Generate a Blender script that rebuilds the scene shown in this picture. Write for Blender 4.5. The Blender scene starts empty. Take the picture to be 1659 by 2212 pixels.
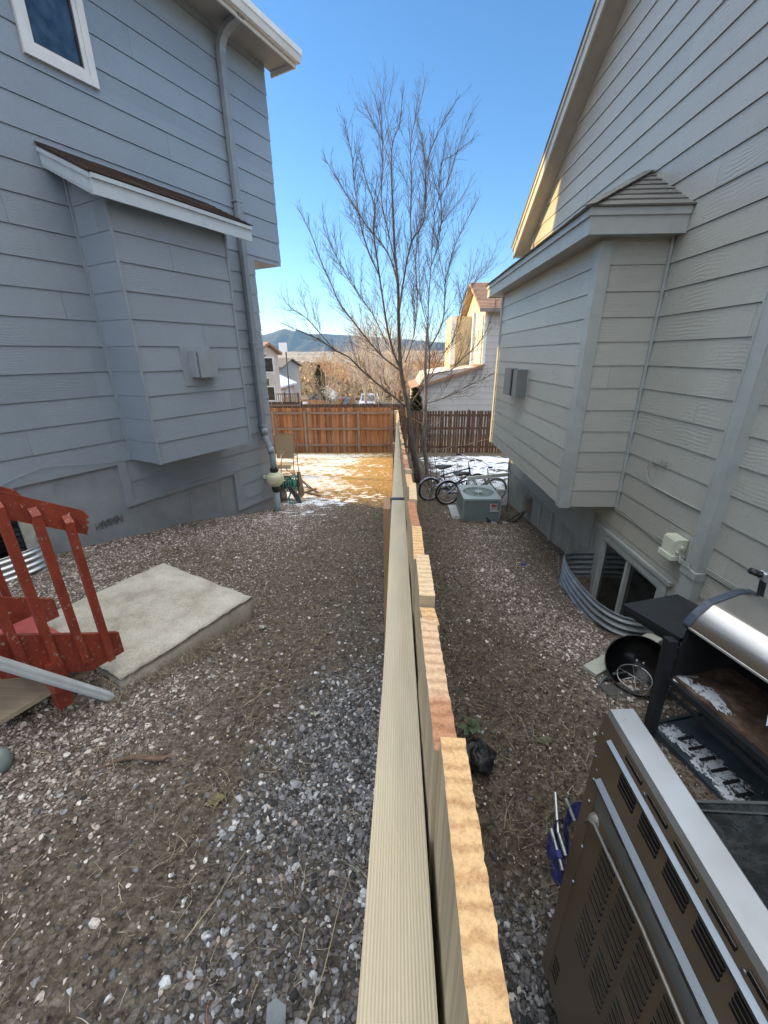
import bpy, math, random
import numpy as np
from mathutils import Vector, Matrix
R=math.radians
rng=random.Random(7); nr=np.random.RandomState(11)
sc=bpy.context.scene; C=sc.collection

# ---------------------------------------------------------------- camera, world, sun, exposure
PITCH,YAW,ROLL,FOC=21.2,-1.9,0.45,875.0
f=np.array([math.sin(R(YAW))*math.cos(R(PITCH)),math.cos(R(YAW))*math.cos(R(PITCH)),-math.sin(R(PITCH))])
r0=np.array([math.cos(R(YAW)),-math.sin(R(YAW)),0.]); u0=np.cross(r0,f)
cr,sr=math.cos(R(ROLL)),math.sin(R(ROLL)); r1=cr*r0-sr*u0; u1=sr*r0+cr*u0
cam=bpy.data.cameras.new('camera'); camo=bpy.data.objects.new('camera',cam); C.objects.link(camo)
M=Matrix.Identity(4)
for i in range(3): M[i][0]=r1[i]; M[i][1]=u1[i]; M[i][2]=-f[i]
camo.matrix_world=M
cam.sensor_fit='HORIZONTAL'; cam.sensor_width=36; cam.lens=36*FOC/1659
cam.clip_start=0.02; cam.clip_end=60000
sc.camera=camo
SUN_EL=18.0
SUN_TRAVEL=(0.93,-0.37)
world=bpy.data.worlds.new('World'); sc.world=world; world.use_nodes=True
nt=world.node_tree; nt.nodes.clear()
sky=nt.nodes.new('ShaderNodeTexSky'); sky.sky_type='NISHITA'; sky.sun_disc=False
sky.sun_elevation=R(SUN_EL); sky.sun_rotation=math.atan2(-SUN_TRAVEL[0],-SUN_TRAVEL[1])
sky.altitude=1900; sky.air_density=1.0; sky.dust_density=0.6; sky.ozone_density=2.0
geo=nt.nodes.new('ShaderNodeTexCoord'); sep=nt.nodes.new('ShaderNodeSeparateXYZ')
nt.links.new(geo.outputs['Generated'],sep.inputs[0])
def wmap(sock,a,b,c,d):
    m=nt.nodes.new('ShaderNodeMapRange'); m.interpolation_type='SMOOTHSTEP'
    m.inputs[1].default_value=a; m.inputs[2].default_value=b; m.inputs[3].default_value=c; m.inputs[4].default_value=d
    nt.links.new(sock,m.inputs[0]); return m.outputs[0]
# added fill glow in the unseen sky overhead and behind camera, lifts the shade
SKY_FILL=1.0; HAZE=2.6e-5
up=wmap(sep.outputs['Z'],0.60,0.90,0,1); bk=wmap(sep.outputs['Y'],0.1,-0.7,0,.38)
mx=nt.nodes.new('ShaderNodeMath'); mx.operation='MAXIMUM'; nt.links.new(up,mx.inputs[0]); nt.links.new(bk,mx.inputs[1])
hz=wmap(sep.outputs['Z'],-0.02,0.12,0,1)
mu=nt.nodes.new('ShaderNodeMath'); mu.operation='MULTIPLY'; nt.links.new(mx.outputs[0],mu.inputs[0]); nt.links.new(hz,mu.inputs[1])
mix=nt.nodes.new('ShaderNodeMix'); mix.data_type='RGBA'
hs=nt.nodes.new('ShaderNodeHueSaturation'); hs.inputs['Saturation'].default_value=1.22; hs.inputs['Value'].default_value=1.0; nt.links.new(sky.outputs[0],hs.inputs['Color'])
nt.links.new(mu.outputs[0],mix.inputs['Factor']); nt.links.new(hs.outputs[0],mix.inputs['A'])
mix.inputs['B'].default_value=(11.2*SKY_FILL,11.5*SKY_FILL,11.6*SKY_FILL,1)
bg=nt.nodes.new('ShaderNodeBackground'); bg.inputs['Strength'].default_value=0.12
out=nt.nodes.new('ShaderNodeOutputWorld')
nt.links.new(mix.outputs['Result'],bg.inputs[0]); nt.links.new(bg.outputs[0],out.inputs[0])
sl=bpy.data.lights.new('sun','SUN'); sl.energy=5.0; sl.angle=R(0.5); sl.color=(1.0,0.67,0.29)
so=bpy.data.objects.new('sun',sl); C.objects.link(so)
tv=Vector((SUN_TRAVEL[0]*math.cos(R(SUN_EL)),SUN_TRAVEL[1]*math.cos(R(SUN_EL)),-math.sin(R(SUN_EL))))
so.rotation_euler=tv.to_track_quat('-Z','Y').to_euler()
so.location=(-30,12,25)
vs=sc.view_settings; vs.view_transform='Standard'; vs.look='None'; vs.gamma=1; vs.use_curve_mapping=False
vs.exposure=1.28

# ---------------------------------------------------------------- helpers
def ray(x,y): return f+(x-829.5)/FOC*r1-(y-1106)/FOC*u1
def at(x,y,Y):
    d=ray(x,y); return Vector(d*Y/d[1])
class MB:
    def __init__(s): s.v=[]; s.f=[]; s.m=[]
    def add(s,vs,fs,mi=0):
        o=len(s.v); s.v+= [tuple(map(float,p)) for p in vs]
        for q in fs: s.f.append(tuple(i+o for i in q)); s.m.append(mi)
    def quad(s,a,b,c,d,mi=0): s.add([a,b,c,d],[(0,1,2,3)],mi)
    def hexa(s,p,mi=0,top=None):
        # p: 4 bottom (ccw from above) then 4 top
        s.add(p,[(3,2,1,0),(0,1,5,4),(1,2,6,5),(2,3,7,6),(3,0,4,7)],mi); s.add(p,[(4,5,6,7)],mi if top is None else top)
    def box(s,x0,x1,y0,y1,z0,z1,mi=0,top=None):
        s.hexa([(x0,y0,z0),(x1,y0,z0),(x1,y1,z0),(x0,y1,z0),(x0,y0,z1),(x1,y0,z1),(x1,y1,z1),(x0,y1,z1)],mi,top)
    def fbox(s,O,u,v,a,b,z,mi=0,w=(0,0,1)):
        O=Vector(O);u=Vector(u);v=Vector(v);w=Vector(w)
        P=lambda i,j,k:O+u*i+v*j+w*k
        s.hexa([P(a[0],b[0],z[0]),P(a[1],b[0],z[0]),P(a[1],b[1],z[0]),P(a[0],b[1],z[0]),P(a[0],b[0],z[1]),P(a[1],b[0],z[1]),P(a[1],b[1],z[1]),P(a[0],b[1],z[1])],mi)
    def prism(s,pts,ext,mi=0):
        n=len(pts); ext=Vector(ext); P=[Vector(p) for p in pts]; Q=[p+ext for p in P]
        s.add(P+Q,[tuple(range(n))[::-1],tuple(range(n,2*n))]+[(i,(i+1)%n,n+(i+1)%n,n+i) for i in range(n)],mi)
    def bar(s,a,b,w,h,up=(0,0,1),mi=0):
        a=Vector(a);b=Vector(b);d=(b-a).normalized();u=d.cross(Vector(up))
        if u.length<1e-4:u=d.cross(Vector((1,0,0)))
        u.normalize(); t=u.cross(d)
        P=[a-u*w/2-t*h/2,a+u*w/2-t*h/2,a+u*w/2+t*h/2,a-u*w/2+t*h/2]; Q=[p+(b-a) for p in P]
        s.add(P+Q,[(3,2,1,0),(4,5,6,7),(0,1,5,4),(1,2,6,5),(2,3,7,6),(3,0,4,7)],mi)
    def tube(s,path,rad,n=8,mi=0,cap=True):
        P=[Vector(p) for p in path]; k=len(P)
        if not hasattr(rad,'__len__'): rad=[rad]*k
        o=len(s.v); pu=None
        for i in range(k):
            d=(P[min(i+1,k-1)]-P[max(i-1,0)])
            if d.length<1e-9: d=Vector((0,0,1))
            d.normalize()
            if pu is None:
                pu=d.cross(Vector((0,0,1)) if abs(d.z)<.9 else Vector((1,0,0))).normalized()
            else:
                pu=(pu-d*pu.dot(d)); pu=pu.normalized() if pu.length>1e-6 else d.orthogonal().normalized()
            w=d.cross(pu)
            for j in range(n):
                an=2*math.pi*j/n; q=P[i]+(pu*math.cos(an)+w*math.sin(an))*rad[i]; s.v.append((q.x,q.y,q.z))
        for i in range(k-1):
            for j in range(n):
                s.f.append((o+i*n+j,o+i*n+(j+1)%n,o+(i+1)*n+(j+1)%n,o+(i+1)*n+j)); s.m.append(mi)
        if cap and n>2:
            s.f.append(tuple(o+j for j in range(n))[::-1]); s.m.append(mi)
            s.f.append(tuple(o+(k-1)*n+j for j in range(n))); s.m.append(mi)
    def lathe(s,O,axis,prof,n=24,mi=0,cap=False):
        O=Vector(O);ax=Vector(axis).normalized();u=ax.orthogonal().normalized();w=ax.cross(u);o=len(s.v)
        for (rr,h) in prof:
            for j in range(n):
                an=2*math.pi*j/n;q=O+ax*h+(u*math.cos(an)+w*math.sin(an))*rr;s.v.append((q.x,q.y,q.z))
        for i in range(len(prof)-1):
            for j in range(n): s.f.append((o+i*n+j,o+i*n+(j+1)%n,o+(i+1)*n+(j+1)%n,o+(i+1)*n+j));s.m.append(mi)
        if cap:
            s.f.append(tuple(o+j for j in range(n))[::-1]);s.m.append(mi)
            k=len(prof)-1; s.f.append(tuple(o+k*n+j for j in range(n)));s.m.append(mi)
def wloc(o):
    l=Vector((0,0,0))
    while o is not None: l=l+o.location; o=o.parent
    return l
def tag(o,label=None,cat=None,group=None,kind=None):
    if label:o['label']=label
    if cat:o['category']=cat
    if group:o['group']=group
    if kind:o['kind']=kind
    return o
def obj(name,mb,mats,parent=None,smooth=False,fix=False):
    me=bpy.data.meshes.new(name); V=np.array(mb.v,dtype=float)
    if parent is None:
        base=Vector(((V[:,0].min()+V[:,0].max())/2,(V[:,1].min()+V[:,1].max())/2,V[:,2].min()))
    else: base=wloc(parent)
    V=V-np.array(base)
    me.from_pydata(V.tolist(),[],mb.f)
    if not isinstance(mats,(list,tuple)): mats=[mats]
    for m in mats: me.materials.append(m)
    if len(mats)>1: me.polygons.foreach_set('material_index',mb.m)
    if smooth:
        me.polygons.foreach_set('use_smooth',[True]*len(me.polygons))
    me.update()
    o=bpy.data.objects.new(name,me); C.objects.link(o)
    if parent is None: o.location=base
    else: o.parent=parent
    return o
def empty(name,loc,label=None,cat=None,group=None):
    o=bpy.data.objects.new(name,None); o.empty_display_size=.1; o.location=loc; C.objects.link(o); return tag(o,label,cat,group)
def kids(o): return [c for c in C.objects if c.parent==o]
def copy_tree(o,loc=None,scale=None,rot=None,label=None):
    mp={}
    def rec(x,par):
        c=x.copy(); C.objects.link(c); c.parent=par
        for k in list(x.children): rec(k,c)
        return c
    c=rec(o,None)
    if loc is not None:c.location=loc
    if scale is not None:c.scale=scale
    if rot is not None:c.rotation_euler=(0,0,rot)
    if label:c['label']=label
    return c
def tubes_np(segs,n=3):
    """segs: list of (path pts list, radii) -> MB quickly"""
    mb=MB()
    for p,rr in segs: mb.tube(p,rr,n,cap=False)
    return mb
def clip(poly,lo,hi):
    def half(P,sgn,c):
        out=[]
        for i in range(len(P)):
            a=P[i];b=P[(i+1)%len(P)];da=sgn*(a[1]-c);db=sgn*(b[1]-c)
            if da>=0:out.append(a)
            if (da>0 and db<0) or (da<0 and db>0):
                t=da/(da-db);out.append((a[0]+(b[0]-a[0])*t,a[1]+(b[1]-a[1])*t))
        return out
    P=half(poly,1,lo)
    return half(P,-1,hi) if len(P)>2 else []
def siding(mb,O,a,n,polys,z0,pitch,lap=.013,base=.002,joint=3.66,gap=.0035):
    O=Vector(O);a=Vector(a);n=Vector(n)
    def hsplit(P,k):
        # 12 ft boards meet in butt joints with a hairline gap
        j=((k*7919)%97)/97*joint; out=[]; lo=min(p[0] for p in P); hi=max(p[0] for p in P); x=math.floor((lo-j)/joint)*joint+j
        while x<hi:
            c=[(q[1],q[0]) for q in clip([(q[1],q[0]) for q in P],x+.0012,x+joint-.0012)]
            if len(c)>2: out.append(c)
            x+=joint
        return out
    for poly in polys:
        zs=[p[1] for p in poly]; k0=math.floor((min(zs)-z0)/pitch); k1=math.ceil((max(zs)-z0)/pitch)
        for k in range(k0,k1):
            lo=z0+k*pitch; hi=lo+pitch; P=clip(poly,lo+gap,hi-1e-6)
            if len(P)<3: continue
            pt=lambda p,off=None:O+a*p[0]+Vector((0,0,p[1]))+n*((base+lap*(1-(p[1]-lo)/pitch)) if off is None else off)
            for Q in hsplit(P,k):
                L=len(Q); mb.add([pt(p) for p in Q]+[pt(p,0) for p in Q],[tuple(range(L))]+[(i,(i+1)%L,L+(i+1)%L,L+i) for i in range(L)])
# ---------------------------------------------------------------- materials
def nodes_mat(name):
    m=bpy.data.materials.new(name); m.use_nodes=True; nt=m.node_tree
    b=nt.nodes['Principled BSDF']; return m,nt,b
def col(c): return (c[0],c[1],c[2],1)
def N(nt,t,**k):
    n=nt.nodes.new(t)
    for a,b in k.items():
        if a.startswith('_'): setattr(n,a[1:],b)
        else: n.inputs[a].default_value=b
    return n
def coords(nt,scale=(1,1,1),rot=(0,0,0),src='Object'):
    tc=nt.nodes.new('ShaderNodeTexCoord'); mp=nt.nodes.new('ShaderNodeMapping')
    mp.inputs['Scale'].default_value=scale; mp.inputs['Rotation'].default_value=rot
    nt.links.new(tc.outputs[src],mp.inputs[0]); return mp.outputs[0]
def noise(nt,vec,scale,detail=4,rough=.55,dist=0):
    n=N(nt,'ShaderNodeTexNoise',Scale=scale,Detail=detail,Roughness=rough,Distortion=dist); nt.links.new(vec,n.inputs['Vector']); return n.outputs['Fac']
def ramp(nt,fac,stops):
    n=nt.nodes.new('ShaderNodeValToRGB'); e=n.color_ramp.elements
    while len(e)<len(stops): e.new(.5)
    for i,(p,c) in enumerate(stops): e[i].position=p; e[i].color=col(c) if hasattr(c,'__len__') else (c,c,c,1)
    nt.links.new(fac,n.inputs[0]); return n.outputs[0]
def mixc(nt,fac,a,b,mode='MIX'):
    m=nt.nodes.new('ShaderNodeMix'); m.data_type='RGBA'; m.blend_type=mode
    for key,v in (('Factor',fac),('A',a),('B',b)):
        if isinstance(v,(int,float)): m.inputs[key].default_value=v
        elif isinstance(v,(tuple,list)): m.inputs[key].default_value=col(v)
        else: nt.links.new(v,m.inputs[key])
    return m.outputs['Result']
def bump(nt,b,h,strength=.3,dist=.01,prev=None):
    n=N(nt,'ShaderNodeBump',Strength=strength,Distance=dist); nt.links.new(h,n.inputs['Height'])
    if prev is not None: nt.links.new(prev,n.inputs['Normal'])
    nt.links.new(n.outputs[0],b.inputs['Normal']); return n.outputs[0]
def mmath(nt,op,a,b):
    m=nt.nodes.new('ShaderNodeMath'); m.operation=op
    for i,v in enumerate((a,b)):
        if isinstance(v,(int,float)): m.inputs[i].default_value=v
        else: nt.links.new(v,m.inputs[i])
    return m.outputs[0]
def plain(name,c,rough=.5,metal=0,var=.15,scale=12,bs=.15,bd=.003,bscale=60,stretch=(1,1,1),c2=None,spec=.5,rot=(0,0,0)):
    m,nt,b=nodes_mat(name); v=coords(nt,stretch,rot)
    lo=tuple(x*(1-var) for x in c); hi=tuple(min(1,x*(1+var)) for x in c)
    if c2: hi=c2
    fz=noise(nt,v,scale,5,.6); cc=ramp(nt,fz,[(.3,lo),(.7,hi)])
    nt.links.new(cc,b.inputs['Base Color']); b.inputs['Roughness'].default_value=rough; b.inputs['Metallic'].default_value=metal
    b.inputs['Specular IOR Level'].default_value=spec
    if bs: bump(nt,b,noise(nt,v,bscale,4,.6),bs,bd)
    return m
def island(nt,vals):
    g=nt.nodes.new('ShaderNodeNewGeometry'); return ramp(nt,g.outputs['Random Per Island'],vals)
def paint_siding(name,c,axis_rot,rough=.42,grain=.35):
    """painted hardboard lap with pressed cedar grain running along the boards"""
    m,nt,b=nodes_mat(name)
    v=coords(nt,(.9,14,14) ,(0,0,axis_rot))
    v0=coords(nt,(1,1,1))
    n1=noise(nt,v0,1.3,5,.6); n2=noise(nt,v,2.2,5,.65,.6)
    g=nt.nodes.new('ShaderNodeNewGeometry')
    isl=ramp(nt,g.outputs['Random Per Island'],[(0,.90),(1,1.06)])
    base=ramp(nt,n1,[(.3,tuple(x*.88 for x in c)),(.7,tuple(x*1.10 for x in c))])
    base=mixc(nt,.35,base,ramp(nt,n2,[(.3,tuple(x*.8 for x in c)),(.7,tuple(x*1.15 for x in c))]))
    base=mixc(nt,1.0,base,isl,'MULTIPLY')
    sp=noise(nt,v0,240,2,.6); base=mixc(nt,.32,base,ramp(nt,sp,[(.35,tuple(x*.6 for x in c)),(.65,tuple(x*1.35 for x in c))]))
    nt.links.new(base,b.inputs['Base Color'])
    nt.links.new(ramp(nt,n2,[(.3,rough-.08),(.7,rough+.14)]),b.inputs['Roughness'])
    w=N(nt,'ShaderNodeTexWave',Scale=1.6,Distortion=9.0,Detail=3.0,_bands_direction='Z'); w.inputs['Detail Scale'].default_value=.6
    ro=nt.nodes.new('ShaderNodeVectorMath'); ro.operation='MULTIPLY_ADD'; cb_=nt.nodes.new('ShaderNodeCombineXYZ')
    for k_ in range(3): nt.links.new(g.outputs['Random Per Island'],cb_.inputs[k_])
    nt.links.new(cb_.outputs[0],ro.inputs[0]); ro.inputs[1].default_value=(37,11,53); nt.links.new(coords(nt,(.22,4.5,7),(0,0,axis_rot)),ro.inputs[2]); nt.links.new(ro.outputs[0],w.inputs['Vector'])
    mask=ramp(nt,noise(nt,v0,1.7,3,.5),[(.48,0.04),(.66,1.0)])
    h=mmath(nt,'MULTIPLY',w.outputs['Fac'],mask); h=mmath(nt,'ADD',h,mmath(nt,'MULTIPLY',sp,.5))
    bump(nt,b,h,grain,.006)
    return m
def wood(name,c1,c2,axis='Z',rough=.75,lines=1.0,isl=.25,scale=1.0,bs=.3):
    """sawn wood; grain runs along axis"""
    m,nt,b=nodes_mat(name)
    s={'X':(1.0,22,22),'Y':(22,1.0,22),'Z':(22,22,1.0)}[axis]; s=tuple(q*scale for q in s)
    v=coords(nt,s); n1=noise(nt,v,1.6,6,.65,.5); n2=noise(nt,coords(nt),3,3)
    cc=ramp(nt,n1,[(.28,c2),(.55,c1),(.8,tuple(min(1,x*1.2) for x in c1))])
    cc=mixc(nt,.4,cc,ramp(nt,n2,[(.3,tuple(x*.75 for x in c1)),(.7,tuple(min(1,x*1.15) for x in c1))]))
    g=nt.nodes.new('ShaderNodeNewGeometry'); cc=mixc(nt,1.0,cc,ramp(nt,g.outputs['Random Per Island'],[(0,1-isl),(1,1.0)]),'MULTIPLY')
    nt.links.new(cc,b.inputs['Base Color']); b.inputs['Roughness'].default_value=rough
    bump(nt,b,n1,bs,.003); return m
# ---------------------------------------------------------------- terrain
A=Vector((math.sin(R(26.8)),math.cos(R(26.8)),0)); NN=Vector((A.y,-A.x,0)); P0=Vector((-2.45,7.63,0))
def LW(s,off=0.0,z=0.0): return P0+A*s+NN*off+Vector((0,0,z))
def sstep(x,a,b):
    t=np.clip((x-a)/(b-a),0,1); return t*t*(3-2*t)
_ph=nr.rand(40)*6.28; _dr=nr.rand(40)*6.28
def fbm(x,y,f0=1.0,octv=5,seed=0):
    h=0; a=1.0; fr=f0
    for k in range(octv):
        for j in range(3):
            i=(seed*7+k*3+j)%40
            h=h+a*np.sin((x*math.cos(_dr[i])+y*math.sin(_dr[i]))*fr+_ph[i]+1.7*np.sin((x*math.sin(_dr[i])-y*math.cos(_dr[i]))*fr*.6+_ph[(i+5)%40]))/3
        a*=.55; fr*=1.93
    return h
def gz(x,y):
    x=np.asarray(x,float);y=np.asarray(y,float)
    yy=np.minimum(y,18.0)
    z=-2.05-.112*yy
    z=z+.11*np.maximum(0,-1.3-np.maximum(x,-5))*(1-sstep(y,5.8,8.0))*sstep(y,-.5,2.5)
    d=np.maximum(y-18,0)
    z=z-.055*np.minimum(d,40)-.022*np.clip(d-40,0,900)-.008*np.clip(d-940,0,3000)
    z=z+np.clip((d-5200)/5500,0,1)*135
    near=np.exp(-np.maximum(np.hypot(x,y)-20,0)/15)
    z=z+near*(.013*fbm(x,y,1.7,4)+.005*fbm(x,y,9,3,2))
    far=sstep(d,300,5000)
    z=z+far*26*fbm(x,y,.0021,6,3)*sstep(d,3000,7000)+sstep(d,60,900)*1.5*fbm(x,y,.02,4,1)
    return z
def axisgrid(lo,hi,st,far):
    a=list(np.arange(lo,hi+1e-6,st)); s=st; v=hi
    while v<far: s=min(s*1.13,far*.045); v+=s; a.append(v)
    s=st; v=lo; pre=[]
    while v>-far: s=min(s*1.13,far*.045); v-=s; pre.append(v)
    return np.array(pre[::-1]+a)
gx=axisgrid(-5.2,2.5,.055,15500); gy0=axisgrid(-.4,18.2,.06,15500)
gy=gy0[gy0>-400]; 
X,Y=np.meshgrid(gx,gy)
Z=gz(X,Y)
def in_wellR(x,y,m=0.0): # U shape against right wall
    return (x>1.93+m)&(x<2.42)&(y>3.13+m)&(y<4.34-m)
Z=np.where(in_wellR(X,Y,.03),-3.2,Z)
sL=(X-P0.x)*A.x+(Y-P0.y)*A.y; oL=(X-P0.x)*NN.x+(Y-P0.y)*NN.y
Z=np.where((sL>-5.0)&(sL<-4.0)&(oL>-.05)&(oL<.42),-3.0,Z)
mb=MB(); V=np.stack([X,Y,Z],-1).reshape(-1,3); ny,nx=X.shape
idx=np.arange(ny*nx).reshape(ny,nx)
F=np.stack([idx[:-1,:-1],idx[:-1,1:],idx[1:,1:],idx[1:,:-1]],-1).reshape(-1,4)
def np_mesh(name,V,F,mats,smooth=True,attrs=None):
    me=bpy.data.meshes.new(name); n=len(V); k=F.shape[1]
    me.vertices.add(n); me.vertices.foreach_set('co',V.astype(np.float32).ravel())
    me.loops.add(F.size); me.loops.foreach_set('vertex_index',F.astype(np.int32).ravel())
    me.polygons.add(len(F)); me.polygons.foreach_set('loop_start',np.arange(0,F.size,k,dtype=np.int32)); me.polygons.foreach_set('loop_total',np.full(len(F),k,dtype=np.int32))
    me.polygons.foreach_set('use_smooth',np.full(len(F),smooth))
    for m in (mats if isinstance(mats,(list,tuple)) else [mats]): me.materials.append(m)
    for an,av in (attrs or {}).items():
        at_=me.attributes.new(an,'FLOAT','POINT'); at_.data.foreach_set('value',np.asarray(av,dtype=np.float32).ravel())
    me.update(calc_edges=True); me.validate()
    o=bpy.data.objects.new(name,me); C.objects.link(o); return o
# zones: pale = pinkish landscaping rock, grey = bluish rock by the fence, dry = straw
def pale_zone(x,y):
    n=.5+.35*fbm(x,y,1.3,4,4)
    L=sstep(-x,.95,1.9)*(1-.75*sstep(y,-.3,.8)*sstep(-y,-1.2,-.4))
    a=L*(.55+.55*n)*(1-.8*np.exp(-((x+1.55)**2+(y-1.1)**2)/.12))
    a=a*(1-.6*sstep(y,2.3,3.0)*(1-sstep(-x,2.6,3.4))*(1-sstep(y,4.5,5.5)))
    Rr=np.exp(-(((x-1.65)/.35)**2+((y-2.95)/.5)**2))*1.2+np.exp(-(((x-1.25)/.45)**2+((y-4.5)/1.3)**2))*.8+np.exp(-(((x-1.75)/.4)**2+((y-2.3)/.3)**2))*.8
    Rr=Rr+np.exp(-(((x-1.55)/.5)**2+((y-6.2)/.5)**2))*.7
    a=np.where(x>0.05,Rr*(.6+.6*n)+.02,a)
    return np.clip(a*(1-sstep(y,7.5,9.5)),0,1)
def grey_zone(x,y):
    n=.5+.35*fbm(x,y,1.7,4,6)
    e=.95-.12*y
    L=(x<.03)*sstep(x,-e-.25,-e+.35)*(1-sstep(y,1.8,4.2))*np.clip(.15+1.15*n,0,1.2)
    L=L+(x<.03)*sstep(-y,-1.2,.2)*.6*n*sstep(x,-2.2,-.6)
    Rr=(x>.03)*(1-sstep(y,.7,1.2))*(1-sstep(x,.75,1.3))*1.0
    return np.clip(L+Rr,0,1)
def straw_zone(x,y):
    n=.5+.5*fbm(x,y,1.1,4,8)
    return np.clip(.35+.5*n+.25*sstep(y,3.5,7),0,1)
m,nt,b=nodes_mat('ground_soil'); v=coords(nt)
aP=nt.nodes.new('ShaderNodeAttribute'); aP.attribute_name='pale'; aG=nt.nodes.new('ShaderNodeAttribute'); aG.attribute_name='grey'; aF=nt.nodes.new('ShaderNodeAttribute'); aF.attribute_name='farness'; aS=nt.nodes.new('ShaderNodeAttribute'); aS.attribute_name='straw'
n1=noise(nt,v,2.4,7,.68); n2=noise(nt,v,23,7,.75); n3=noise(nt,v,95,4,.7)
soil=ramp(nt,n1,[(.3,(.026,.021,.017)),(.52,(.075,.060,.048)),(.7,(.19,.155,.125))])
soil=mixc(nt,.7,soil,ramp(nt,n2,[(.33,(.022,.016,.012)),(.5,(.075,.055,.038)),(.62,(.14,.118,.093)),(.75,(.44,.40,.35))]))
vo=N(nt,'ShaderNodeTexVoronoi',Scale=52.0); nt.links.new(v,vo.inputs['Vector'])
crumb=ramp(nt,vo.outputs['Color'],[(.2,(.016,.013,.011)),(.7,(.09,.072,.056)),(.9,(.30,.265,.23))])
soil=mixc(nt,.45,soil,crumb)
stc=mixc(nt,n3,(.08,.062,.043),(.33,.275,.19))
sm_=mmath(nt,'MULTIPLY',aS.outputs['Fac'],ramp(nt,n2,[(.42,0),(.6,1)])); soil=mixc(nt,mmath(nt,'MULTIPLY',sm_,.75),soil,stc)
vp=N(nt,'ShaderNodeTexVoronoi',Scale=34.0,Randomness=1.0); nt.links.new(v,vp.inputs['Vector'])
vd=N(nt,'ShaderNodeTexVoronoi',Scale=34.0,_feature='DISTANCE_TO_EDGE'); nt.links.new(v,vd.inputs['Vector'])
edge=ramp(nt,vd.outputs['Distance'],[(.02,0),(.12,1)])
pc=ramp(nt,vp.outputs['Color'],[(.2,(.20,.15,.125)),(.55,(.42,.35,.31)),(.9,(.62,.57,.53))])
pc=mixc(nt,edge,(.05,.035,.03),pc); pm=mmath(nt,'MULTIPLY',aP.outputs['Fac'],ramp(nt,noise(nt,v,9,4,.7),[(.36,.0),(.55,1)]))
soil=mixc(nt,mmath(nt,'MULTIPLY',pm,.8),soil,pc)
gc=ramp(nt,vp.outputs['Color'],[(.2,(.09,.09,.095)),(.55,(.20,.20,.21)),(.9,(.40,.41,.43))]); gc=mixc(nt,edge,(.02,.02,.022),gc)
soil=mixc(nt,mmath(nt,'MULTIPLY',aG.outputs['Fac'],.8),soil,gc)
# far country: tan scrub, pale bluffs, dark conifers
fv=coords(nt,(1,1,1)); f1=noise(nt,fv,.0035,8,.7); f2=noise(nt,fv,.03,8,.75)
farc=ramp(nt,f2,[(.34,(.05,.06,.035)),(.46,(.16,.125,.07)),(.58,(.34,.27,.18)),(.72,(.62,.55,.46))])
farc=mixc(nt,.45,farc,ramp(nt,f1,[(.36,(.06,.07,.045)),(.5,(.30,.23,.14)),(.66,(.72,.66,.60))]))
aL=nt.nodes.new('ShaderNodeAttribute'); aL.attribute_name='lawn'; lawn=ramp(nt,n2,[(.3,(.10,.06,.025)),(.5,(.46,.29,.09)),(.7,(.66,.48,.19))]); soil=mixc(nt,mmath(nt,'MULTIPLY',aL.outputs['Fac'],.85),soil,lawn)
cc=mixc(nt,aF.outputs['Fac'],soil,farc)
nt.links.new(cc,b.inputs['Base Color']); b.inputs['Roughness'].default_value=.95; b.inputs['Specular IOR Level'].default_value=.2
hb=mmath(nt,'ADD',n2,mmath(nt,'MULTIPLY',edge,mmath(nt,'MULTIPLY',mmath(nt,'ADD',aP.outputs['Fac'],aG.outputs['Fac']),.5)))
hb=mmath(nt,'ADD',hb,mmath(nt,'MULTIPLY',vo.outputs['Distance'],.5))
bump(nt,b,hb,.9,.012)
Gmat=m
dist=np.hypot(X,Y)
go=np_mesh('ground',V,F,Gmat,True,dict(pale=pale_zone(X,Y),grey=grey_zone(X,Y),straw=straw_zone(X,Y),lawn=sstep(Y,7.6,9.6)*(Y<17.5)*(X<.2)*(.7+.3*np.clip(fbm(X,Y,2,3,1),0,1)),farness=sstep(dist,22,40)))
tag(go,kind='structure')

# mountains
RID=[(200,745),(380,738),(480,733),(545,727),(571,722),(590,718),(603,712),(614,709),(624,712),(636,716),(646,712),(652,716),(661,722),(700,721),(736,723),(790,727),(850,731),(920,737),(1000,744),(1200,752),(1500,758)]
def ridge_z(xx,YD):
    xs=[at(x,y,YD).x for x,y in RID]; zs=[at(x,y,YD).z for x,y in RID]; return np.interp(xx,xs,zs)
YD=13500.; xs=np.linspace(-13500,13500,420); rows=26
MV=[];
for j in range(rows):
    t=j/(rows-1); yy=YD-3000*(1-t)
    env=t**1.25
    h=ridge_z(xs,YD)
    nz=fbm(xs,yy+0*xs,.0016,7,5)*110*(t*(1-t)*3.2)+fbm(xs,yy+0*xs,.006,4,9)*13
    MV.append(np.stack([xs,np.full_like(xs,yy),(h+60)*env-60+nz],-1))
for j in range(1,6):
    t=j/5; MV.append(np.stack([xs,np.full_like(xs,YD+1500*t),ridge_z(xs,YD)*(1-t)-100*t],-1))
MV=np.array(MV); q=MV.shape[0]; idx=np.arange(q*420).reshape(q,420)
MF=np.stack([idx[:-1,:-1],idx[:-1,1:],idx[1:,1:],idx[1:,:-1]],-1).reshape(-1,4)
mm,nt,b=nodes_mat('mountain_forest'); v=coords(nt); c_=ramp(nt,noise(nt,v,.004,8,.7),[(.35,(.008,.016,.022)),(.6,(.02,.034,.036)),(.78,(.07,.075,.07))])
nt.links.new(c_,b.inputs['Base Color']); b.inputs['Roughness'].default_value=1
tag(np_mesh('mountains',MV.reshape(-1,3),MF,mm,True),kind='structure')

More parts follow.
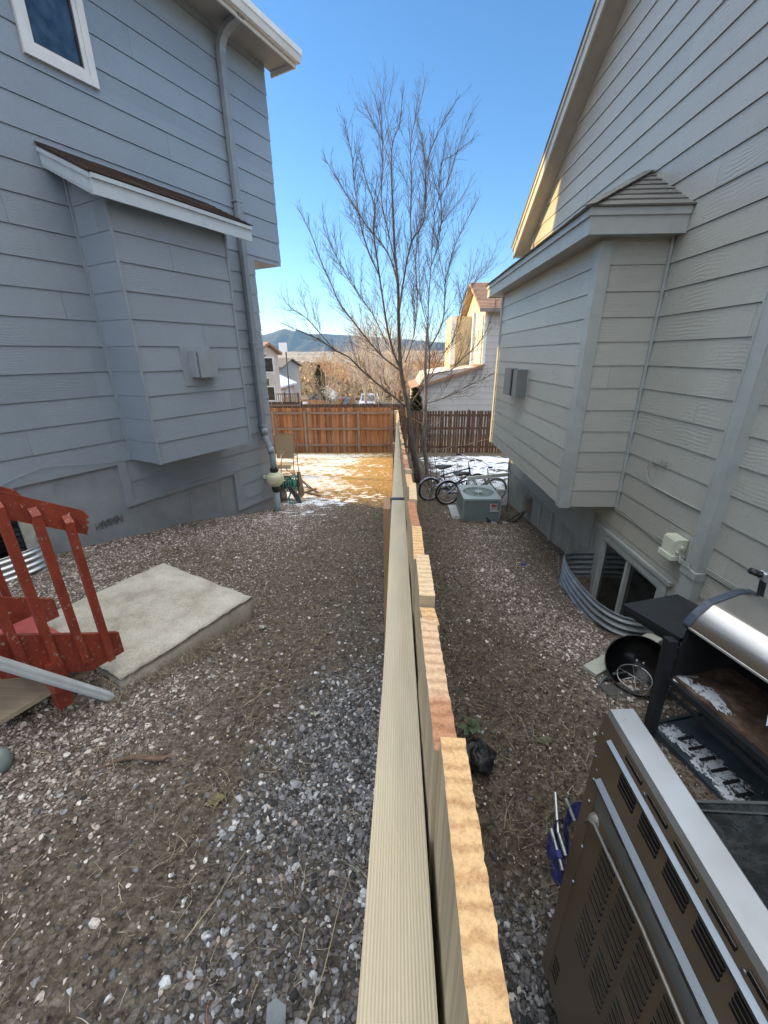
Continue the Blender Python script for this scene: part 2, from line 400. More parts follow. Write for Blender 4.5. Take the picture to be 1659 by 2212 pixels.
# ---------------------------------------------------------------- loose stones, straw, leaves
def scatter(n,x0,x1,y0,y1,dens):
    x=x0+(x1-x0)*nr.rand(n); y=y0+(y1-y0)*nr.rand(n); k=nr.rand(n)<dens(x,y); return x[k],y[k]
def blocked(x,y):
    s=(x-P0.x)*A.x+(y-P0.y)*A.y; o=(x-P0.x)*NN.x+(y-P0.y)*NN.y
    b=(o<.02)&(s<.15)
    b|=(x>2.36)&(y<8.4)
    b|=in_wellR(x,y,-.05)|((x>1.9)&(x<2.4)&(y>3.03)&(y<4.4))
    b|=(s>-5.05)&(s<-3.85)&(o<.5)
    b|=(x>-.03)&(x<.05)
    # concrete slab
    ds=(x+1.38)*(-.512)+(y-3.275)*(-.859); dt=(x+1.38)*(-.881)+(y-3.275)*(.473)
    b|=(ds>0.0)&(ds<1.22)&(dt>0)&(dt<1.38)
    return b
t=(1+5**.5)/2
ICO=np.array([(-1,t,0),(1,t,0),(-1,-t,0),(1,-t,0),(0,-1,t),(0,1,t),(0,-1,-t),(0,1,-t),(t,0,-1),(t,0,1),(-t,0,-1),(-t,0,1)])/math.hypot(1,t)
IF=np.array([(0,11,5),(0,5,1),(0,1,7),(0,7,10),(0,10,11),(1,5,9),(5,11,4),(11,10,2),(10,7,6),(7,1,8),(3,9,4),(3,4,2),(3,2,6),(3,6,8),(3,8,9),(4,9,5),(2,4,11),(6,2,10),(8,6,7),(9,8,1)])
def stones(name,x,y,size,mat_,label,flat=.6):
    n=len(x); s=size[:,None,None]
    V=ICO[None]*(1+.38*(nr.rand(n,12,1)-.5)*2)
    V=V*np.stack([1+.35*nr.randn(n),1+.2*nr.randn(n),flat*(1+.25*nr.randn(n))],-1).clip(.35,1.9)[:,None,:]*s
    a=nr.rand(n)*6.28; tl=nr.randn(n)*.35
    ct,st=np.cos(tl)[:,None],np.sin(tl)[:,None]; V=np.stack([V[...,0]*ct+V[...,2]*st,V[...,1],-V[...,0]*st+V[...,2]*ct],-1)
    ca,sa=np.cos(a)[:,None],np.sin(a)[:,None]; V=np.stack([V[...,0]*ca-V[...,1]*sa,V[...,0]*sa+V[...,1]*ca,V[...,2]],-1)
    V[...,0]+=x[:,None]; V[...,1]+=y[:,None]; V[...,2]+=(gz(x,y)+size*flat*(.25+.5*nr.rand(n)))[:,None]
    Fc=(IF[None]+12*np.arange(n)[:,None,None]).reshape(-1,3)
    return tag(np_mesh(name,V.reshape(-1,3),Fc,mat_,False),label,name.replace('_',' '),kind='stuff')
def stone_mat(name,stops):
    m,nt,b=nodes_mat(name); cc=island(nt,stops); v=coords(nt)
    cc=mixc(nt,1.0,cc,ramp(nt,noise(nt,v,70,4,.7),[(.3,.55),(.7,1.25)]),'MULTIPLY')
    nt.links.new(cc,b.inputs['Base Color']); b.inputs['Roughness'].default_value=.85; bump(nt,b,noise(nt,v,160,3),.4,.003); return m
def ps(x,y):
    d=np.hypot(x,y); return .0034+.0095*nr.rand(len(x))**1.8+.008*(nr.rand(len(x))<.035)
x,y=scatter(430000,-6.5,0,-.6,9.5,lambda x,y:(.07+.95*pale_zone(x,y)**1.4)*(~blocked(x,y))*.42)
x2,y2=scatter(110000,.06,2.4,.2,9,lambda x,y:(.012+.97*pale_zone(x,y)**1.3)*(~blocked(x,y))*.55)
x=np.r_[x,x2];y=np.r_[y,y2]
stones('pale_gravel',x,y,ps(x,y),stone_mat('pale_stone',[(0,(.11,.082,.068)),(.3,(.29,.225,.19)),(.65,(.50,.425,.375)),(1,(.76,.72,.67))]),'loose pinkish white crushed landscaping rock scattered over the side yards')
x,y=scatter(210000,-2.6,.9,-.8,5.2,lambda x,y:(.02+.98*grey_zone(x,y)**1.3)*(~blocked(x,y))*.75)
stones('grey_gravel',x,y,ps(x,y)*1.12,stone_mat('grey_stone',[(0,(.03,.028,.028)),(.35,(.10,.096,.098)),(.7,(.21,.205,.21)),(.92,(.38,.38,.39)),(1,(.60,.61,.62))]),'bluish grey crushed rock lying along the foot of the new fence')
def strands(name,x,y,ln,w,mat_,label,cat,lift=.012,curl=.6,stand=.12,seg=3):
    n=len(x); a=nr.rand(n)*6.28; da=(nr.rand(n)-.5)*curl*2; pts=[]; px,py=x.copy(),y.copy(); zz=gz(x,y)+.004+nr.rand(n)*lift; up=np.abs(nr.randn(n))*stand
    VV=[]
    for i in range(seg+1):
        tt=i/seg; wd=w*(1-.75*tt)
        nxx,nyy=-np.sin(a)*wd,np.cos(a)*wd
        g=gz(px,py)
        zc=np.maximum(g+.003,zz+up*ln*tt*(1-.35*tt))
        VV.append(np.stack([px+nxx,py+nyy,zc],-1)); VV.append(np.stack([px-nxx,py-nyy,zc+wd*.4],-1))
        px=px+np.cos(a)*ln/seg; py=py+np.sin(a)*ln/seg; a=a+da/seg
    V=np.stack(VV,1); base=np.arange(n)[:,None]*(2*(seg+1))
    Fc=np.concatenate([np.stack([base[:,0]+2*i,base[:,0]+2*i+1,base[:,0]+2*i+3,base[:,0]+2*i+2],-1) for i in range(seg)])
    return tag(np_mesh(name,V.reshape(-1,3),Fc,mat_,False),label,cat,kind='stuff')
def isl_mat(name,stops,rough=.9):
    m,nt,b=nodes_mat(name); nt.links.new(island(nt,stops),b.inputs['Base Color']); b.inputs['Roughness'].default_value=rough; return m
sm=isl_mat('straw',[(0,(.045,.034,.025)),(.4,(.135,.105,.073)),(.75,(.28,.225,.155)),(1,(.50,.43,.32))])
x,y=scatter(110000,-6,2.35,-.5,10.5,lambda x,y:(~blocked(x,y))*(.12+.88*straw_zone(x,y)**2)*(1-.75*grey_zone(x,y))*(1-.55*pale_zone(x,y)))
strands('dry_grass',x,y,.02+.07*nr.rand(len(x))**2,.0007+.0011*nr.rand(len(x)),sm,'flattened dry grass stems and straw littering the bare ground','dry grass')
x,y=scatter(90000,-6,0,8.0,17.3,lambda x,y:sstep(y,8.0,10))
strands('lawn_grass',x,y,.03+.05*nr.rand(len(x)),.0012+.0012*nr.rand(len(x)),isl_mat('dormant_lawn',[(0,(.13,.09,.04)),(.4,(.42,.28,.10)),(.8,(.66,.47,.19)),(1,(.74,.60,.33))]),'dormant golden lawn grass of the left back yard catching the low sun','lawn grass',lift=.02,stand=.45,curl=.9)
# tufts
cx,cy=scatter(420,-4.5,2.3,.8,10,lambda x,y:(~blocked(x,y))*1.)
cx=np.r_[cx,[-1.95+.02*k for k in range(0,30)],[-1.5-.03*k for k in range(24)]];cy=np.r_[cy,[2.05+.035*k for k in range(0,30)],[3.1-.05*k for k in range(24)]]
x=np.repeat(cx,34)+nr.randn(len(cx)*34)*.035; y=np.repeat(cy,34)+nr.randn(len(cx)*34)*.035
k=~blocked(x,y); x=x[k];y=y[k]
strands('dry_grass_tufts',x,y,.03+.09*nr.rand(len(x)),.0008+.001*nr.rand(len(x)),sm,'small tufts of dead tan grass standing in the dirt','dry grass',stand=.7,curl=1.2)
lm=isl_mat('leaf_litter',[(0,(.018,.013,.010)),(.45,(.06,.044,.031)),(.75,(.14,.11,.08)),(.94,(.30,.25,.20)),(1,(.5,.46,.41))])
x,y=scatter(170000,-3.2,2.35,.1,9.5,lambda x,y:(~blocked(x,y))*np.where(x>0,.75,.22)*(1-.7*pale_zone(x,y))*(1-.7*grey_zone(x,y)))
n=len(x); a=nr.rand(n)*6.28; s=.0035+.009*nr.rand(n)**2; w=s*(.35+.4*nr.rand(n)); tz=nr.randn(n)*.5
z=gz(x,y)+.006+.008*nr.rand(n)
ca,sa=np.cos(a),np.sin(a)
V=np.stack([np.stack([x-ca*s,y-sa*s,z],-1),np.stack([x-sa*w,y+ca*w,z+tz*w],-1),np.stack([x+ca*s,y+sa*s,z+s*.5*nr.rand(n)],-1),np.stack([x+sa*w,y-ca*w,z+np.abs(tz)*w*.4],-1)],1)
base=4*np.arange(n)
tag(np_mesh('leaf_litter',V.reshape(-1,3),np.stack([base,base+1,base+2,base+3],-1),lm,False),'small brown dead leaves and bark chips covering the dirt on both sides of the fence','leaf litter',kind='stuff')
# snow: sheet whose noise dips under the soil leaves natural patches
def snow_sheet(name,x0,x1,y0,y1,thr,label,st=.032):
    xs=np.arange(x0,x1,st); ys=np.arange(y0,y1,st*.8); X,Y=np.meshgrid(xs,ys)
    n=.62*fbm(X*1.0,Y*1.6,2.2,4,2)+.85*fbm(X,Y*2.2,13,4,7)
    edge=np.minimum.reduce([(X-x0),(x1-X),(Y-y0),(y1-Y)])
    h=(n-thr(X,Y)); Z=gz(X,Y)+np.clip(h*.016,-.03,.02)
    Z=np.where(edge<.1,gz(X,Y)-.05,Z)
    idx=np.arange(X.size).reshape(X.shape)
    F=np.stack([idx[:-1,:-1],idx[:-1,1:],idx[1:,1:],idx[1:,:-1]],-1).reshape(-1,4)
    keep=(h.reshape(-1)[F]>-.5).any(1); F=F[keep]
    return tag(np_mesh(name,np.stack([X,Y,Z],-1).reshape(-1,3),F,MSNOW,True),label,'snow',kind='stuff')
MSNOW=plain('old_snow',(.78,.80,.84),.55,0,.08,9,.5,.01,30)
snow_sheet('snow_patches',-5.6,-.12,6.0,17.2,lambda x,y:1.35-.62*sstep(y,6.0,7.2)*np.exp(-((x+1.7)/.9)**2)*(1-sstep(y,7.6,9.0))-1.1*sstep(y,7.4,9.0)*(1-.5*sstep(x,-1.8,-.4))-.5*sstep(-x,1.0,2.6)-.6*np.exp(-((y-16.6)/.35)**2)+.9*sstep(y,16.9,17.2)-.5*np.exp(-((x+2.3)/.9)**2-((y-8.8)/1.1)**2),'thin crusty snow left in patches on the left back lawn')
snow_sheet('snow_cover',.75,4.6,8.7,16.4,lambda x,y:.95-1.15*sstep(y,8.8,10.2)*sstep(x,.7,1.6)+.5*sstep(y,15.6,16.2),'bluish shaded snow cover behind the bicycles on the right lawn')
# ---------------------------------------------------------------- left house
BLUE=(.25,.30,.352); rotA=-R(90-26.8)
M_bl=paint_siding('blue_grey_siding',BLUE,-math.atan2(A.y,A.x),.42,.2)
M_blf=plain('blue_grey_foundation_paint',(.235,.265,.295),.6,0,.16,3,.5,.006,35)
M_blt=plain('blue_grey_trim_paint',(.25,.29,.33),.5,0,.08,6,.2,.002,60)
M_wht=plain('white_trim_paint',(.66,.67,.66),.45,0,.08,5,.2,.002,50)
M_soff=plain('soffit_paint',(.30,.31,.31),.6,0,.08,5,.2,.002,50)
def glassmat(name,c=(.012,.016,.02),rough=.06):
    m,nt,b=nodes_mat(name); v=coords(nt); nt.links.new(ramp(nt,noise(nt,v,6,4,.6),[(.35,tuple(x*.5 for x in c)),(.7,tuple(x*2.4 for x in c))]),b.inputs['Base Color'])
    nt.links.new(ramp(nt,noise(nt,v,3,3),[(.3,rough),(.8,rough+.12)]),b.inputs['Roughness']); b.inputs['Specular IOR Level'].default_value=.7
    bump(nt,b,noise(nt,v,2.5,2),.08,.01); return m
M_gl=glassmat('window_glass',(.02,.035,.05),.08)
def shingle(name,c1,c2,ax=0):
    m,nt,b=nodes_mat(name); cc=island(nt,[(0,c1),(1,c2)]); v=coords(nt)
    cc=mixc(nt,.55,cc,ramp(nt,noise(nt,v,150,3,.8),[(.3,tuple(x*.35 for x in c1)),(.7,tuple(min(1,x*1.9) for x in c2))]))
    nt.links.new(cc,b.inputs['Base Color']); b.inputs['Roughness'].default_value=.95; bump(nt,b,noise(nt,v,170,3),.6,.003); return m
M_shb=shingle('brown_shingle',(.045,.032,.028),(.10,.07,.058))
M_shg=shingle('grey_shingle',(.075,.072,.065),(.17,.165,.15))
def shingles(mb,P,u,w,poly,rows=.14,wid=.3,t=.006,seed=1):
    """courses of shingle tabs on a sloped plane: P origin, u along eave, w up-slope; poly in (u,w)"""
    rg=random.Random(seed); P=Vector(P);u=Vector(u).normalized();w=Vector(w).normalized();nn=u.cross(w); nn=nn if nn.z>0 else -nn
    lo=min(p[1] for p in poly);hi=max(p[1] for p in poly);k=0;y=lo
    while y<hi-1e-6:
        band=clip(poly,y,min(y+rows,hi))
        if len(band)>2:
            a=min(p[0] for p in band);b=max(p[0] for p in band);x=a-rg.random()*wid
            while x<b:
                x1=x+wid*rg.uniform(.7,1.3); cell=[(p[1],p[0]) for p in clip([(q[1],q[0]) for q in band],x,x1)]
                if len(cell)>2:
                    dt=rg.uniform(0,.003)
                    fr=[P+u*p[0]+w*p[1]+nn*(t+dt)*(1.6-1.3*(p[1]-y)/rows) for p in cell]
                    bt=[P+u*p[0]+w*p[1] for p in cell]
                    m=len(cell); mb.add(fr+bt,[tuple(range(m))]+[(i,(i+1)%m,m+(i+1)%m,m+i) for i in range(m)])
                x=x1
        y+=rows; k+=1

H1=empty('house',LW(0,0,-2.9),'blue grey lap sided two storey house with a small shed roofed bay and white gutters','house')
w=MB()
W0=-9.0
TOP=4.23
lowp=[[(W0,-1.31),(-5.05,-1.31),(-5.05,1.49),(W0,1.49)],[(-5.05,-1.31),(-2.8,-1.31),(-2.8,1.49),(-5.05,1.49)],[(-2.8,-1.905),(-.9,-1.905),(-.9,1.49),(-2.8,1.49)],[(-.9,-2.57),(.12,-2.57),(.12,1.49),(-.9,1.49)]]
upp=[[(W0,1.49),(.78,1.49),(.78,2.81),(W0,2.81)],[(W0,2.81),(-2.68,2.81),(-2.68,3.9),(W0,3.9)],[(-2.03,2.81),(.78,2.81),(.78,3.9),(-2.03,3.9)],[(W0,3.9),(.78,3.9),(.78,TOP),(W0,TOP)]]
siding(w,P0,A,NN,lowp+upp,-1.03,.2865,.012)
# body behind the boards, rear wall
w.fbox(P0,A,NN,(W0,.115),(-9,-.03),(-1.31,1.49)); w.fbox(P0,A,NN,(W0,.775),(-9,-.03),(1.495,TOP))
obj('wall',w,M_bl,H1)
w=MB(); w.fbox(P0,A,NN,(W0,.10),(-8.9,-.012),(-3.6,-1.32))
# broad foundation relief: form joints as shallow proud bands
for s_ in (-3.55,-2.65,-1.85,-1.25):
    w.fbox(P0,A,NN,(s_,s_+.012),(-.02,-.008),(-3.0,-1.92 if s_>-2.8 else -1.33))
obj('foundation',w,M_blf,H1)
# crumbled parging patch
w=MB()
for k in range(260):
    s_=-3.07+max(-.17,min(.17,rng.gauss(0,.09))); z_=-2.06+max(-.05,min(.05,rng.gauss(0,.026)))+.04*(s_+3.07); q=rng.uniform(.004,.013)
    c=P0+A*s_+NN*(-.011)+Vector((0,0,z_)); an=rng.random()*6.28
    w.prism([c+A*math.cos(an+t_)*q*rng.uniform(.6,1.2)+Vector((0,0,math.sin(an+t_)*q*.8)) for t_ in (0,1.3,2.6,3.9,5.1)],NN*rng.uniform(.004,.011))
obj('spalled_patch',w,plain('spalled_concrete',(.13,.135,.14),.9,0,.4,30,.8,.01,60),H1)
w=MB()
w.fbox(P0,A,NN,(-2.805,-2.70),(-.01,.026),(-1.93,-1.3)); w.fbox(P0,A,NN,(-2.70,-.94),(-.01,.024),(-1.93,-1.86)); w.fbox(P0,A,NN,(-.94,-.835),(-.01,.026),(-2.62,-1.86)); w.fbox(P0,A,NN,(-.835,.13),(-.01,.024),(-2.62,-2.55)); w.fbox(P0,A,NN,(W0,-2.805),(-.01,.018),(-1.335,-1.29))
obj('skirt_trim',w,M_blt,H1)
# eaves
w=MB()
w.fbox(P0,A,NN,(W0,.95),(-.02,.46),(TOP-.02,TOP)); obj('soffit',w,M_soff,H1)
w=MB()
w.fbox(P0,A,NN,(W0,.97),(.46,.485),(TOP-.09,TOP+.12)); w.fbox(P0,A,NN,(.95,.972),(-.02,.46),(TOP-.09,TOP+.09))
obj('fascia',w,M_wht,H1)
w=MB()
prof=[(.487,TOP+.10),(.487,TOP-.03),(.505,TOP-.05),(.56,TOP-.045),(.585,TOP+.02),(.60,TOP+.035),(.60,TOP+.105),(.585,TOP+.112),(.575,TOP+.10),(.575,TOP+.03),(.5,TOP-.02),(.5,TOP+.1)]
w.prism([P0+A*W0+NN*o_+Vector((0,0,z_)) for o_,z_ in prof],A*(.985-W0)); obj('gutter',w,M_wht,H1)
w=MB(); e0=P0+NN*.50+Vector((0,0,TOP+.13)); up_=(-NN*math.cos(R(24))+Vector((0,0,math.sin(R(24))))).normalized()
w.prism([e0+A*W0,e0+A*1.0,e0+A*1.0+up_*5.2,e0+A*W0+up_*5.2],Vector((0,0,-.1)))
e1=e0+up_*5.2; dn=(-NN*math.cos(R(24))-Vector((0,0,math.sin(R(24))))).normalized()
w.prism([e1+A*W0,e1+A*1.0,e1+A*1.0+dn*5.2,e1+A*W0+dn*5.2],Vector((0,0,-.1)))
g=[P0+A*.6+NN*(-.03)+Vector((0,0,TOP)),P0+A*.6+NN*(-9)+Vector((0,0,TOP)),P0+A*.6+NN*(-4.35)+Vector((0,0,TOP+2.05))]
w.prism(g,A*-.2)
obj('roof',w,M_shb,H1)
# window
wi=MB();
wi.fbox(P0,A,NN,(-2.715,-2.02),(.012,.05),(2.775,2.86)); wi.fbox(P0,A,NN,(-2.715,-2.02),(.012,.05),(3.86,3.94))
wi.fbox(P0,A,NN,(-2.715,-2.64),(.012,.048),(2.86,3.86)); wi.fbox(P0,A,NN,(-2.095,-2.02),(.012,.048),(2.86,3.86))
wo=obj('window',wi,M_wht,H1)
wi=MB(); 
for (s0,s1,z0,z1) in ((-2.64,-2.095,2.86,2.90),(-2.64,-2.095,3.82,3.86),(-2.64,-2.60,2.90,3.82),(-2.135,-2.095,2.90,3.82)): wi.fbox(P0,A,NN,(s0,s1),(-.02,.034),(z0,z1))
obj('frame',wi,M_wht,wo)
wi=MB(); wi.fbox(P0,A,NN,(-2.60,-2.585),(-.03,.02),(2.9,3.82)); wi.fbox(P0,A,NN,(-2.15,-2.135),(-.03,.02),(2.9,3.82)); wi.fbox(P0,A,NN,(-2.6,-2.135),(-.03,.02),(2.9,2.915)); obj('sash',wi,plain('dark_sash',(.035,.035,.04),.5),wo)
wi=MB(); wi.fbox(P0,A,NN,(-2.585,-2.15),(-.03,.0),(2.915,3.82)); obj('pane',wi,M_gl,wo)
# bay
by=MB(); OB=P0+NN*.63; bz=-1.30; bt=1.53
siding(by,OB,A,NN,[[(-2.60,bz),(-1.04,bz),(-1.04,bt),(-2.60,bt)]],-1.03,.2865,.012)
siding(by,P0+A*-2.60,NN,-A,[[(0.0,bz),(.645,bz),(.645,1.72),(0,2.01)]],-1.03,.2865,.004)
siding(by,P0+A*-1.04,NN,A,[[(0.0,bz),(.64,bz),(.64,1.72),(0,2.01)]],-1.03,.2865,.012)
by.fbox(P0,A,NN,(-2.595,-1.045),(-.02,.625),(bz+.02,bt+.05))
bay=obj('bay',by,M_bl,H1)
for q_ in (((-2.63,-2.602),(.012,.038),(bz,1.95)),((-1.04,-1.0),(.012,.036),(-1.3,1.95)),((-2.615,-2.59),(.628,.66),(bz-.004,bt)),((-1.06,-1.03),(.628,.657),(bz-.004,bt))):
    t_=MB(); t_.fbox(P0,A,NN,*q_); obj('corner_trim',t_,M_blt,bay)
rf=MB()
S0,S1=-2.80,-.70
def rp(s,o): return P0+A*s+NN*o+Vector((0,0,2.06-(.36/.80)*o))
rf.prism([rp(S0,-.01),rp(S1,-.01),rp(S1,.80),rp(S0,.80)],Vector((0,0,-.03)))
shingles(rf,rp(S0-.02,.83),A,-(NN*.8+Vector((0,0,-.36))),[(0,0),(S1-S0+.04,0),(S1-S0+.04,.9),(0,.9)],.125,.28,.006,3)
obj('bay_roof',rf,M_shb,bay)
fz=MB(); 
fz.prism([P0+A*S0+NN*.785+Vector((0,0,1.50)),P0+A*S1+NN*.785+Vector((0,0,1.50)),P0+A*S1+NN*.785+Vector((0,0,1.672)),P0+A*S0+NN*.785+Vector((0,0,1.672))],NN*.022)
fz.prism([P0+A*S0+NN*.807+Vector((0,0,1.635)),P0+A*S1+NN*.807+Vector((0,0,1.635)),P0+A*S1+NN*.807+Vector((0,0,1.675)),P0+A*S0+NN*.807+Vector((0,0,1.675))],NN*.02)
for S in (S0,S1-.022):
    fz.prism([P0+A*S+NN*.0+Vector((0,0,1.86)),P0+A*S+NN*.785+Vector((0,0,1.50)),P0+A*S+NN*.785+Vector((0,0,1.672)),P0+A*S+Vector((0,0,2.025))],A*.022)
    sg=-1 if S==S0 else 1
    fz.prism([P0+A*(S+.011*(1+sg))+Vector((0,0,1.985)),P0+A*(S+.011*(1+sg))+NN*.80+Vector((0,0,1.63)),P0+A*(S+.011*(1+sg))+NN*.80+Vector((0,0,1.672)),P0+A*(S+.011*(1+sg))+Vector((0,0,2.027))],A*.016*sg)
fz.prism([P0+A*S0+NN*.0+Vector((0,0,1.87)),P0+A*S0+NN*.785+Vector((0,0,1.515)),P0+A*S1+NN*.785+Vector((0,0,1.515)),P0+A*S1+Vector((0,0,1.87))],Vector((0,0,.01)))
obj('bay_fascia',fz,plain('pale_blue_trim_paint',(.46,.53,.58),.45,0,.08,5,.2,.002,50),bay)
# fireplace vent on bay
vb=MB(); vb.fbox(OB,A,NN,(-2.04,-1.575),(.0,.022),(-.37,.12)); vn=obj('flue_vent',vb,M_blt,bay)
vb=MB(); vb.fbox(OB,A,NN,(-1.875,-1.60),(.022,.15),(-.265,.05)); vb.fbox(OB,A,NN,(-1.935,-1.895),(.022,.135),(-.26,.07)); vb.fbox(OB,A,NN,(-1.93,-1.6),(.022,.06),(-.25,.04)); 
for k in range(3): vb.fbox(OB,A,NN,(-1.885+.012*k,-1.881+.012*k),(.05,.13-.02*k),(-.25,.0))
vb.fbox(OB,A,NN,(-1.55,-1.53),(.03,.04),(-.1,-.08)); obj('vent_hood',vb,M_blt,vn)
# downspout + radon pipe
def dsp(path,w_,h_,name,mat_,par,up=None):
    m_=MB()
    for a_,b_ in zip(path[:-1],path[1:]): m_.bar(a_,b_,w_,h_,up if up is not None else tuple(NN))
    return obj(name,m_,mat_,par)
dm=MB()
dpath=[LW(-.165,.075,3.92),LW(-.165,.075,-1.28)]
dm.bar(dpath[0],dpath[1],.10,.075,tuple(NN))
for k in (-.028,0,.028): dm.bar(LW(-.165+k,.114,3.92),LW(-.165+k,.114,-1.28),.008,.006,tuple(NN))
for z_ in (2.2,.2,-1.2): dm.fbox(P0,A,NN,(-.235,-.095),(.018,.118),(z_,z_+.03))
el=[LW(-.165,.075,3.92),LW(-.165,.10,4.0),LW(-.16,.16,4.08),LW(-.155,.24,4.13),LW(-.15,.36,4.165),LW(-.15,.5,4.20)]
for a_,b_ in zip(el[:-1],el[1:]): dm.bar(a_-(b_-a_)*.08,b_,.10,.075,tuple(NN))
dsp_=obj('downspout',dm,M_blt,H1)
pm=MB()
pm.tube([LW(-.165,.085,-1.24),LW(-.165,.085,-1.36)],.066,16); pm.tube([LW(-.165,.085,-1.34),LW(-.16,.10,-1.46),LW(-.15,.16,-1.60),LW(-.145,.20,-1.72),LW(-.145,.205,-1.84),LW(-.145,.205,-2.02)],.057,16)
pm.tube([LW(-.15,.17,-1.60),LW(-.145,.195,-1.70)],.064,16)
rp_=obj('radon_pipe',pm,plain('grey_blue_pvc',(.27,.33,.37),.4,0,.1,5),H1,smooth=True)
pm=MB(); pm.tube([LW(-.145,.205,-2.44),LW(-.145,.205,-3.0)],.057,16); obj('lower_pipe',pm,plain('grey_blue_pvc_b',(.27,.33,.37),.4,0,.1,5),rp_,smooth=True)
pm=MB(); c0=LW(-.145,.205,0)
pm.lathe(c0,(0,0,1),[(.058,-2.06),(.105,-2.08),(.155,-2.13),(.168,-2.17),(.168,-2.21),(.160,-2.22),(.160,-2.25),(.120,-2.31),(.075,-2.34),(.058,-2.35)],28); pm.box(c0.x-.2,c0.x-.1,c0.y-.06,c0.y-.02,-2.18,-2.12)
obj('fan_housing',pm,plain('cream_plastic',(.60,.60,.42),.45,0,.1,5),rp_,smooth=False)
pm=MB(); pm.lathe(c0,(0,0,1),[(.06,-1.98),(.072,-1.985),(.078,-2.03),(.070,-2.04),(.076,-2.05),(.066,-2.07)],24); obj('rubber_coupling',pm,plain('black_rubber_b',(.015,.015,.016),.5),rp_); pm=MB(); pm.lathe(c0,(0,0,1),[(.07,-2.34),(.080,-2.36),(.080,-2.41),(.070,-2.42),(.072,-2.45),(.058,-2.46)],24)
obj('rubber_coupling',pm,plain('black_rubber',(.015,.015,.016),.5),rp_)
# thin phone cable sagging on the wall
cb=MB(); pts=[(-4.6,-1.45),(-4.2,-1.33),(-3.85,-1.22),(-3.6,-1.17),(-3.3,-1.22),(-3.0,-1.27),(-2.62,-1.30),(-2.2,-1.36),(-1.7,-1.43),(-1.2,-1.40),(-.85,-1.36),(-.45,-1.30),(-.33,-1.32)]
cb.tube([LW(s_,.03,z_) for s_,z_ in pts],.004,5); obj('cable',cb,M_blt,H1)

# window well + basement window, left
def corr(mb,path,z0,z1,amp=.012,wl=.066,nz=None,t=.003):
    """corrugated sheet: path of (x,y) points with outward normals"""
    P=[Vector((p[0],p[1],0)) for p in path]; k=len(P); nz=nz or int((z1-z0)/wl*8)
    o=len(mb.v)
    for i in range(k):
        d=(P[min(i+1,k-1)]-P[max(i-1,0)]).normalized(); nn=Vector((d.y,-d.x,0))
        for j in range(nz+1):
            z=z0+(z1-z0)*j/nz; a_=amp*math.sin(2*math.pi*(z-z1)/wl)
            q=P[i]+nn*a_; mb.v.append((q.x,q.y,z))
    for i in range(k-1):
        for j in range(nz):
            mb.f.append((o+i*(nz+1)+j,o+(i+1)*(nz+1)+j,o+(i+1)*(nz+1)+j+1,o+i*(nz+1)+j+1)); mb.m.append(0)
def metal(name,c,rough,var=.2,sc_=8,m=.9):
    mt,nt,b=nodes_mat(name); v=coords(nt); fz=noise(nt,v,sc_,5,.65)
    nt.links.new(ramp(nt,fz,[(.3,tuple(x*(1-var) for x in c)),(.7,tuple(min(1,x*(1+var)) for x in c))]),b.inputs['Base Color'])
    nt.links.new(ramp(nt,fz,[(.3,rough-.07),(.7,rough+.12)]),b.inputs['Roughness']); b.inputs['Metallic'].default_value=m
    bump(nt,b,noise(nt,v,sc_*9,4),.12,.002); return mt
M_galv=metal('galvanised_steel',(.55,.58,.60),.34)
M_galvd=metal('weathered_galvanised_steel',(.20,.215,.225),.45,.3,10,.55)
def upath(fn,half,depth,rad,n=8):
    pts=[(-half,0),(-half,(depth-rad)*.5)]
    for i in range(n+1): an=math.pi-(math.pi/2)*i/n; pts.append((-half+rad+rad*math.cos(an),depth-rad+rad*math.sin(an)))
    m_=[(-p[0],p[1]) for p in pts[::-1]]
    return [fn(*p) for p in pts+m_]
wl=MB(); pth=upath(lambda s,o:tuple(LW(-4.5+s,o+.01))[:2],.62,.46,.3)
corr(wl,pth,-2.95,-1.90); WL=obj('window_well',wl,M_galv,None,smooth=True); tag(WL,'shiny corrugated window well behind the red stair railing','window well')
wl=MB(); wl.tube([(p[0],p[1],-1.9) for p in pth],.008,6); obj('rim',wl,M_galv,WL)
bw=MB(); bw.fbox(P0,A,NN,(-5.05,-4.95),(-.03,.02),(-2.7,-1.5)); bw.fbox(P0,A,NN,(-3.99,-3.87),(-.03,.03),(-2.7,-1.5)); bw.fbox(P0,A,NN,(-4.95,-3.99),(-.03,.03),(-1.60,-1.5)); bo=obj('window',bw,plain('aged_cream_trim',(.42,.41,.36),.6,0,.2,8),H1)
bw=MB(); bw.fbox(P0,A,NN,(-4.95,-3.99),(-.02,-.002),(-2.7,-1.6)); obj('pane',bw,glassmat('black_glass',(.003,.003,.004),.1),bo)

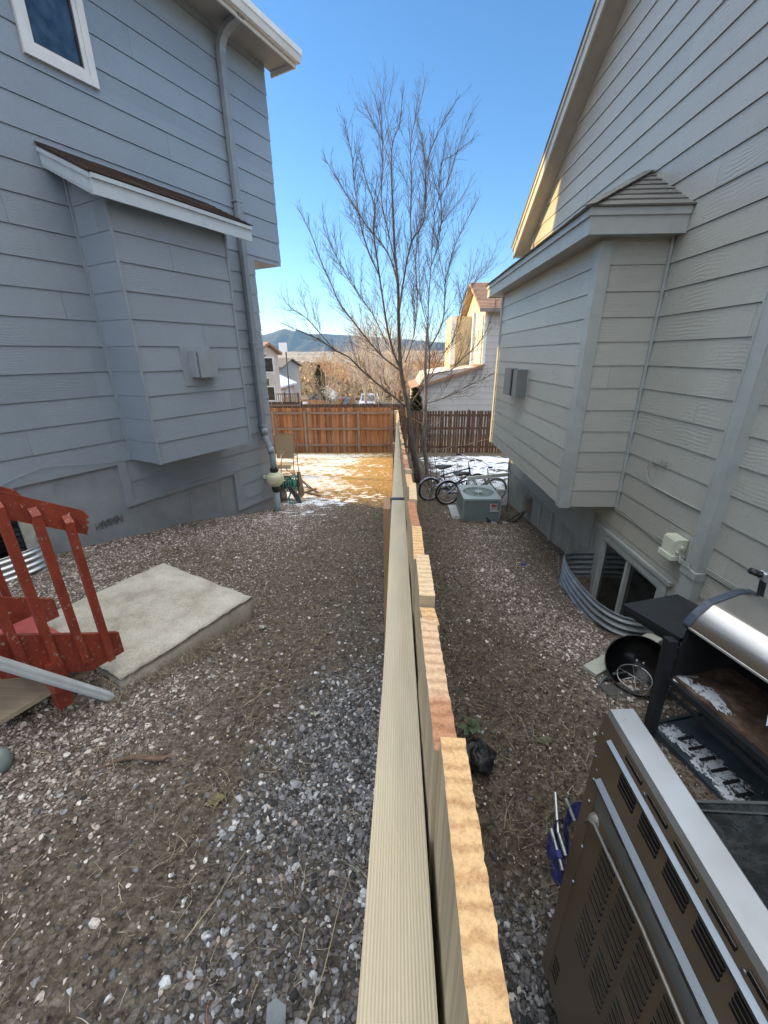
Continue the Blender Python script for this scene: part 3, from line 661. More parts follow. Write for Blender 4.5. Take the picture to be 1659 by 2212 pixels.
# ---------------------------------------------------------------- right house
XW=2.38; PT=.2085; ZL=-1.157
TAUPE=(.415,.405,.355)
M_tp=paint_siding('grey_green_siding',TAUPE,R(90),.32,.33)
M_tpf=plain('grey_foundation_paint',(.30,.30,.275),.65,0,.18,4,.5,.006,30,c2=(.40,.40,.36))
M_tpt=plain('grey_green_trim_paint',(.36,.375,.355),.42,0,.10,6,.3,.002,40)
H2=empty('house',(XW,4,-2.6),'grey green lap sided house with a steep gable roof and a hip roofed bay','house')
OR=Vector((XW,0,0)); UY=Vector((0,1,0)); NX=Vector((-1,0,0))
def rake(y): return 1.72+.612*(8.72-y)   # underside of the gable rake at the wall
YR=2.0
w=MB()
polys=[[(8.4,-1.75),(8.4,rake(8.4)),(7.2,rake(7.2)),(7.2,-1.75)],
 [(7.2,-1.75),(7.2,rake(7.2)),(4.42,rake(4.42)),(4.42,-1.75)],
 [(4.42,-1.84),(4.42,rake(4.42)),(3.12,rake(3.12)),(3.12,-1.84)],
 [(3.12,-2.2),(3.12,rake(3.12)),(YR,rake(YR)),(YR,-2.2)],
 [(YR,-2.2),(YR,rake(YR)),(-4,rake(YR)-3.7),(-4,-2.2)]]
polys=[[(p[0],p[1]) for p in q] for q in polys]
siding(w,OR,UY,NX,polys,ZL,PT,.011)
w.prism([(XW+.02,8.38,-1.8),(XW+.02,8.38,rake(8.4)),(XW+.02,YR,rake(YR)),(XW+.02,-4,rake(YR)-3.7),(XW+.02,-4,-2.0),(XW+.02,3.12,-2.0),(XW+.02,3.12,-1.85),(XW+.02,4.42,-1.85),(XW+.02,4.42,-1.8)],(7,0,0))
obj('wall',w,M_tp,H2)
w=MB()
w.box(XW+.006,XW+7,4.43,8.39,-3.6,-1.74); w.box(XW+.006,XW+7,-4,3.11,-3.6,-2.19); w.box(XW+.05,XW+7,3.11,4.43,-3.6,-2.93)
for y_ in (5.2,6.3): w.box(XW-.006,XW+.01,y_,y_+.012,-3.3,-2.24)
obj('foundation',w,M_tpf,H2)
w=MB(); 
w.box(XW-.004,XW+.01,4.60,8.40,-2.26,-1.752)   # smooth skirt panel under the laps
w.box(XW-.03,XW,5.76,5.82,-2.9,-2.24); w.box(XW-.028,XW,8.34,8.42,-2.3,rake(8.4))
obj('skirt_trim',w,M_tpt,H2)
# vertical trim chase
w=MB(); w.box(XW-.075,XW-.0,2.80,2.93,-1.60,rake(2.9)); w.box(XW-.095,XW-.0,2.78,2.95,-1.64,-1.58); w.box(XW-.085,XW-.0,2.79,2.94,-2.6,-1.64)
w.box(XW-.081,XW-.074,2.80,2.815,-1.58,2.5); w.box(XW-.081,XW-.074,2.915,2.93,-1.58,2.5)
obj('downspout',w,M_tpt,H2)
# gable roof, rake board, soffit
M_rk=plain('cream_rake_paint',(.46,.44,.38),.45,0,.08,6,.2,.002,50)
SX=XW-.24
def rk(y,dz=0): return 1.72+.612*(8.72-y)+dz
w=MB(); w.prism([(SX,8.80,rk(8.80)-.03),(SX,8.80,rk(8.8)+.17),(SX,YR,rk(YR)+.17),(SX,-4,rk(YR)+.17-3.7),(SX,-4,rk(YR)-.03-3.7),(SX,YR,rk(YR)-.03)],(.024,0,0))
w.prism([(SX-.018,8.83,rk(8.83)+.12),(SX-.018,8.83,rk(8.83)+.20),(SX-.018,YR,rk(YR)+.20),(SX-.018,YR,rk(YR)+.12)],(.018,0,0))
w.box(SX,XW+.3,8.76,8.78,rk(8.78)-.03,rk(8.78)+.12)
obj('rake_board',w,M_rk,H2)
w=MB(); w.prism([(SX+.024,8.76,rk(8.76)-.01),(SX+.024,YR,rk(YR)-.01),(SX+.024,YR,rk(YR)+.01),(SX+.024,8.76,rk(8.76)+.01)],(.26,0,0)); obj('soffit',w,plain('tan_soffit_paint',(.36,.33,.28),.6,0,.1,5),H2)
w=MB(); w.prism([(SX-.03,8.86,rk(8.86)+.195),(SX-.03,YR,rk(YR)+.195),(SX-.03,-4,rk(YR)+.195-3.7),(SX-.03,-4,rk(YR)+.23-3.7),(SX-.03,YR,rk(YR)+.23),(SX-.03,8.86,rk(8.86)+.23)],(8,0,0)); obj('roof',w,M_shg,H2)
# bay with hip roof
XB=1.785
by=MB()
siding(by,Vector((XB,0,0)),UY,NX,[[(4.176,-1.545),(7.74,-1.545),(7.74,.90),(4.176,.90)]],ZL,PT,.010)
siding(by,Vector((0,4.176,0)),Vector((1,0,0)),Vector((0,-1,0)),[[(XB-.01,-1.545),(XW,-1.545),(XW,.93),(XB-.01,.93)]],ZL,PT,.010)
by.box(XB+.005,XW+.1,4.18,7.735,-1.54,.95)
bay=obj('bay',by,M_tp,H2)
t_=MB(); t_.prism([(XB-.03,4.27,-1.555),(XB-.001,4.27,-1.555),(XB-.001,4.176,-1.555),(XB+.075,4.176,-1.555),(XB+.075,4.146,-1.555),(XB-.03,4.146,-1.555)],(0,0,2.455)); obj('corner_trim',t_,M_tpt,bay)
t_=MB(); t_.box(XW-.035,XW-.013,4.14,4.163,-1.545,.93); obj('corner_trim',t_,M_tpt,bay)
t_=MB(); t_.box(XB-.022,XB,7.66,7.75,-1.55,.9); obj('corner_trim',t_,M_tpt,bay)
t_=MB(); XE=1.577
t_.box(XE,XE+.022,4.0,8.05,.915,1.085); t_.box(XE+.022,XW-.014,4.0,4.022,.915,1.085); t_.box(XE-.018,XE,3.985,8.06,1.045,1.10); t_.box(XE,XW-.013,3.984,4.0,1.045,1.10)
t_.box(XE+.022,XW+.0,8.03,8.05,.915,1.085)
obj('bay_fascia',t_,M_tpt,bay)
t_=MB(); t_.box(XE+.02,XW-.01,4.02,8.03,.925,.94); obj('bay_soffit',t_,M_tpt,bay)
rf=MB(); Ea=Vector((XE-.04,3.965,1.10)); ap=Vector((XW-.005,4.80,1.59)); Eb=Vector((XE-.04,8.09,1.10)); bp=Vector((XW-.005,7.25,1.59)); Ec=Vector((XW-.005,3.965,1.10))
rf.add([Ea,Ec,ap,Eb,bp,Vector((XW,8.09,1.10))],[(0,1,2),(0,2,4,3),(3,4,5),(0,3,5,1)])
u_=Vector((0,1,0)); w_=Vector((ap.x-Ea.x,0,ap.z-Ea.z)); L_=w_.length; w_.normalize()
shingles(rf,Ea,u_,w_,[(0,0),(Eb.y-Ea.y,0),(bp.y-Ea.y,L_),(ap.y-Ea.y,L_)],.135,.26,.007,5)
w2=Vector((0,ap.y-Ec.y,ap.z-Ec.z)); L2=w2.length; w2.normalize()
shingles(rf,Ea,Vector((1,0,0)),w2,[(0,0),(XW-Ea.x,0),(XW-Ea.x,L2)],.135,.24,.007,6)
for k in range(9):
    a_=Ea.lerp(ap,k/9);b_=Ea.lerp(ap,(k+1.15)/9); rf.bar(a_+Vector((0,0,.012)),b_+Vector((0,0,.017)),.11,.008)
obj('bay_roof',rf,M_shg,bay)
# fireplace vent
vb=MB(); vb.box(XB-.02,XB,5.80,6.62,-.62,-.20); vn=obj('flue_vent',vb,M_tpt,bay)
MVT=metal('grey_painted_steel',(.22,.22,.21),.45,.1,8,.4)
vb=MB(); vb.box(XB-.16,XB-.02,5.83,6.05,-.55,-.2); vb.box(XB-.15,XB-.06,6.12,6.38,-.55,-.22); vb.box(XB-.17,XB-.09,6.06,6.48,-.56,-.19)
for k in range(4): vb.box(XB-.175,XB-.02,6.06+.02*k,6.064+.02*k,-.55,-.2)
obj('vent_hood',vb,MVT,vn)
# basement window and its well
bw=MB()
for a_ in ((4.27,4.42,-2.95,-1.86),(3.12,3.235,-2.95,-1.86)): bw.box(XW-.03,XW+.06,a_[0],a_[1],a_[2],a_[3])
bw.box(XW-.03,XW+.06,3.235,4.27,-1.965,-1.86); bw.box(XW-.045,XW-.01,3.08,4.46,-1.875,-1.84); bw.box(XW-.03,XW+.05,3.235,4.27,-2.95,-2.86)
WB=obj('window',bw,M_tpt,H2)
bw=MB()
for a_ in ((4.235,4.27,-2.86,-1.965),(3.235,3.26,-2.86,-1.965),(3.745,3.785,-2.86,-1.99)): bw.box(XW-.012,XW+.04,*a_)
bw.box(XW-.012,XW+.04,3.26,4.235,-1.995,-1.965); obj('frame',bw,plain('aluminium_frame',(.45,.46,.44),.4,0,.1),WB)
bw=MB(); bw.box(XW+.015,XW+.02,3.785,4.235,-2.86,-1.995); bw.box(XW+.025,XW+.03,3.26,3.745,-2.86,-1.995); obj('pane',bw,glassmat('basement_glass',(.016,.017,.015),.04),WB)
wl=MB()
half=[(XW,4.378),(2.20,4.378),(2.08,4.372),(1.99,4.325),(1.93,4.22),(1.885,4.0),(1.87,3.73),(1.875,3.5),(1.895,3.32),(1.94,3.19),(2.0,3.10),(2.08,3.05),(2.2,3.03),(XW,3.03)]
# smooth the outline
def chaikin(p,k=2):
    for _ in range(k):
        q=[p[0]]
        for a_,b_ in zip(p[:-1],p[1:]): q+=[(a_[0]*.75+b_[0]*.25,a_[1]*.75+b_[1]*.25),(a_[0]*.25+b_[0]*.75,a_[1]*.25+b_[1]*.75)]
        p=q+[p[-1]]
    return p
half=chaikin(half)
corr(wl,half,-3.15,-2.19,.017,.067); WR=obj('window_well',wl,M_galvd,None,smooth=True); tag(WR,'weathered grey corrugated window well against the grey green house wall','window well')
wl=MB(); wl.tube([(p[0],p[1],-2.19) for p in half],.009,6); obj('rim',wl,M_galvd,WR)
wl=MB(); wl.bar((1.90,4.30,-2.2),(1.93,4.15,-2.85),.03,.006,(1,0,0)); obj('bracket',wl,MVT,WR)
# cream phone box, cables
eb=MB(); eb.box(XW-.10,XW-.013,3.045,3.20,-1.585,-1.42); eb.box(XW-.115,XW-.10,3.05,3.195,-1.575,-1.43); EB=obj('phone_junction_box',eb,plain('cream_box_plastic',(.62,.63,.50),.45,0,.08),H2)
eb=MB(); eb.box(XW-.125,XW-.013,3.035,3.21,-1.60,-1.56); obj('cover',eb,plain('cream_box_plastic_b',(.66,.66,.55),.5),EB)
eb=MB(); eb.lathe((XW-.05,3.045,-1.49),(0,-1,0),[(.02,0),(.02,.02),(.0,.022)],12); eb.lathe((XW-.09,3.045,-1.52),(0,-1,0),[(.008,0),(.008,.025),(.0,.027)],8); obj('knob',eb,plain('cream_box_plastic_c',(.55,.55,.45),.5),EB)
cb=MB()
for dz,dx in ((0,0),(.014,.004),(.03,0)):
    pts=[(4.17,-1.585),(3.95,-1.575),(3.72,-1.578),(3.48,-1.585),(3.30,-1.588),(3.2,-1.56)]
    cb.tube([(XW-.022-dx,y_,z_+dz+.006*math.sin(y_*9+dz*90)) for y_,z_ in pts],.0045,5)
    pts=[(3.05,-1.55),(2.97,-1.575),(2.85,-1.57)]
    cb.tube([(XW-.06-.04*(i>0),y_,z_+dz) for i,(y_,z_) in enumerate(pts)],.0045,5)
    pts=[(2.79,-1.565),(2.5,-1.545),(2.2,-1.52),(1.8,-1.50),(1.2,-1.49)]
    cb.tube([(XW-.022,y_,z_+dz) for y_,z_ in pts],.0045,5)
cb.tube([(XW-.02,3.62,-1.145),(XW-.02,3.3,-1.148),(XW-.02,2.95,-1.145)],.007,5)
cb.tube([(XW-.02,3.71,-.93),(XW-.03,3.76,-.96),(XW-.03,3.77,-1.03),(XW-.03,3.72,-1.10),(XW-.03,3.66,-1.14),(XW-.02,3.61,-1.147)],.005,5)
cb.tube([(XW-.02,3.72,-.94),(XW-.05,3.6,-.925),(XW-.04,3.55,-.90)],.006,5); cb.box(XW-.05,XW-.013,3.535,3.565,-.925,-.885)
obj('cable',cb,plain('cable_paint',(.33,.33,.29),.5),H2)
eb=MB(); eb.box(XW-.10,XW,6.80,6.94,-2.64,-2.36); obj('disconnect_box',eb,plain('weathered_grey_box',(.22,.20,.16),.6,0,.25,15),H2)

# ---------------------------------------------------------------- new fence between the yards
def ftop(y): return -.23-.068*y if y<1.16 else -.332-(.13*(y-1.16) if y<5 else .4992+.107*(y-5))
def stained_end():
    m_=endgrain('sawn_end_rose_knot',(.62,.43,.27),(.40,.21,.12),(.03,.01,0),5); nt=m_.node_tree; b=nt.nodes['Principled BSDF']; src=b.inputs['Base Color'].links[0].from_socket
    sp=nt.nodes.new('ShaderNodeSeparateXYZ'); nt.links.new(coords(nt),sp.inputs[0]); wob=mmath(nt,'MULTIPLY',noise(nt,coords(nt),45,3),.03)
    mr=nt.nodes.new('ShaderNodeMapRange'); nt.links.new(mmath(nt,'ADD',sp.outputs['Y'],wob),mr.inputs[0]); mr.inputs[1].default_value=.236-8+.015; mr.inputs[2].default_value=.252-8+.015; mr.inputs[3].default_value=1; mr.inputs[4].default_value=0
    nt.links.new(mixc(nt,mr.outputs[0],src,mixc(nt,.8,src,(.66,.42,.33),'MULTIPLY')),b.inputs['Base Color']); return m_
def plank_mat(name,c1,c2,axis,isl=.22):
    return wood(name,c1,c2,axis,.7,1,isl)
# planed rail: fine parallel growth lines along the length
def rail_mat():
    m,nt,b=nodes_mat('pale_pine_rail')
    w=N(nt,'ShaderNodeTexWave',Scale=150.0,Distortion=2.6,Detail=2.5,_bands_direction='X'); w.inputs['Detail Scale'].default_value=.8
    nt.links.new(coords(nt,(1,.045,1)),w.inputs['Vector'])
    n1=noise(nt,coords(nt,(30,1.2,30)),2,5,.6); n2=noise(nt,coords(nt),2.5,4)
    cc=ramp(nt,w.outputs['Fac'],[(.1,(.32,.255,.165)),(.4,(.50,.42,.285)),(.9,(.57,.485,.34))])
    cc=mixc(nt,.45,cc,ramp(nt,n1,[(.3,(.24,.20,.14)),(.7,(.60,.51,.36))])); kn=N(nt,'ShaderNodeTexVoronoi',Scale=1.0); nt.links.new(coords(nt,(9,3.1,.3)),kn.inputs['Vector']); cc=mixc(nt,ramp(nt,kn.outputs['Distance'],[(.035,.85),(.085,0)]),cc,(.17,.09,.045)); cc=mixc(nt,.4,cc,ramp(nt,n2,[(.35,(.36,.335,.27)),(.65,(.56,.46,.31))]))
    nt.links.new(cc,b.inputs['Base Color']); b.inputs['Roughness'].default_value=.62; bump(nt,b,w.outputs['Fac'],.35,.0012); return m
def endgrain(name,cA,cB,off,seed):
    m,nt,b=nodes_mat(name); mp=coords(nt,(1,1,0)); 
    ad=nt.nodes.new('ShaderNodeVectorMath'); ad.operation='ADD'; ad.inputs[1].default_value=off; nt.links.new(mp,ad.inputs[0])
    w=N(nt,'ShaderNodeTexWave',Scale=27.0,Distortion=4.0,Detail=4.0,_wave_type='RINGS',_rings_direction='Z'); w.inputs['Detail Scale'].default_value=3; w.inputs['Phase Offset'].default_value=seed
    nt.links.new(ad.outputs[0],w.inputs['Vector'])
    fib=noise(nt,coords(nt,(1,1,1)),420,4,.8); blot=noise(nt,coords(nt),28,4,.6)
    cc=ramp(nt,w.outputs['Fac'],[(.05,cB),(.45,cA),(.9,tuple(min(1,x*1.18) for x in cA))])
    cc=mixc(nt,.42,cc,ramp(nt,fib,[(.32,tuple(x*.42 for x in cA)),(.6,tuple(min(1,x*1.5) for x in cA))]))
    cc=mixc(nt,.2,cc,ramp(nt,blot,[(.35,cB),(.65,cA)]))
    nt.links.new(cc,b.inputs['Base Color']); b.inputs['Roughness'].default_value=.85
    h=mmath(nt,'ADD',fib,mmath(nt,'MULTIPLY',w.outputs['Fac'],.25)); bump(nt,b,h,.55,.002); return m
M_rail=rail_mat(); M_pk=wood('pale_cedar_picket',(.46,.37,.235),(.30,.235,.14),'Z',.7,1,.3)
EG=[endgrain('sawn_end_gold',(.66,.43,.215),(.40,.20,.08),(.02,.03,0),0),endgrain('sawn_end_rust',(.44,.20,.10),(.20,.07,.045),(.01,-.02,0),2),endgrain('sawn_end_tan',(.64,.48,.29),(.44,.29,.16),(-.01,.05,0),4),endgrain('sawn_end_honey',(.58,.38,.22),(.33,.16,.09),(.03,.01,0),5)]
EG.append(stained_end())
FN=empty('fence',(.0,8,-3),'new pale wood picket fence running down the middle between the two yards','fence')
FX0,FX1=-.0145,.0235
edges=[ -.80,-.655,-.51,-.365,-.22,-.085,.052,.195]+[v for v in (.355,.394,.511,.65,.80,.943,1.085,1.228)]
y=edges[-1]
while y<17.3: y+=.147; edges.append(y)
tp={6:.009,7:-.004,8:-.011,9:.002,10:-.006,11:-.004,12:.003}
far=MB(); cnt=0
for i in range(len(edges)-1):
    a_,b_=edges[i],edges[i+1]; dt=tp.get(i,rng.choice([-.014,-.006,0,.004,.008,-.002])); tw=rng.uniform(-.004,.004)
    x0=FX1+.001+rng.uniform(0,.002)+(.0004 if i==6 else (.003 if i==8 else 0)); x1=x0+.0165+rng.uniform(-.001,.0015)
    gb=float(gz(.04,(a_+b_)/2))+.03; z0_,z1_=ftop(a_)+dt,ftop(b_)+dt-.002+ (.068*(b_-a_))*.5
    if i<56:
        mb=MB(); k=40 if i<16 else (6 if i<26 else 1)
        L=[];Rr=[]
        for j in range(k+1):
            t_=j/k; yy=a_+.0015+(b_-a_-.003)*t_; zz=z0_+(z1_-z0_)*t_; jj=.0011 if k>1 else 0
            L.append((x0+rng.gauss(0,jj*.12)+tw*t_,yy,zz+rng.gauss(0,jj*.15))); Rr.append((x1+rng.gauss(0,jj*.22)+tw*t_,yy,zz-.001+rng.gauss(0,jj*.15)))
        for j in range(k):
            mb.quad(L[j],Rr[j],Rr[j+1],L[j+1],1)
            lo=lambda p:(p[0],p[1],gb)
            mb.quad(lo(L[j]),L[j],L[j+1],lo(L[j+1])); mb.quad(Rr[j],lo(Rr[j]),lo(Rr[j+1]),Rr[j+1])
        mb.quad(lo(L[0]),lo(Rr[0]),Rr[0],L[0]); mb.quad(lo(L[-1]),L[-1],Rr[-1],lo(Rr[-1]))
        eg={4:EG[0],5:EG[0],6:EG[0],7:EG[4],8:EG[0],9:EG[2],10:EG[0],11:EG[1],12:EG[2],13:EG[0],14:EG[2]}.get(i)
        o=obj('picket',mb,[M_pk,eg or rng.choice(EG)],FN)
        if i==11: o['label']='picket with a darker rust red sawn top'
    else:
        far.box(x0,x1,a_+.002,b_-.002,gb,z0_,0,1)
obj('picket_panel',far,[M_pk,EG[2]],FN)
RZ=.098
segs=[(-1.2,1.147),(1.165,3.90),(3.91,6.9),(6.91,9.3),(9.31,11.7),(11.71,14.1),(14.11,17.0)]
for k,(a_,b_) in enumerate(segs):
    for d_,nm in ((RZ,'rail'),(RZ+.70,'rail'),(RZ+1.38,'rail')):
        mb=MB(); drop=.0
        x0,x1=FX0-.001*(k%2),FX1
        n_=24
        for j in range(n_):
            ya=a_+(b_-a_)*j/n_; yb=a_+(b_-a_)*(j+1)/n_; wa=-.02*max(0,.4-ya) if k==0 else 0; wb=-.02*max(0,.4-yb) if k==0 else 0; za,zb=ftop(ya)-d_-drop,ftop(yb)-d_-drop
            mb.hexa([(x0+wa,ya,za-.089),(x1,ya,za-.089),(x1,yb,zb-.089),(x0+wb,yb,zb-.089),(x0+wa,ya,za),(x1,ya,za),(x1,yb,zb),(x0+wb,yb,zb)])
        obj('rail',mb,M_rail,FN)
    if k>0 or True:
        mb=MB(); y_=b_+.005; mb.box(FX0-.024,FX0-.003,y_-.05,y_+.05,float(gz(-.06,y_))-.3,ftop(y_)-.11)
        obj('post',mb,wood('red_brown_post_wood' if k==0 else 'brown_post_wood',(.33,.19,.10),(.20,.11,.06),'Z'),FN)
mb=MB(); mb.box(FX0-.004,FX1+.0005,1.145,1.162,ftop(1.15)-RZ-.10,ftop(1.15)-RZ+.003); mb.box(FX0-.0035,FX0-.0005,1.11,1.20,ftop(1.17)-RZ-.09,ftop(1.17)-RZ-.012)
obj('bracket',mb,metal('dark_bracket_steel',(.05,.07,.08),.35,.1,20,.8),FN)
# taller end post where the new fence meets the old one
mb=MB(); mb.box(-.10,.02,17.15,17.28,-4.3,ftop(17.2)-.02); obj('post',mb,wood('pale_post_wood',(.55,.46,.30),(.42,.34,.2),'Z'),FN)

# ---------------------------------------------------------------- old back fences
def aged(name,cs,axis='Z'):
    m,nt,b=nodes_mat(name); cc=island(nt,cs); v=coords(nt,(14,14,.8)); cc=mixc(nt,.5,cc,ramp(nt,noise(nt,v,2,6,.7),[(.3,(.035,.018,.012)),(.52,(.15,.07,.035)),(.7,(.42,.30,.21))]))
    nt.links.new(cc,b.inputs['Base Color']); b.inputs['Roughness'].default_value=.85; bump(nt,b,noise(nt,v,3,5),.4,.005); return m
M_old=aged('weathered_orange_cedar',[(0,(.14,.055,.028)),(.25,(.40,.15,.045)),(.5,(.62,.26,.08)),(.7,(.26,.12,.06)),(.88,(.60,.32,.15)),(1,(.66,.50,.37))])
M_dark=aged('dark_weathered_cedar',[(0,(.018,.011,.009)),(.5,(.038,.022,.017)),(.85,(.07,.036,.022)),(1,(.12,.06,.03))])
M_oldr=wood('old_fence_rail',(.27,.19,.135),(.15,.10,.07),'X')
def pickets(mb,x0,x1,Y,zt,zb,wd=.092,gap=.006,dog=True,lean=.01,miss=None):
    x=x0
    while x<x1-.02:
        w_=wd*rng.uniform(.93,1.05); g=gap*rng.uniform(0,2.2); t=zt(x)+rng.uniform(-.012,.012); b_=zb(x); l=rng.uniform(-lean,lean); c_=.02 if dog else 0; yy=Y+rng.uniform(-.004,.004)
        mb.prism([(x,yy,b_),(x+w_,yy,b_),(x+w_+l,yy,t-c_),(x+w_-c_+l,yy,t),(x+c_+l,yy,t),(x+l,yy,t-c_)],(0,.016,0)); x+=w_+g
YB=17.6
F2=empty('fence',(-3,YB,-4),'weathered orange brown wood fence across the back of the left yard','fence')
zt2=lambda x:at(640,881.5,YB).z+.0*x; zb2=lambda x:float(gz(x,YB))-.05
mb=MB(); pickets(mb,-6.6,.0,YB,lambda x:at(700,880.5,YB).z,zb2,.088,.007); obj('picket_panel',mb,M_old,F2)
for px in (660,775,866-20,592):
    p=at(px,930,YB-.09); mb=MB(); mb.box(p.x-.05,p.x+.05,YB-.11,YB-.012,-4.2,at(700,888,YB).z); obj('post',mb,wood('old_post_wood',(.30,.20,.14),(.17,.11,.075),'Z'),F2)
for dy in (892,926,961):
    z_=at(700,dy,YB).z; mb=MB(); mb.box(-6.6,.0,YB-.05,YB-.004,z_-.045,z_+.045); obj('rail',mb,M_oldr,F2)
F3=empty('fence',(2.5,YB,-4),'dark brown gapped picket fence across the back of the right yard','fence')
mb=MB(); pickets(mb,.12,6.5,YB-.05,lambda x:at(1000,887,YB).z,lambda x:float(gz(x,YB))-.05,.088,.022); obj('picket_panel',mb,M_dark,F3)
for z_ in (at(1000,897,YB).z,at(1000,925,YB).z,at(1000,965,YB).z):
    mb=MB(); mb.box(.12,6.5,YB-.03,YB+.02,z_-.045,z_+.045); obj('rail',mb,M_dark,F3)
for x_ in (1.2,3.0,4.8): mb=MB(); mb.box(x_,x_+.09,YB-.03,YB+.07,-4.2,at(1000,885,YB).z); obj('post',mb,M_dark,F3)
# ---------------------------------------------------------------- left yard things
# concrete slab
sx=Vector((-1.38,3.275,0)); sd=Vector((-.626,-1.05,0)).normalized(); st_=Vector((-1.22,.655,0)).normalized(); sd=(sd-st_*sd.dot(st_)).normalized()
m,nt,b=nodes_mat('old_concrete'); v=coords(nt)
n1=noise(nt,v,3.2,5,.65); n2=noise(nt,v,55,5,.75); n3=noise(nt,v,240,2)
cc=ramp(nt,n1,[(.34,(.19,.15,.105)),(.48,(.36,.325,.26)),(.66,(.53,.50,.43))]); cc=mixc(nt,.5,cc,ramp(nt,n2,[(.33,(.10,.08,.06)),(.42,(.40,.37,.31)),(.7,(.58,.55,.48))]))
nt.links.new(cc,b.inputs['Base Color']); b.inputs['Roughness'].default_value=.9; bump(nt,b,mmath(nt,'ADD',n2,mmath(nt,'MULTIPLY',n3,.4)),.35,.004)
M_conc=m
mb=MB(); gx_,gy_=26,28
def slabpt(i,j): return sx+sd*(1.22*i)+st_*(1.39*j)
ring=[]; 
for i in range(gx_+1):
    for j in range(gy_+1):
        p=slabpt(i/gx_,j/gy_); edge=min(i,j,gx_-i,gy_-j); z=-2.135-(.012 if edge==0 else 0)+rng.gauss(0,.0008)
        q=p+Vector((0,0,z)); 
        if edge==0: q+=Vector((rng.gauss(0,.004),rng.gauss(0,.004),rng.gauss(0,.003)))
        mb.v.append(tuple(q))
for i in range(gx_):
    for j in range(gy_):
        a_=i*(gy_+1)+j; mb.f.append((a_,a_+gy_+1,a_+gy_+2,a_+1)); mb.m.append(0)
per=[(i,0) for i in range(gx_)]+[(gx_,j) for j in range(gy_)]+[(i,gy_) for i in range(gx_,0,-1)]+[(0,j) for j in range(gy_,0,-1)]
o_=len(mb.v); k=len(per)
for lv,(dz,dr) in enumerate(((-.035,.010),(-.13,.006),(-.31,-.03))):
    for (i,j) in per:
        b0=mb.v[i*(gy_+1)+j]; c_=slabpt(.5,.5); d_=(Vector((b0[0],b0[1],0))-c_).normalized(); q=Vector(b0)+d_*(dr+rng.gauss(0,.003))+Vector((0,0,dz+rng.gauss(0,.003))); mb.v.append(tuple(q))
for t_ in range(k):
    t2=(t_+1)%k; i,j=per[t_]; i2,j2=per[t2]; a_=i*(gy_+1)+j; b_=i2*(gy_+1)+j2
    mb.f.append((a_,b_,o_+t2,o_+t_)); mb.m.append(0)
    for lv in range(2): mb.f.append((o_+lv*k+t_,o_+lv*k+t2,o_+(lv+1)*k+t2,o_+(lv+1)*k+t_)); mb.m.append(0)
tag(obj('concrete_slab',mb,M_conc,None,smooth=True),'weathered concrete landing slab at the foot of the red stairs','slab')
# red stairs: frame SU along ascent (-A), outward = NN, near side plane through BX
BX=Vector((-2.05,2.27,0)); SU=-A
def SP(t,o,z): return BX+SU*t+NN*o+Vector((0,0,z))
m,nt,b=nodes_mat('chipped_red_paint'); v=coords(nt,(1,1,1)); n1=noise(nt,v,7,5,.6); n2=noise(nt,coords(nt,(30,30,4)),3,5,.7); n3=noise(nt,v,38,6,.75)
cc=ramp(nt,n1,[(.3,(.15,.024,.014)),(.7,(.31,.055,.026))]); cc=mixc(nt,.3,cc,ramp(nt,n2,[(.3,(.14,.02,.012)),(.7,(.38,.07,.04))]))
chip=ramp(nt,n3,[(.615,0),(.63,1)]); cc=mixc(nt,chip,cc,(.42,.34,.28))
nt.links.new(cc,b.inputs['Base Color']); b.inputs['Roughness'].default_value=.5; bump(nt,b,mmath(nt,'SUBTRACT',n2,chip),.3,.003); M_red=m
M_redt=plain('worn_red_tread_paint',(.36,.085,.08),.5,0,.18,9,.3,.003,50)
ST=empty('stairs',SP(.4,-.45,-2.25),'short red painted wooden stairs with a chipped slatted railing at the left edge','stairs')
sl_=.66
for o,nm in ((0,'near'),(-.92,'far')):
    mb=MB(); P=[(-.10,-1.86),(.02,-1.79),(.02+1.9,-1.79+1.9*sl_),(.02+1.9,-2.10+1.9*sl_),(.12,-2.03),(-.10,-2.03)]
    mb.prism([SP(t,o-.042,z) for t,z in P],NN*.04); obj('stringer',mb,M_red,ST)
    mb=MB(); q=[(-.115,-.925),(1.9,-.925+2.015*sl_),(1.9,-1.075+2.015*sl_),(-.155,-1.105)]
    # sawn ragged end
    rag=[(-.125+.012*math.sin(k*2.7)+.004*k,-.93-.0175*k) for k in range(10)]
    q=[(1.9,-.925+2.02*sl_),(-.10,-.915)]+rag[1:]+[(1.9,-1.085+2.02*sl_)]
    mb.prism([SP(t,o-.042,z) for t,z in q],NN*.038); obj('handrail',mb,M_red,ST)
    k=0; t=.0
    while t<1.8:
        mb=MB(); a_,b_=t-.022,t+.022; zt=-.93+t*sl_+.02; zb=-2.05+max(0,t)*sl_+(.03 if k==0 else .02)
        off=o-.002 if o==0 else o-.044-.036
        Pq=[SP(a_,off,zb),SP(b_,off,zb),SP(b_,off+.036,zb),SP(a_,off+.036,zb),SP(a_,off,zt+.0),SP(b_,off,zt+.0),SP(b_,off+.036,zt-.045),SP(a_,off+.036,zt-.045)]
        mb.hexa(Pq); obj('baluster',mb,M_red,ST); t+=.148; k+=1
for k in range(3):
    t0=.10+.27*k; z=-1.90+.18*k
    mb=MB(); mb.fbox(BX,SU,NN,(t0-.02,t0+.27),(-.88,-.042),(z-.035,z)); obj('tread',mb,M_redt,ST)
for q_ in (((.27,.355),(-.085,-.003),(-2.28,-1.84)),((.27,.355),(-.002,.035),(-2.02,-1.80)),((.27,.355),(-.95,-.87),(-2.28,-1.84))):
    mb=MB(); mb.fbox(BX,SU,NN,*q_); obj('post',mb,M_red,ST)
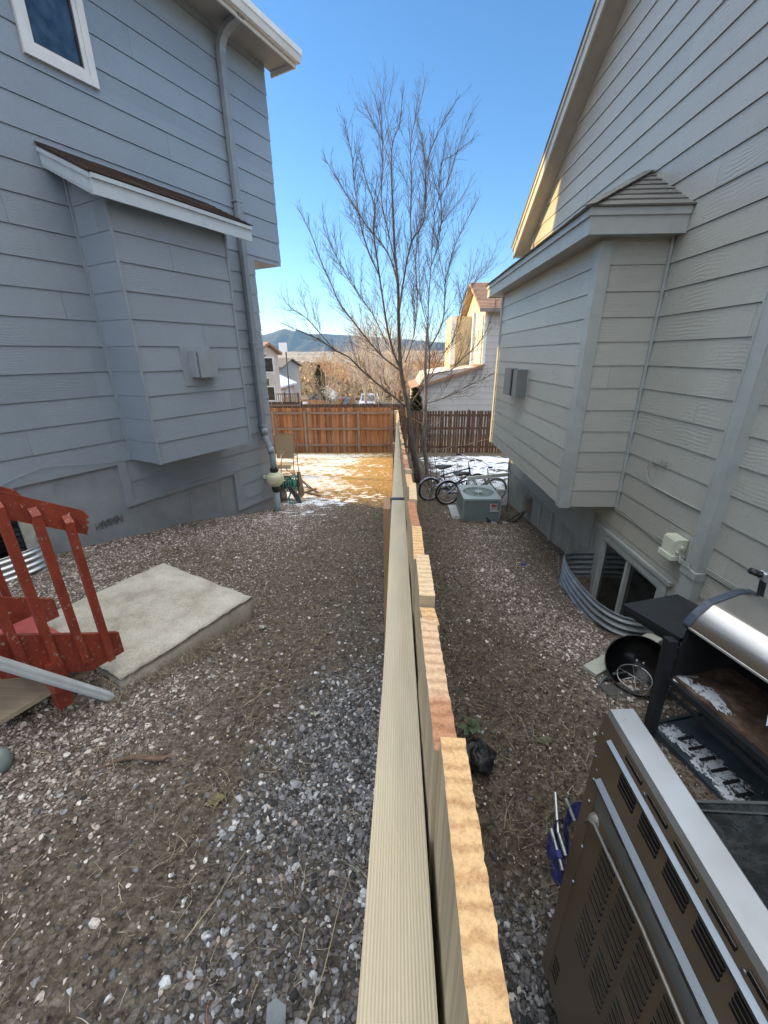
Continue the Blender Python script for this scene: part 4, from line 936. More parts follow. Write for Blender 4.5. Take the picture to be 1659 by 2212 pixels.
mb=MB(); mb.fbox(BX,SU,NN,(.12,.65),(-.50,-.05),(-2.06,-2.03)); obj('brace',mb,wood('weathered_tan_board',(.40,.33,.23),(.26,.2,.14),'X'),ST)
# downspout extension
pa,pb=Vector((-2.37,1.44,-1.10)),Vector((-1.985,2.10,-2.20)); d_=(pb-pa); pa2=pa-d_*.25
mb=MB(); ax=d_.normalized(); uu=ax.cross(Vector((0,0,1))).normalized(); ww=uu.cross(ax)
pr=[]
for k in range(28):
    an=2*math.pi*k/28; rx,rz=.040,.030; sq=1/max(abs(math.cos(an)),abs(math.sin(an)))**.75; rib=1-.09*(k%4 in (0,1)); pr.append((rx*math.cos(an)*sq*rib,rz*math.sin(an)*sq*rib))
o_=len(mb.v)
rings=[(pa2,1),(pb,1),(pb,.93),(pb-ax*.25,.9)]
for c_,s_ in rings:
    for x_,z_ in pr: q=c_+uu*x_*s_+ww*z_*s_; mb.v.append(tuple(q))
for i in range(3):
    for k in range(28): mb.f.append((o_+i*28+k,o_+i*28+(k+1)%28,o_+(i+1)*28+(k+1)%28,o_+(i+1)*28+k)); mb.m.append(0)
tag(obj('downspout_extension',mb,plain('pale_grey_ribbed_paint',(.50,.55,.57),.4,0,.12,8,.2,.002,60),None),'pale grey ribbed downspout piece leaning from the left across the red stairs to the slab','downspout')
# old cloth / bark flake and green weeds on the left ground
def weed(x,y,n,L,label,matn,cat='weed',z=None,stand=.5,parent=None):
    mb=MB(); g=float(gz(x,y)) if z is None else z
    for k in range(n):
        a_=k*2.4+rng.random(); l=L*rng.uniform(.55,1.1); el=rng.uniform(.15,stand); w_=l*rng.uniform(.26,.40); P=[]
        for i in range(6):
            t=i/5; rr=l*t; zz=g+.01+l*el*math.sin(min(1,t*1.2)*2.2); ww_=w_*math.sin(math.pi*min(.97,t*.9+.08)); P.append((rr,ww_,zz))
        o_=len(mb.v)
        for rr,ww_,zz in P:
            for sg,dz in ((-1,.006),(0,-.002),(1,.006)): mb.v.append((x+math.cos(a_)*rr-math.sin(a_)*ww_*sg,y+math.sin(a_)*rr+math.cos(a_)*ww_*sg,zz+dz))
        for i in range(5):
            for j in range(2): mb.f.append((o_+3*i+j,o_+3*i+j+1,o_+3*i+j+4,o_+3*i+j+3)); mb.m.append(0)
    return tag(obj('weed',mb,matn,parent,smooth=True),label,cat)
M_weed=plain('grey_green_leaf',(.17,.20,.12),.7,0,.3,20,.2,.003,60,c2=(.30,.32,.20)); M_pl=plain('sage_leaf',(.36,.38,.30),.8,0,.2,20)
weed(-1.26,3.12,9,.05,'small grey green weed growing at the right corner of the concrete slab',M_pl)
weed(-.95,1.42,16,.045,'flat olive weed rosette in the dirt of the left yard near the camera',plain('olive_leaf',(.16,.15,.07),.8,0,.3,20,c2=(.26,.24,.12)),stand=.25)
weed(-.62,3.55,6,.032,'pale weed sprig lying in the middle of the left yard',M_pl)
weed(-.55,2.05,5,.03,'faded weed sprig beside the grey gravel',M_pl)
mb=MB(); c_=Vector((-1.52,1.62,float(gz(-1.52,1.62))+.01)); P=[]
for i in range(9):
    t=i/8; P.append((c_.x-.17+.34*t,c_.y-.05+.09*t+.02*math.sin(t*5),c_.z+.012+.022*math.sin(t*3.1)))
for (a_,b_) in zip(P[:-1],P[1:]): mb.quad(a_,b_,(b_[0]+.01,b_[1]+.05,b_[2]-.025),(a_[0]-.01,a_[1]+.035,a_[2]-.02)); mb.quad((a_[0],a_[1],a_[2]),(a_[0],a_[1],a_[2]-.012),(b_[0],b_[1],b_[2]-.012),(b_[0],b_[1],b_[2]))
tag(obj('bark_strip',mb,plain('bark',(.17,.11,.075),.9,0,.3,20,.6,.004,60),None),'curled strip of brown bark lying on the pale gravel','bark')
mb=MB(); g_=float(gz(-.36,.58))
c_=Vector((-.40,.62,g_+.03)); mb.prism([c_+Vector(p) for p in ((-.035,.05,0),(-.01,.065,.006),(.03,.05,0),(.045,-.04,-.004),(.02,-.07,-.006),(-.02,-.03,0))],(0,0,.012)); tag(obj('flagstone',mb,plain('slate_chip',(.17,.19,.20),.8,0,.25,15,.5,.004,50),None),'flat blue grey slate chip lying on the gravel beside the fence','stone')
for k,(x,y,a_,l) in enumerate([(-.75,1.0,1.2,.35),(-.25,.85,1.35,.5),(-.62,.62,1.9,.12),(-1.0,2.2,1.0,.2)]):
    mb=MB(); P=[(x+math.cos(a_)*l*(t/6-.5)+.01*math.sin(t),y+math.sin(a_)*l*(t/6-.5),float(gz(x+math.cos(a_)*l*(t/6-.5),y+math.sin(a_)*l*(t/6-.5)))+.028+.01*math.sin(t*1.3)) for t in range(7)]
    mb.tube(P,[.0028-.0003*t for t in range(7)],5)
    lb=['short pale stick on the brown dirt of the left yard','longest dry stalk, lying on the grey gravel beside the fence','tiny reddish twig on the gravel','dry stalk right of the concrete slab corner'][k]
    tag(obj('twig',mb,plain('red_twig',(.3,.08,.06)) if k==2 else plain('dry_stalk',(.40,.33,.22),.8),None),lb,'twig')
# grey object at the left edge
mb=MB(); p_=ray(-4,1645); p_=Vector(p_*2.10/-p_[2]); mb.lathe(p_,(0,0,1),[(0,-.08),(.05,-.075),(.06,0),(.052,.055),(.03,.075),(0,.08)],16); tag(obj('plastic_object',mb,plain('grey_plastic',(.22,.26,.26),.5),None,smooth=True),'grey rounded plastic thing cut by the left edge on the pale gravel','plastic thing')

# ---- patio chair, hose reel, folded chair behind the left house corner
M_brz=metal('bronze_tube',(.16,.12,.10),.4,.2,10,.6)
M_sling=plain('tan_sling_mesh',(.27,.235,.165),.8,0,.10,60,.3,.002,300)
cy_=11.9; g_=float(gz(-3.3,cy_))
CH=empty('patio_chair',(-3.3,cy_,g_),'tall tan mesh sling patio chair standing behind the left house corner','chair')
def arc(x0,x1,y,z0,z1,rad):
    return [(x0,y,z0),(x0,y,z1-rad)]+[(x0+rad-rad*math.cos(a),y,z1-rad+rad*math.sin(a)) for a in (.4,.8,1.2)]+[(x0+rad,y,z1),(x1-rad,y,z1)]+[(x1-rad+rad*math.sin(a),y,z1-rad+rad*math.cos(a)) for a in (.4,.8,1.2)]+[(x1,y,z1-rad),(x1,y,z0)]
mb=MB(); mb.tube([(x,y+(z+2.9)*.12,z) for x,y,z in arc(-3.66,-3.00,cy_,-2.98,-2.17,.07)],.014,8); obj('back_frame',mb,M_brz,CH,smooth=True)
mb=MB(); 
for i in range(8):
    z0,z1=-2.90+.70*i/8,-2.90+.70*(i+1)/8; s=.02*math.sin(i*.4); s2=.02*math.sin((i+1)*.4)
    mb.quad((-3.63,cy_+(z0+2.9)*.12+s,z0),(-3.10,cy_+(z0+2.9)*.12+s,z0),(-3.10,cy_+(z1+2.9)*.12+s2,z1),(-3.63,cy_+(z1+2.9)*.12+s2,z1))
obj('backrest',mb,M_sling,CH)
mb=MB(); mb.hexa([(-3.63,cy_-.5,-2.99),(-3.08,cy_-.5,-2.99),(-3.08,cy_-.02,-3.02),(-3.63,cy_-.02,-3.02),(-3.63,cy_-.5,-2.975),(-3.08,cy_-.5,-2.975),(-3.08,cy_-.02,-3.005),(-3.63,cy_-.02,-3.005)]); mb.quad((-3.63,cy_-.5,-2.98),(-3.08,cy_-.5,-2.98),(-3.08,cy_-.55,-3.07),(-3.63,cy_-.55,-3.07)); obj('seat',mb,M_sling,CH)
for x_ in (-3.66,-3.0):
    mb=MB(); mb.tube([(x_,cy_+.02,-2.74),(x_,cy_-.42,-2.74),(x_,cy_-.5,-2.78),(x_,cy_-.5,-3.42)],.013,6); obj('arm',mb,M_brz,CH,smooth=True)
    mb=MB(); mb.tube([(x_,cy_+.0,-2.95),(x_,cy_+.05,-3.46)],.013,6); obj('leg',mb,M_brz,CH,smooth=True)
mb=MB()
for k in range(9): mb.tube([(-3.09+.03*math.sin(k*2),cy_+.01,-2.5-.06*k),(-3.0,cy_+.0,-2.53-.06*k)],.006,4)
mb.tube([(-3.66,cy_-.5,-3.14),(-3.0,cy_-.5,-3.14)],.01,6); mb.tube([(-3.66,cy_-.5,-3.3),(-3.0,cy_-.5,-3.2)],.01,6); obj('scroll_trim',mb,M_brz,CH)
# folded quad chair of thin crossing tubes
g_=float(gz(-2.6,9.6)); FC=empty('folding_chair',(-2.65,9.7,g_),'collapsed folding chair of crossed thin dark tubes behind the hose reel','chair')
tb=[((-3.1,9.9,-2.42),(-2.05,9.5,g_-.02)),((-2.95,9.8,g_),(-2.86,9.8,-2.25)),((-2.98,9.6,-2.78),(-2.82,9.9,-2.22)),((-3.0,9.5,-2.75),(-2.3,9.7,-2.80)),((-3.0,9.7,-2.9),(-2.45,9.5,-2.7)),((-3.05,9.5,-2.7),(-2.5,9.8,-3.05)),((-2.5,9.6,-2.8),(-2.42,9.6,-3.14)),((-2.45,9.6,-2.72),(-2.2,9.6,-3.1)),((-2.9,9.7,-3.0),(-2.1,9.5,-3.06)),((-2.7,9.8,-2.7),(-2.0,9.5,-3.14))]
for i,(a_,b_) in enumerate(tb): mb=MB(); mb.tube([a_,b_],.011,6); obj('tube',mb,M_brz,FC,smooth=True)
mb=MB(); mb.lathe((-2.86,9.8,-2.22),(0,0,1),[(0,-.02),(.025,-.01),(.025,.01),(0,.02)],10); obj('knob',mb,M_brz,FC)
# hose reel
M_blk=plain('black_plastic',(.018,.018,.02),.45,0,.2,20); M_dkg=plain('dark_grey_plastic',(.07,.07,.068),.55,0,.2,12)
g_=float(gz(-2.35,8.4)); HR=empty('hose_reel',(-2.35,8.4,g_),'dark hose reel cart wound with a green hose at the left house corner','hose reel')
cyl=lambda c,a,r_,h,n=20:(lambda q:(q.lathe(c,a,[(0,0),(r_,0),(r_,h),(0,h)],n),q)[1])(MB())
for s_ in (0,.36):
    mb=MB(); base=Vector((-2.52+s_,8.30+s_*.45,g_)); 
    mb.prism([base+Vector((0,-.10,.04)),base+Vector((0,.30,.0)),base+Vector((0,.36,.04)),base+Vector((0,.12,.60)),base+Vector((0,-.02,.64)),base+Vector((0,-.05,.55))],(.035,0,0)); obj('side_frame',mb,M_dkg,HR)
mb=cyl((-2.50,8.40,g_+.36),(1,.35,0),.09,.38); obj('drum',mb,M_dkg,HR)
mb=MB(); P=[]
for k in range(90):
    a_=k*.42; P.append((-2.46+.30*(k/90),8.42+.1*k/90+.17*math.cos(a_)*(1+.1*math.sin(k)),g_+.36+.17*math.sin(a_)*(1+.1*math.sin(k*1.7))))
mb.tube(P,.014,6); mb.tube([(-2.50,8.2,g_+.52),(-2.35,8.18,g_+.56),(-2.2,8.18,g_+.55),(-2.16,8.16,g_+.45),(-2.24,8.12,g_+.3),(-2.30,8.08,g_+.15),(-2.26,8.06,g_+.05),(-2.1,8.08,g_+.02)],.019,8); obj('hose',mb,plain('green_hose',(.03,.26,.18),.35,0,.25,10),HR,smooth=True)
mb=MB(); mb.tube([(-2.48,8.18,g_+.55),(-2.42,8.16,g_+.6),(-2.3,8.16,g_+.62),(-2.22,8.18,g_+.58)],.022,8); obj('handle',mb,M_dkg,HR,smooth=True)
for dx in (0,):
    mb=cyl((-2.54,8.05,g_+.09),(1,.2,0),.10,.06,24); W_=obj('wheel',mb,M_blk,HR,smooth=False); mb=cyl((-2.545,8.05,g_+.09),(1,.2,0),.05,.075,16); obj('hub',mb,M_dkg,W_)
mb=MB(); mb.prism([(-2.30,8.05,g_+.42),(-2.22,8.05,g_+.43),(-2.08,8.1,g_+.22),(-2.02,8.12,g_+.0),(-2.10,8.12,g_+.0),(-2.2,8.1,g_+.2)],(0,.04,0)); obj('foot',mb,M_dkg,HR)
# low dark scrap tools on the snow next to it
mb=MB(); g2=float(gz(-1.8,8.9)); 
mb.bar((-2.15,9.0,g2+.05),(-1.75,8.8,g2+.03),.07,.03); mb.bar((-2.1,9.15,g2+.12),(-1.85,8.95,g2+.06),.05,.025); mb.bar((-2.2,8.9,g2+.04),(-1.9,9.1,g2+.1),.03,.03)
tag(obj('scrap_wood',mb,plain('dark_brown_scrap',(.10,.06,.045),.8,0,.3),None),'dark brown scraps of wood lying on the snow beside the folding chair','scrap')

# ---------------------------------------------------------------- right yard: AC unit, bikes, white mesh
AU=Vector((1,0,0)); ax0,ax1,ay0,ay1,az0,az1=1.195,1.845,6.80,7.62,-2.80,-2.385
sl2=-.055
M_ac=plain('grey_green_enamel',(.17,.215,.21),.4,0,.08,6,.1,.002,40); M_act=plain('pale_grey_enamel',(.30,.35,.345),.38,0,.08,6)
AC=empty('air_conditioner',(1.52,7.2,-2.85),'square grey green air conditioner condenser with a round fan grille on a concrete pad','air conditioner')
mb=MB(); mb.box(ax0,ax1,ay0,ay1,az0+.05,az1-.03); mb.box(ax0-.006,ax1+.006,ay0-.006,ay1+.006,az0-.03,az0+.05)
obj('body',mb,M_ac,AC)
mb=MB()
for k in range(26): y_=ay0+.05+k*(ay1-ay0-.1)/25; mb.box(ax0-.008,ax0,y_-.008,y_+.004,az0+.09,az1-.06)
for x_ in (ax0,ax1):
    cp=MB(); cp.box(x_-.01,x_+.01,ay0-.01,ay0+.012,az0+.05,az1-.03); obj('corner_post',cp,M_act,AC)
obj('louvre_panel',mb,plain('mid_grey_enamel',(.22,.26,.255),.45),AC)
mb=MB(); cx_,cy2=(ax0+ax1)/2,(ay0+ay1)/2; rad=.285; n_=48
ring=[(cx_+rad*math.cos(2*math.pi*k/n_),cy2+rad*math.sin(2*math.pi*k/n_),az1) for k in range(n_)]
sq=[]
for k in range(n_):
    a_=2*math.pi*k/n_; c_,s_=math.cos(a_),math.sin(a_); q=1/max(abs(c_),abs(s_)); sq.append((cx_+(ax1-ax0)/2*c_*q*1.02,cy2+(ay1-ay0)/2*s_*q*1.02,az1))
mb.add(ring+sq,[(k,(k+1)%n_,n_+(k+1)%n_,n_+k) for k in range(n_)])
low=[(x,y,az1-.07) for x,y,z in ring]; mb.add(ring+low,[(k,n_+k,n_+(k+1)%n_,(k+1)%n_) for k in range(n_)])
sql=[(x,y,az1-.035) for x,y,z in sq]; mb.add(sq+sql,[(k,n_+k,n_+(k+1)%n_,(k+1)%n_) for k in range(n_)])
top_=obj('top_cover',mb,M_act,AC)
mb=MB()
for k in range(10): a_=2*math.pi*k/10+.15; mb.bar((cx_+.05*math.cos(a_),cy2+.05*math.sin(a_),az1+.004),(cx_+rad*1.02*math.cos(a_),cy2+rad*1.02*math.sin(a_),az1+.002),.011,.006)
mb.lathe((cx_,cy2,az1-.012),(0,0,1),[(.075,0),(.075,.018),(.06,.028),(0,.03)],24)
for rr in (.12,.17,.22,.265): mb.tube([(cx_+rr*math.cos(2*math.pi*k/40),cy2+rr*math.sin(2*math.pi*k/40),az1-.004) for k in range(41)],.0022,4)
obj('fan_grille',mb,M_act,AC)
mb=MB(); 
for k in range(4):
    a_=k*math.pi/2+.4; P=[(cx_+r_*math.cos(a_+d),cy2+r_*math.sin(a_+d),az1-.09+z_) for r_,d,z_ in ((.06,-.3,.02),(.26,-.35,.03),(.26,.45,-.03),(.06,.4,-.02))]; mb.add(P,[(0,1,2,3)])
obj('fan_blades',mb,plain('dark_fan_metal',(.05,.06,.06),.5),AC)
mb=MB(); mb.box(ax0+.01,ax1-.01,ay0+.01,ay1-.01,az1-.16,az1-.15); obj('inner_floor',mb,plain('black_interior',(.01,.011,.012),.8),AC)
mb=MB(); mb.box(ax1-.185,ax1-.06,ay0-.010,ay0-.0065,az0+.20,az0+.325); mb.box(ax1-.185,ax1-.02,ay0-.0105,ay0-.0065,az0+.178,az0+.20)
stk=obj('rating_sticker',mb,plain('white_sticker',(.62,.62,.62),.5),AC)
mb=MB(); mb.box(ax1-.165,ax1-.07,ay0-.0125,ay0-.0105,az0+.262,az0+.318)
for k in range(5): mb.box(ax1-.18,ax1-.075,ay0-.0125,ay0-.0105,az0+.207+.009*k,az0+.2095+.009*k,1)
obj('sticker_print',mb,[plain('red_print',(.40,.10,.10)),plain('dark_print',(.1,.1,.1))],stk)
mb=MB(); mb.box(ax0-.16,ax1+.05,ay0-.03,ay1+.1,-3.0,az0-.032); tag(obj('concrete_pad',mb,plain('pad_concrete',(.34,.35,.36),.85,0,.15,10,.5,.004,50),None),'thin concrete pad under the air conditioner','concrete pad')
mb=MB(); mb.tube([(ax1-.22,ay0-.02,-2.80),(ax1-.15,ay0-.10,-2.83),(ax1-.05,ay0-.14,-2.80),(ax1+.12,ay0-.12,-2.80),(ax1+.3,ay0-.06,-2.76),(XW-.1,6.82,-2.64),(XW-.04,6.85,-2.58)],.022,8)
mb.tube([(ax1-.24,ay0+.0,-2.74),(ax1-.14,ay0-.07,-2.80),(ax1+.1,ay0-.03,-2.82),(XW-.05,6.95,-2.66)],.012,6)
LS=tag(obj('refrigerant_line',mb,M_blk,None,smooth=True),'black insulated pipe running from the air conditioner to the right house wall','pipe')
for (x,y,z) in ((ax1-.12,ay0-.12,-2.80),(ax1+.08,ay0-.13,-2.795)):
    mb=MB(); mb.lathe((x-.05,y,z),(1,.0,-.15),[(0,0),(.034,.0),(.036,.01),(.036,.09),(.026,.11),(0,.115)],14); obj('pipe_insulation',mb,plain('grey_foam',(.30,.31,.33),.8),LS,smooth=False)
mb=MB(); mb.box(XW-.30,XW-.04,7.2,7.3,-2.92,-2.86); mb.tube([(XW-.05,8.30,-2.05),(XW-.14,7.9,-2.3),(XW-.18,7.6,-2.6),(XW-.24,7.4,-2.9)],.008,5); tag(obj('power_cable',mb,M_blk,None),'dark cable hanging down by the far corner of the right house','cable')
# bicycles
M_tyre=plain('tyre_rubber',(.015,.015,.017),.7); M_chr=metal('dull_chrome',(.55,.56,.58),.3,.15)
def bicycle(rear,front,rw,label,fcol,saddle_z,bar_z,basket=False):
    rear=Vector(rear);front=Vector(front);d=(front-rear);wb=d.length;d=Vector((d.x,d.y,0)).normalized();sd_=Vector((-d.y,d.x,0));UP=Vector((0,0,1))
    gy_=rear.z-rw; BK=empty('bicycle',(rear.x,rear.y,gy_),label,'bicycle','bicycles leaning behind the air conditioner')
    for c_ in (rear,front):
        mb=MB(); mb.tube([c_+d*rw*math.cos(2*math.pi*k/40)+UP*rw*math.sin(2*math.pi*k/40) for k in range(41)],.020,8,cap=False); W_=obj('wheel',mb,M_tyre,BK,smooth=True)
        mb=MB(); mb.tube([c_+d*(rw-.028)*math.cos(2*math.pi*k/40)+UP*(rw-.028)*math.sin(2*math.pi*k/40) for k in range(41)],.009,6,cap=False); obj('rim',mb,M_chr,W_,smooth=True)
        mb=MB()
        for k in range(24):
            a_=2*math.pi*k/24; mb.tube([c_+sd_*.02*(-1)**k,c_+d*(rw-.03)*math.cos(a_)+UP*(rw-.03)*math.sin(a_)],.0015,3)
        mb.tube([c_-sd_*.05,c_+sd_*.05],.02,8); obj('spokes',mb,M_chr,W_)
    MF_=plain('frame_paint',fcol,.35)
    bb=rear+d*wb*.40-UP*rw*.12; st=rear+d*wb*.27+UP*(saddle_z-.18-rear.z); hd=rear+d*wb*.82+UP*(bar_z-.22-rear.z); hd2=hd+d*.03-UP*.12
    mb=MB()
    for a_,b_,r_ in ((bb,st,.017),(st,hd,.016),(bb,hd2,.019),(hd+UP*.03,hd2,.02)): mb.tube([a_,b_],r_,8)
    for sg in (-1,1):
        mb.tube([bb+sd_*.03*sg,rear+sd_*.055*sg],.010,6); mb.tube([st+sd_*.015*sg,rear+sd_*.055*sg],.009,6); mb.tube([hd2+sd_*.035*sg,front+sd_*.05*sg],.012,6)
    obj('frame',mb,MF_,BK,smooth=True)
    mb=MB(); sp=st+UP*.17; mb.tube([st,sp],.012,8); obj('seat_post',mb,M_chr,BK)
    mb=MB(); o_=0
    prof=[(-.13,.075,.02),(-.10,.10,.045),(-.03,.095,.05),(.04,.05,.045),(.10,.03,.04),(.15,.018,.028)]
    for (l,w_,h_) in prof:
        l*=1.2; w_*=1.25; h_*=1.5; c_=sp+d*l
        for k in range(10): a_=2*math.pi*k/10; q=c_+sd_*w_*math.cos(a_)+UP*(h_*.55*math.sin(a_)+.01); mb.v.append(tuple(q))
    for i in range(5):
        for k in range(10): mb.f.append((i*10+k,i*10+(k+1)%10,(i+1)*10+(k+1)%10,(i+1)*10+k)); mb.m.append(0)
    mb.f.append(tuple(range(10))); mb.m.append(0); obj('saddle',mb,M_blk,BK,smooth=True)
    mb=MB(); t_=hd+UP*.16-d*.03; mb.tube([hd,t_,t_+d*.05],.013,8)
    L=t_+d*.05
    for sg in (-1,1): mb.tube([L,L+sd_*.10*sg+UP*.04,L+sd_*.26*sg+UP*.09-d*.06,L+sd_*.30*sg+UP*.10-d*.10],.011,6)
    HB=obj('handlebar',mb,M_chr,BK,smooth=True)
    mb=MB()
    for sg in (-1,1): mb.tube([L+sd_*.28*sg+UP*.095-d*.08,L+sd_*.33*sg+UP*.11-d*.18],.018,8)
    mb.tube([L+sd_*.1+UP*.04,L+d*.12+UP*.10,L+d*.10-UP*.1],.004,4); obj('grip',mb,M_blk,HB,smooth=True)
    mb=MB(); mb.lathe(bb+sd_*.04,sd_,[(0,0),(.085,0),(.085,.006),(0,.006)],24); mb.tube([bb+sd_*.07,bb+sd_*.07+d*.11-UP*.12],.009,6); mb.tube([bb-sd_*.07,bb-sd_*.07-d*.11+UP*.12],.009,6); mb.bar(bb+sd_*.07+d*.11-UP*.12,bb+sd_*.16+d*.11-UP*.12,.07,.02); mb.bar(bb-sd_*.07-d*.11+UP*.12,bb-sd_*.16-d*.11+UP*.12,.07,.02); obj('crankset',mb,M_chr,BK)
    mb=MB()
    for i in range(12):
        a0=.5+i*.17;a1=a0+.17; rr=rw+.035
        A_=[rear+d*rr*math.cos(a0)*-1*-1+UP*rr*math.sin(a0)+sd_*s_ for s_ in (-.035,.035)]; B_=[rear+d*rr*math.cos(a1)+UP*rr*math.sin(a1)+sd_*s_ for s_ in (-.035,.035)]
        mb.quad(A_[0],A_[1],B_[1],B_[0])
    obj('mudguard',mb,plain('lilac_steel',(.30,.31,.42),.3),BK,smooth=True)
    return BK
z1=float(gz(1.05,8.05)); z2=float(gz(.75,8.5))
bicycle((1.06,8.05,z1+.262),(2.10,8.28,z1+.255),.25,'nearer dark blue bicycle whose rear wheel shows left of the air conditioner',(.03,.035,.06),-2.29,-2.15)
bicycle((.72,8.45,z2+.26),(1.80,8.85,z2+.25),.248,'farther black bicycle leaning behind the dark blue one',(.015,.015,.018),-2.27,-2.14)
# white plastic mesh fence piece behind AC
g_=float(gz(1.9,7.9)); WM=empty('mesh_panel',(1.95,7.95,g_),'white plastic mesh panel standing between the air conditioner and the house','mesh panel')
M_wp=plain('white_plastic',(.62,.64,.62),.5,0,.08)
o=Vector((1.44,7.88,g_)); u_=Vector((.84,.12,0)); H_=.62
mb=MB()
for a_,b_ in ((0,0),(1,0)): mb.bar(o+u_*a_,o+u_*a_+Vector((0,0,H_+.04)),.03,.03)
mb.bar(o+Vector((0,0,H_)),o+u_+Vector((0,0,H_+.05)),.03,.07); mb.bar(o+Vector((0,0,.30)),o+u_+Vector((0,0,.33)),.02,.03); mb.bar(o+Vector((0,0,.02)),o+u_+Vector((0,0,.02)),.02,.03); obj('frame',mb,M_wp,WM)
mb=MB()
for k in range(-14,28):
    for sg in (1,-1):
        x0_=k*.045; P=[]
        a_=(x0_ if sg==1 else x0_,0.02); e=(x0_+sg*.6,.62)
        t0,t1=0.,1.
        dx=e[0]-a_[0]
        for lim in (0,.84):
            pass
        ts=sorted([(0-a_[0])/dx,(.84-a_[0])/dx]); t0=max(0,ts[0]);t1=min(1,ts[1])
        if t1-t0>.05:
            p=o+u_*((a_[0]+dx*t0)/.84)+Vector((0,0,a_[1]+.6*t0)); q=o+u_*((a_[0]+dx*t1)/.84)+Vector((0,0,a_[1]+.6*t1)); mb.bar(p,q,.004,.005)
obj('mesh',mb,M_wp,WM)
# ---------------------------------------------------------------- barbecue
gu=Vector((.97,.242,0)).normalized(); gv=Vector((.242,-.97,0)).normalized(); G0=Vector((1.62,1.97,0))
def GP(u,v,z): return G0+gu*u+gv*v+Vector((0,0,z))
M_bp=plain('chalky_black_paint',(.013,.016,.02),.55,0,.35,9,.3,.002,70); M_bk2=plain('sooty_black',(.006,.006,.007),.75,0,.3,14,.3,.003,40)
m,nt,b=nodes_mat('brushed_stainless'); v=coords(nt,(1,1,1)); fz=noise(nt,coords(nt,(2,2,60),(0,0,0)),6,4,.6)
nt.links.new(ramp(nt,noise(nt,v,3,3),[(.3,(.50,.47,.44)),(.7,(.60,.57,.54))]),b.inputs['Base Color']); b.inputs['Metallic'].default_value=.95; nt.links.new(ramp(nt,fz,[(.3,.20),(.7,.27)]),b.inputs['Roughness']); M_ss=m
BQ=empty('barbecue',GP(.2,.4,-2.28),'black barbecue with a stainless lid and side shelf, snow lying on it','barbecue')
LEN=1.15
mb=MB()
pf=[(0,-1.43),(.004,-1.415),(.030,-1.375),(.036,-1.366),(.098,-1.305),(.108,-1.298),(.120,-1.293),(.135,-1.289),(.27,-1.256),(.285,-1.254),(.34,-1.252),(.40,-1.265),(.45,-1.32)]
mb_o=0
for off,flip in ((0,0),):
    for i,(u,z) in enumerate(pf):
        for v_ in (.05,LEN): mb.v.append(tuple(GP(u,v_,z)))
    for i in range(len(pf)-1): mb.f.append((2*i,2*i+1,2*i+3,2*i+2)); mb.m.append(0)
LID=obj('lid',mb,M_ss,BQ,smooth=True)
mb=MB(); mb.prism([GP(-.004,.05,-1.437),GP(.018,.05,-1.437),GP(.018,.05,-1.425),GP(-.004,.05,-1.425)],gv*(LEN-.05)); obj('trim',mb,plain('bright_trim',(.62,.64,.62),.3,.6),LID)
mb=MB()
def capshape(v0,v1,grow,mb):
    out=[GP(u-grow*(1 if u<.2 else -.3),v0,z+grow) for u,z in pf]; inn=[GP(u+.03*(1 if u<.2 else -.5),v0,z-.035) for u,z in pf]
    k=len(out)
    for w0 in (0,):
        a_=[p for p in out];b_=[p+gv*(v1-v0) for p in out];c_=[p for p in inn];d_=[p+gv*(v1-v0) for p in inn]
        for i in range(k-1):
            mb.quad(a_[i],a_[i+1],b_[i+1],b_[i]); mb.quad(a_[i],a_[i+1],c_[i+1],c_[i]); mb.quad(b_[i],b_[i+1],d_[i+1],d_[i])
        mb.quad(a_[0],b_[0],d_[0],c_[0])
capshape(.012,.052,.006,mb); obj('end_cap',mb,plain('slate_blue_cast_metal',(.055,.07,.10),.4,0,.25,20,.3,.003,60),LID)
mb=MB(); mb.prism([GP(u+.012,.02,z-.02) for u,z in pf]+[GP(.45,.02,-1.8),GP(.0,.02,-1.8),GP(.03,.02,-1.45)],gv*.02); mb.fbox(G0,gu,gv,(.44,.46),(.02,LEN),(-1.82,-1.3)); 
for k in range(9): mb.fbox(G0,gu,gv,(.43,.44),(.04,LEN),(-1.45-.03*k,-1.44-.03*k))
obj('firebox',mb,M_bk2,BQ)
m,nt,b=nodes_mat('rusty_tray'); v=coords(nt); n1=noise(nt,v,9,6,.7)
nt.links.new(ramp(nt,n1,[(.3,(.025,.015,.011)),(.5,(.08,.045,.028)),(.65,(.16,.115,.08)),(.8,(.10,.09,.08))]),b.inputs['Base Color']); b.inputs['Roughness'].default_value=.8; bump(nt,b,n1,.5,.004); M_rust=m
mb=MB(); mb.fbox(G0,gu,gv,(.015,.44),(.03,LEN),(-1.815,-1.805)); mb.fbox(G0,gu,gv,(.01,.03),(.02,LEN),(-1.815,-1.785)); TR=obj('drip_tray',mb,M_rust,BQ)
mb=MB(); mb.fbox(G0,gu,gv,(-.015,.012),(.0,LEN),(-1.835,-1.80)); mb.fbox(G0,gu,gv,(-.012,.0),(.0,LEN),(-1.90,-1.875)); obj('front_rail',mb,M_bp,BQ)
mb=MB(); mb.bar(GP(.02,.03,-1.79),GP(.13,.09,-1.77),.008,.004); mb.bar(GP(.2,.42,-1.80),GP(.22,.40,-1.75),.006,.006); obj('burner_rod',mb,M_chr,BQ)
m,nt,b=nodes_mat('granular_snow'); b.inputs['Base Color'].default_value=(.55,.58,.62,1); b.inputs['Roughness'].default_value=.6; v=coords(nt)
nt.links.new(ramp(nt,noise(nt,v,34,6,.75),[(.40,0),(.50,1)]),b.inputs['Alpha']); bump(nt,b,noise(nt,v,90,4),.5,.004); M_gsn=m
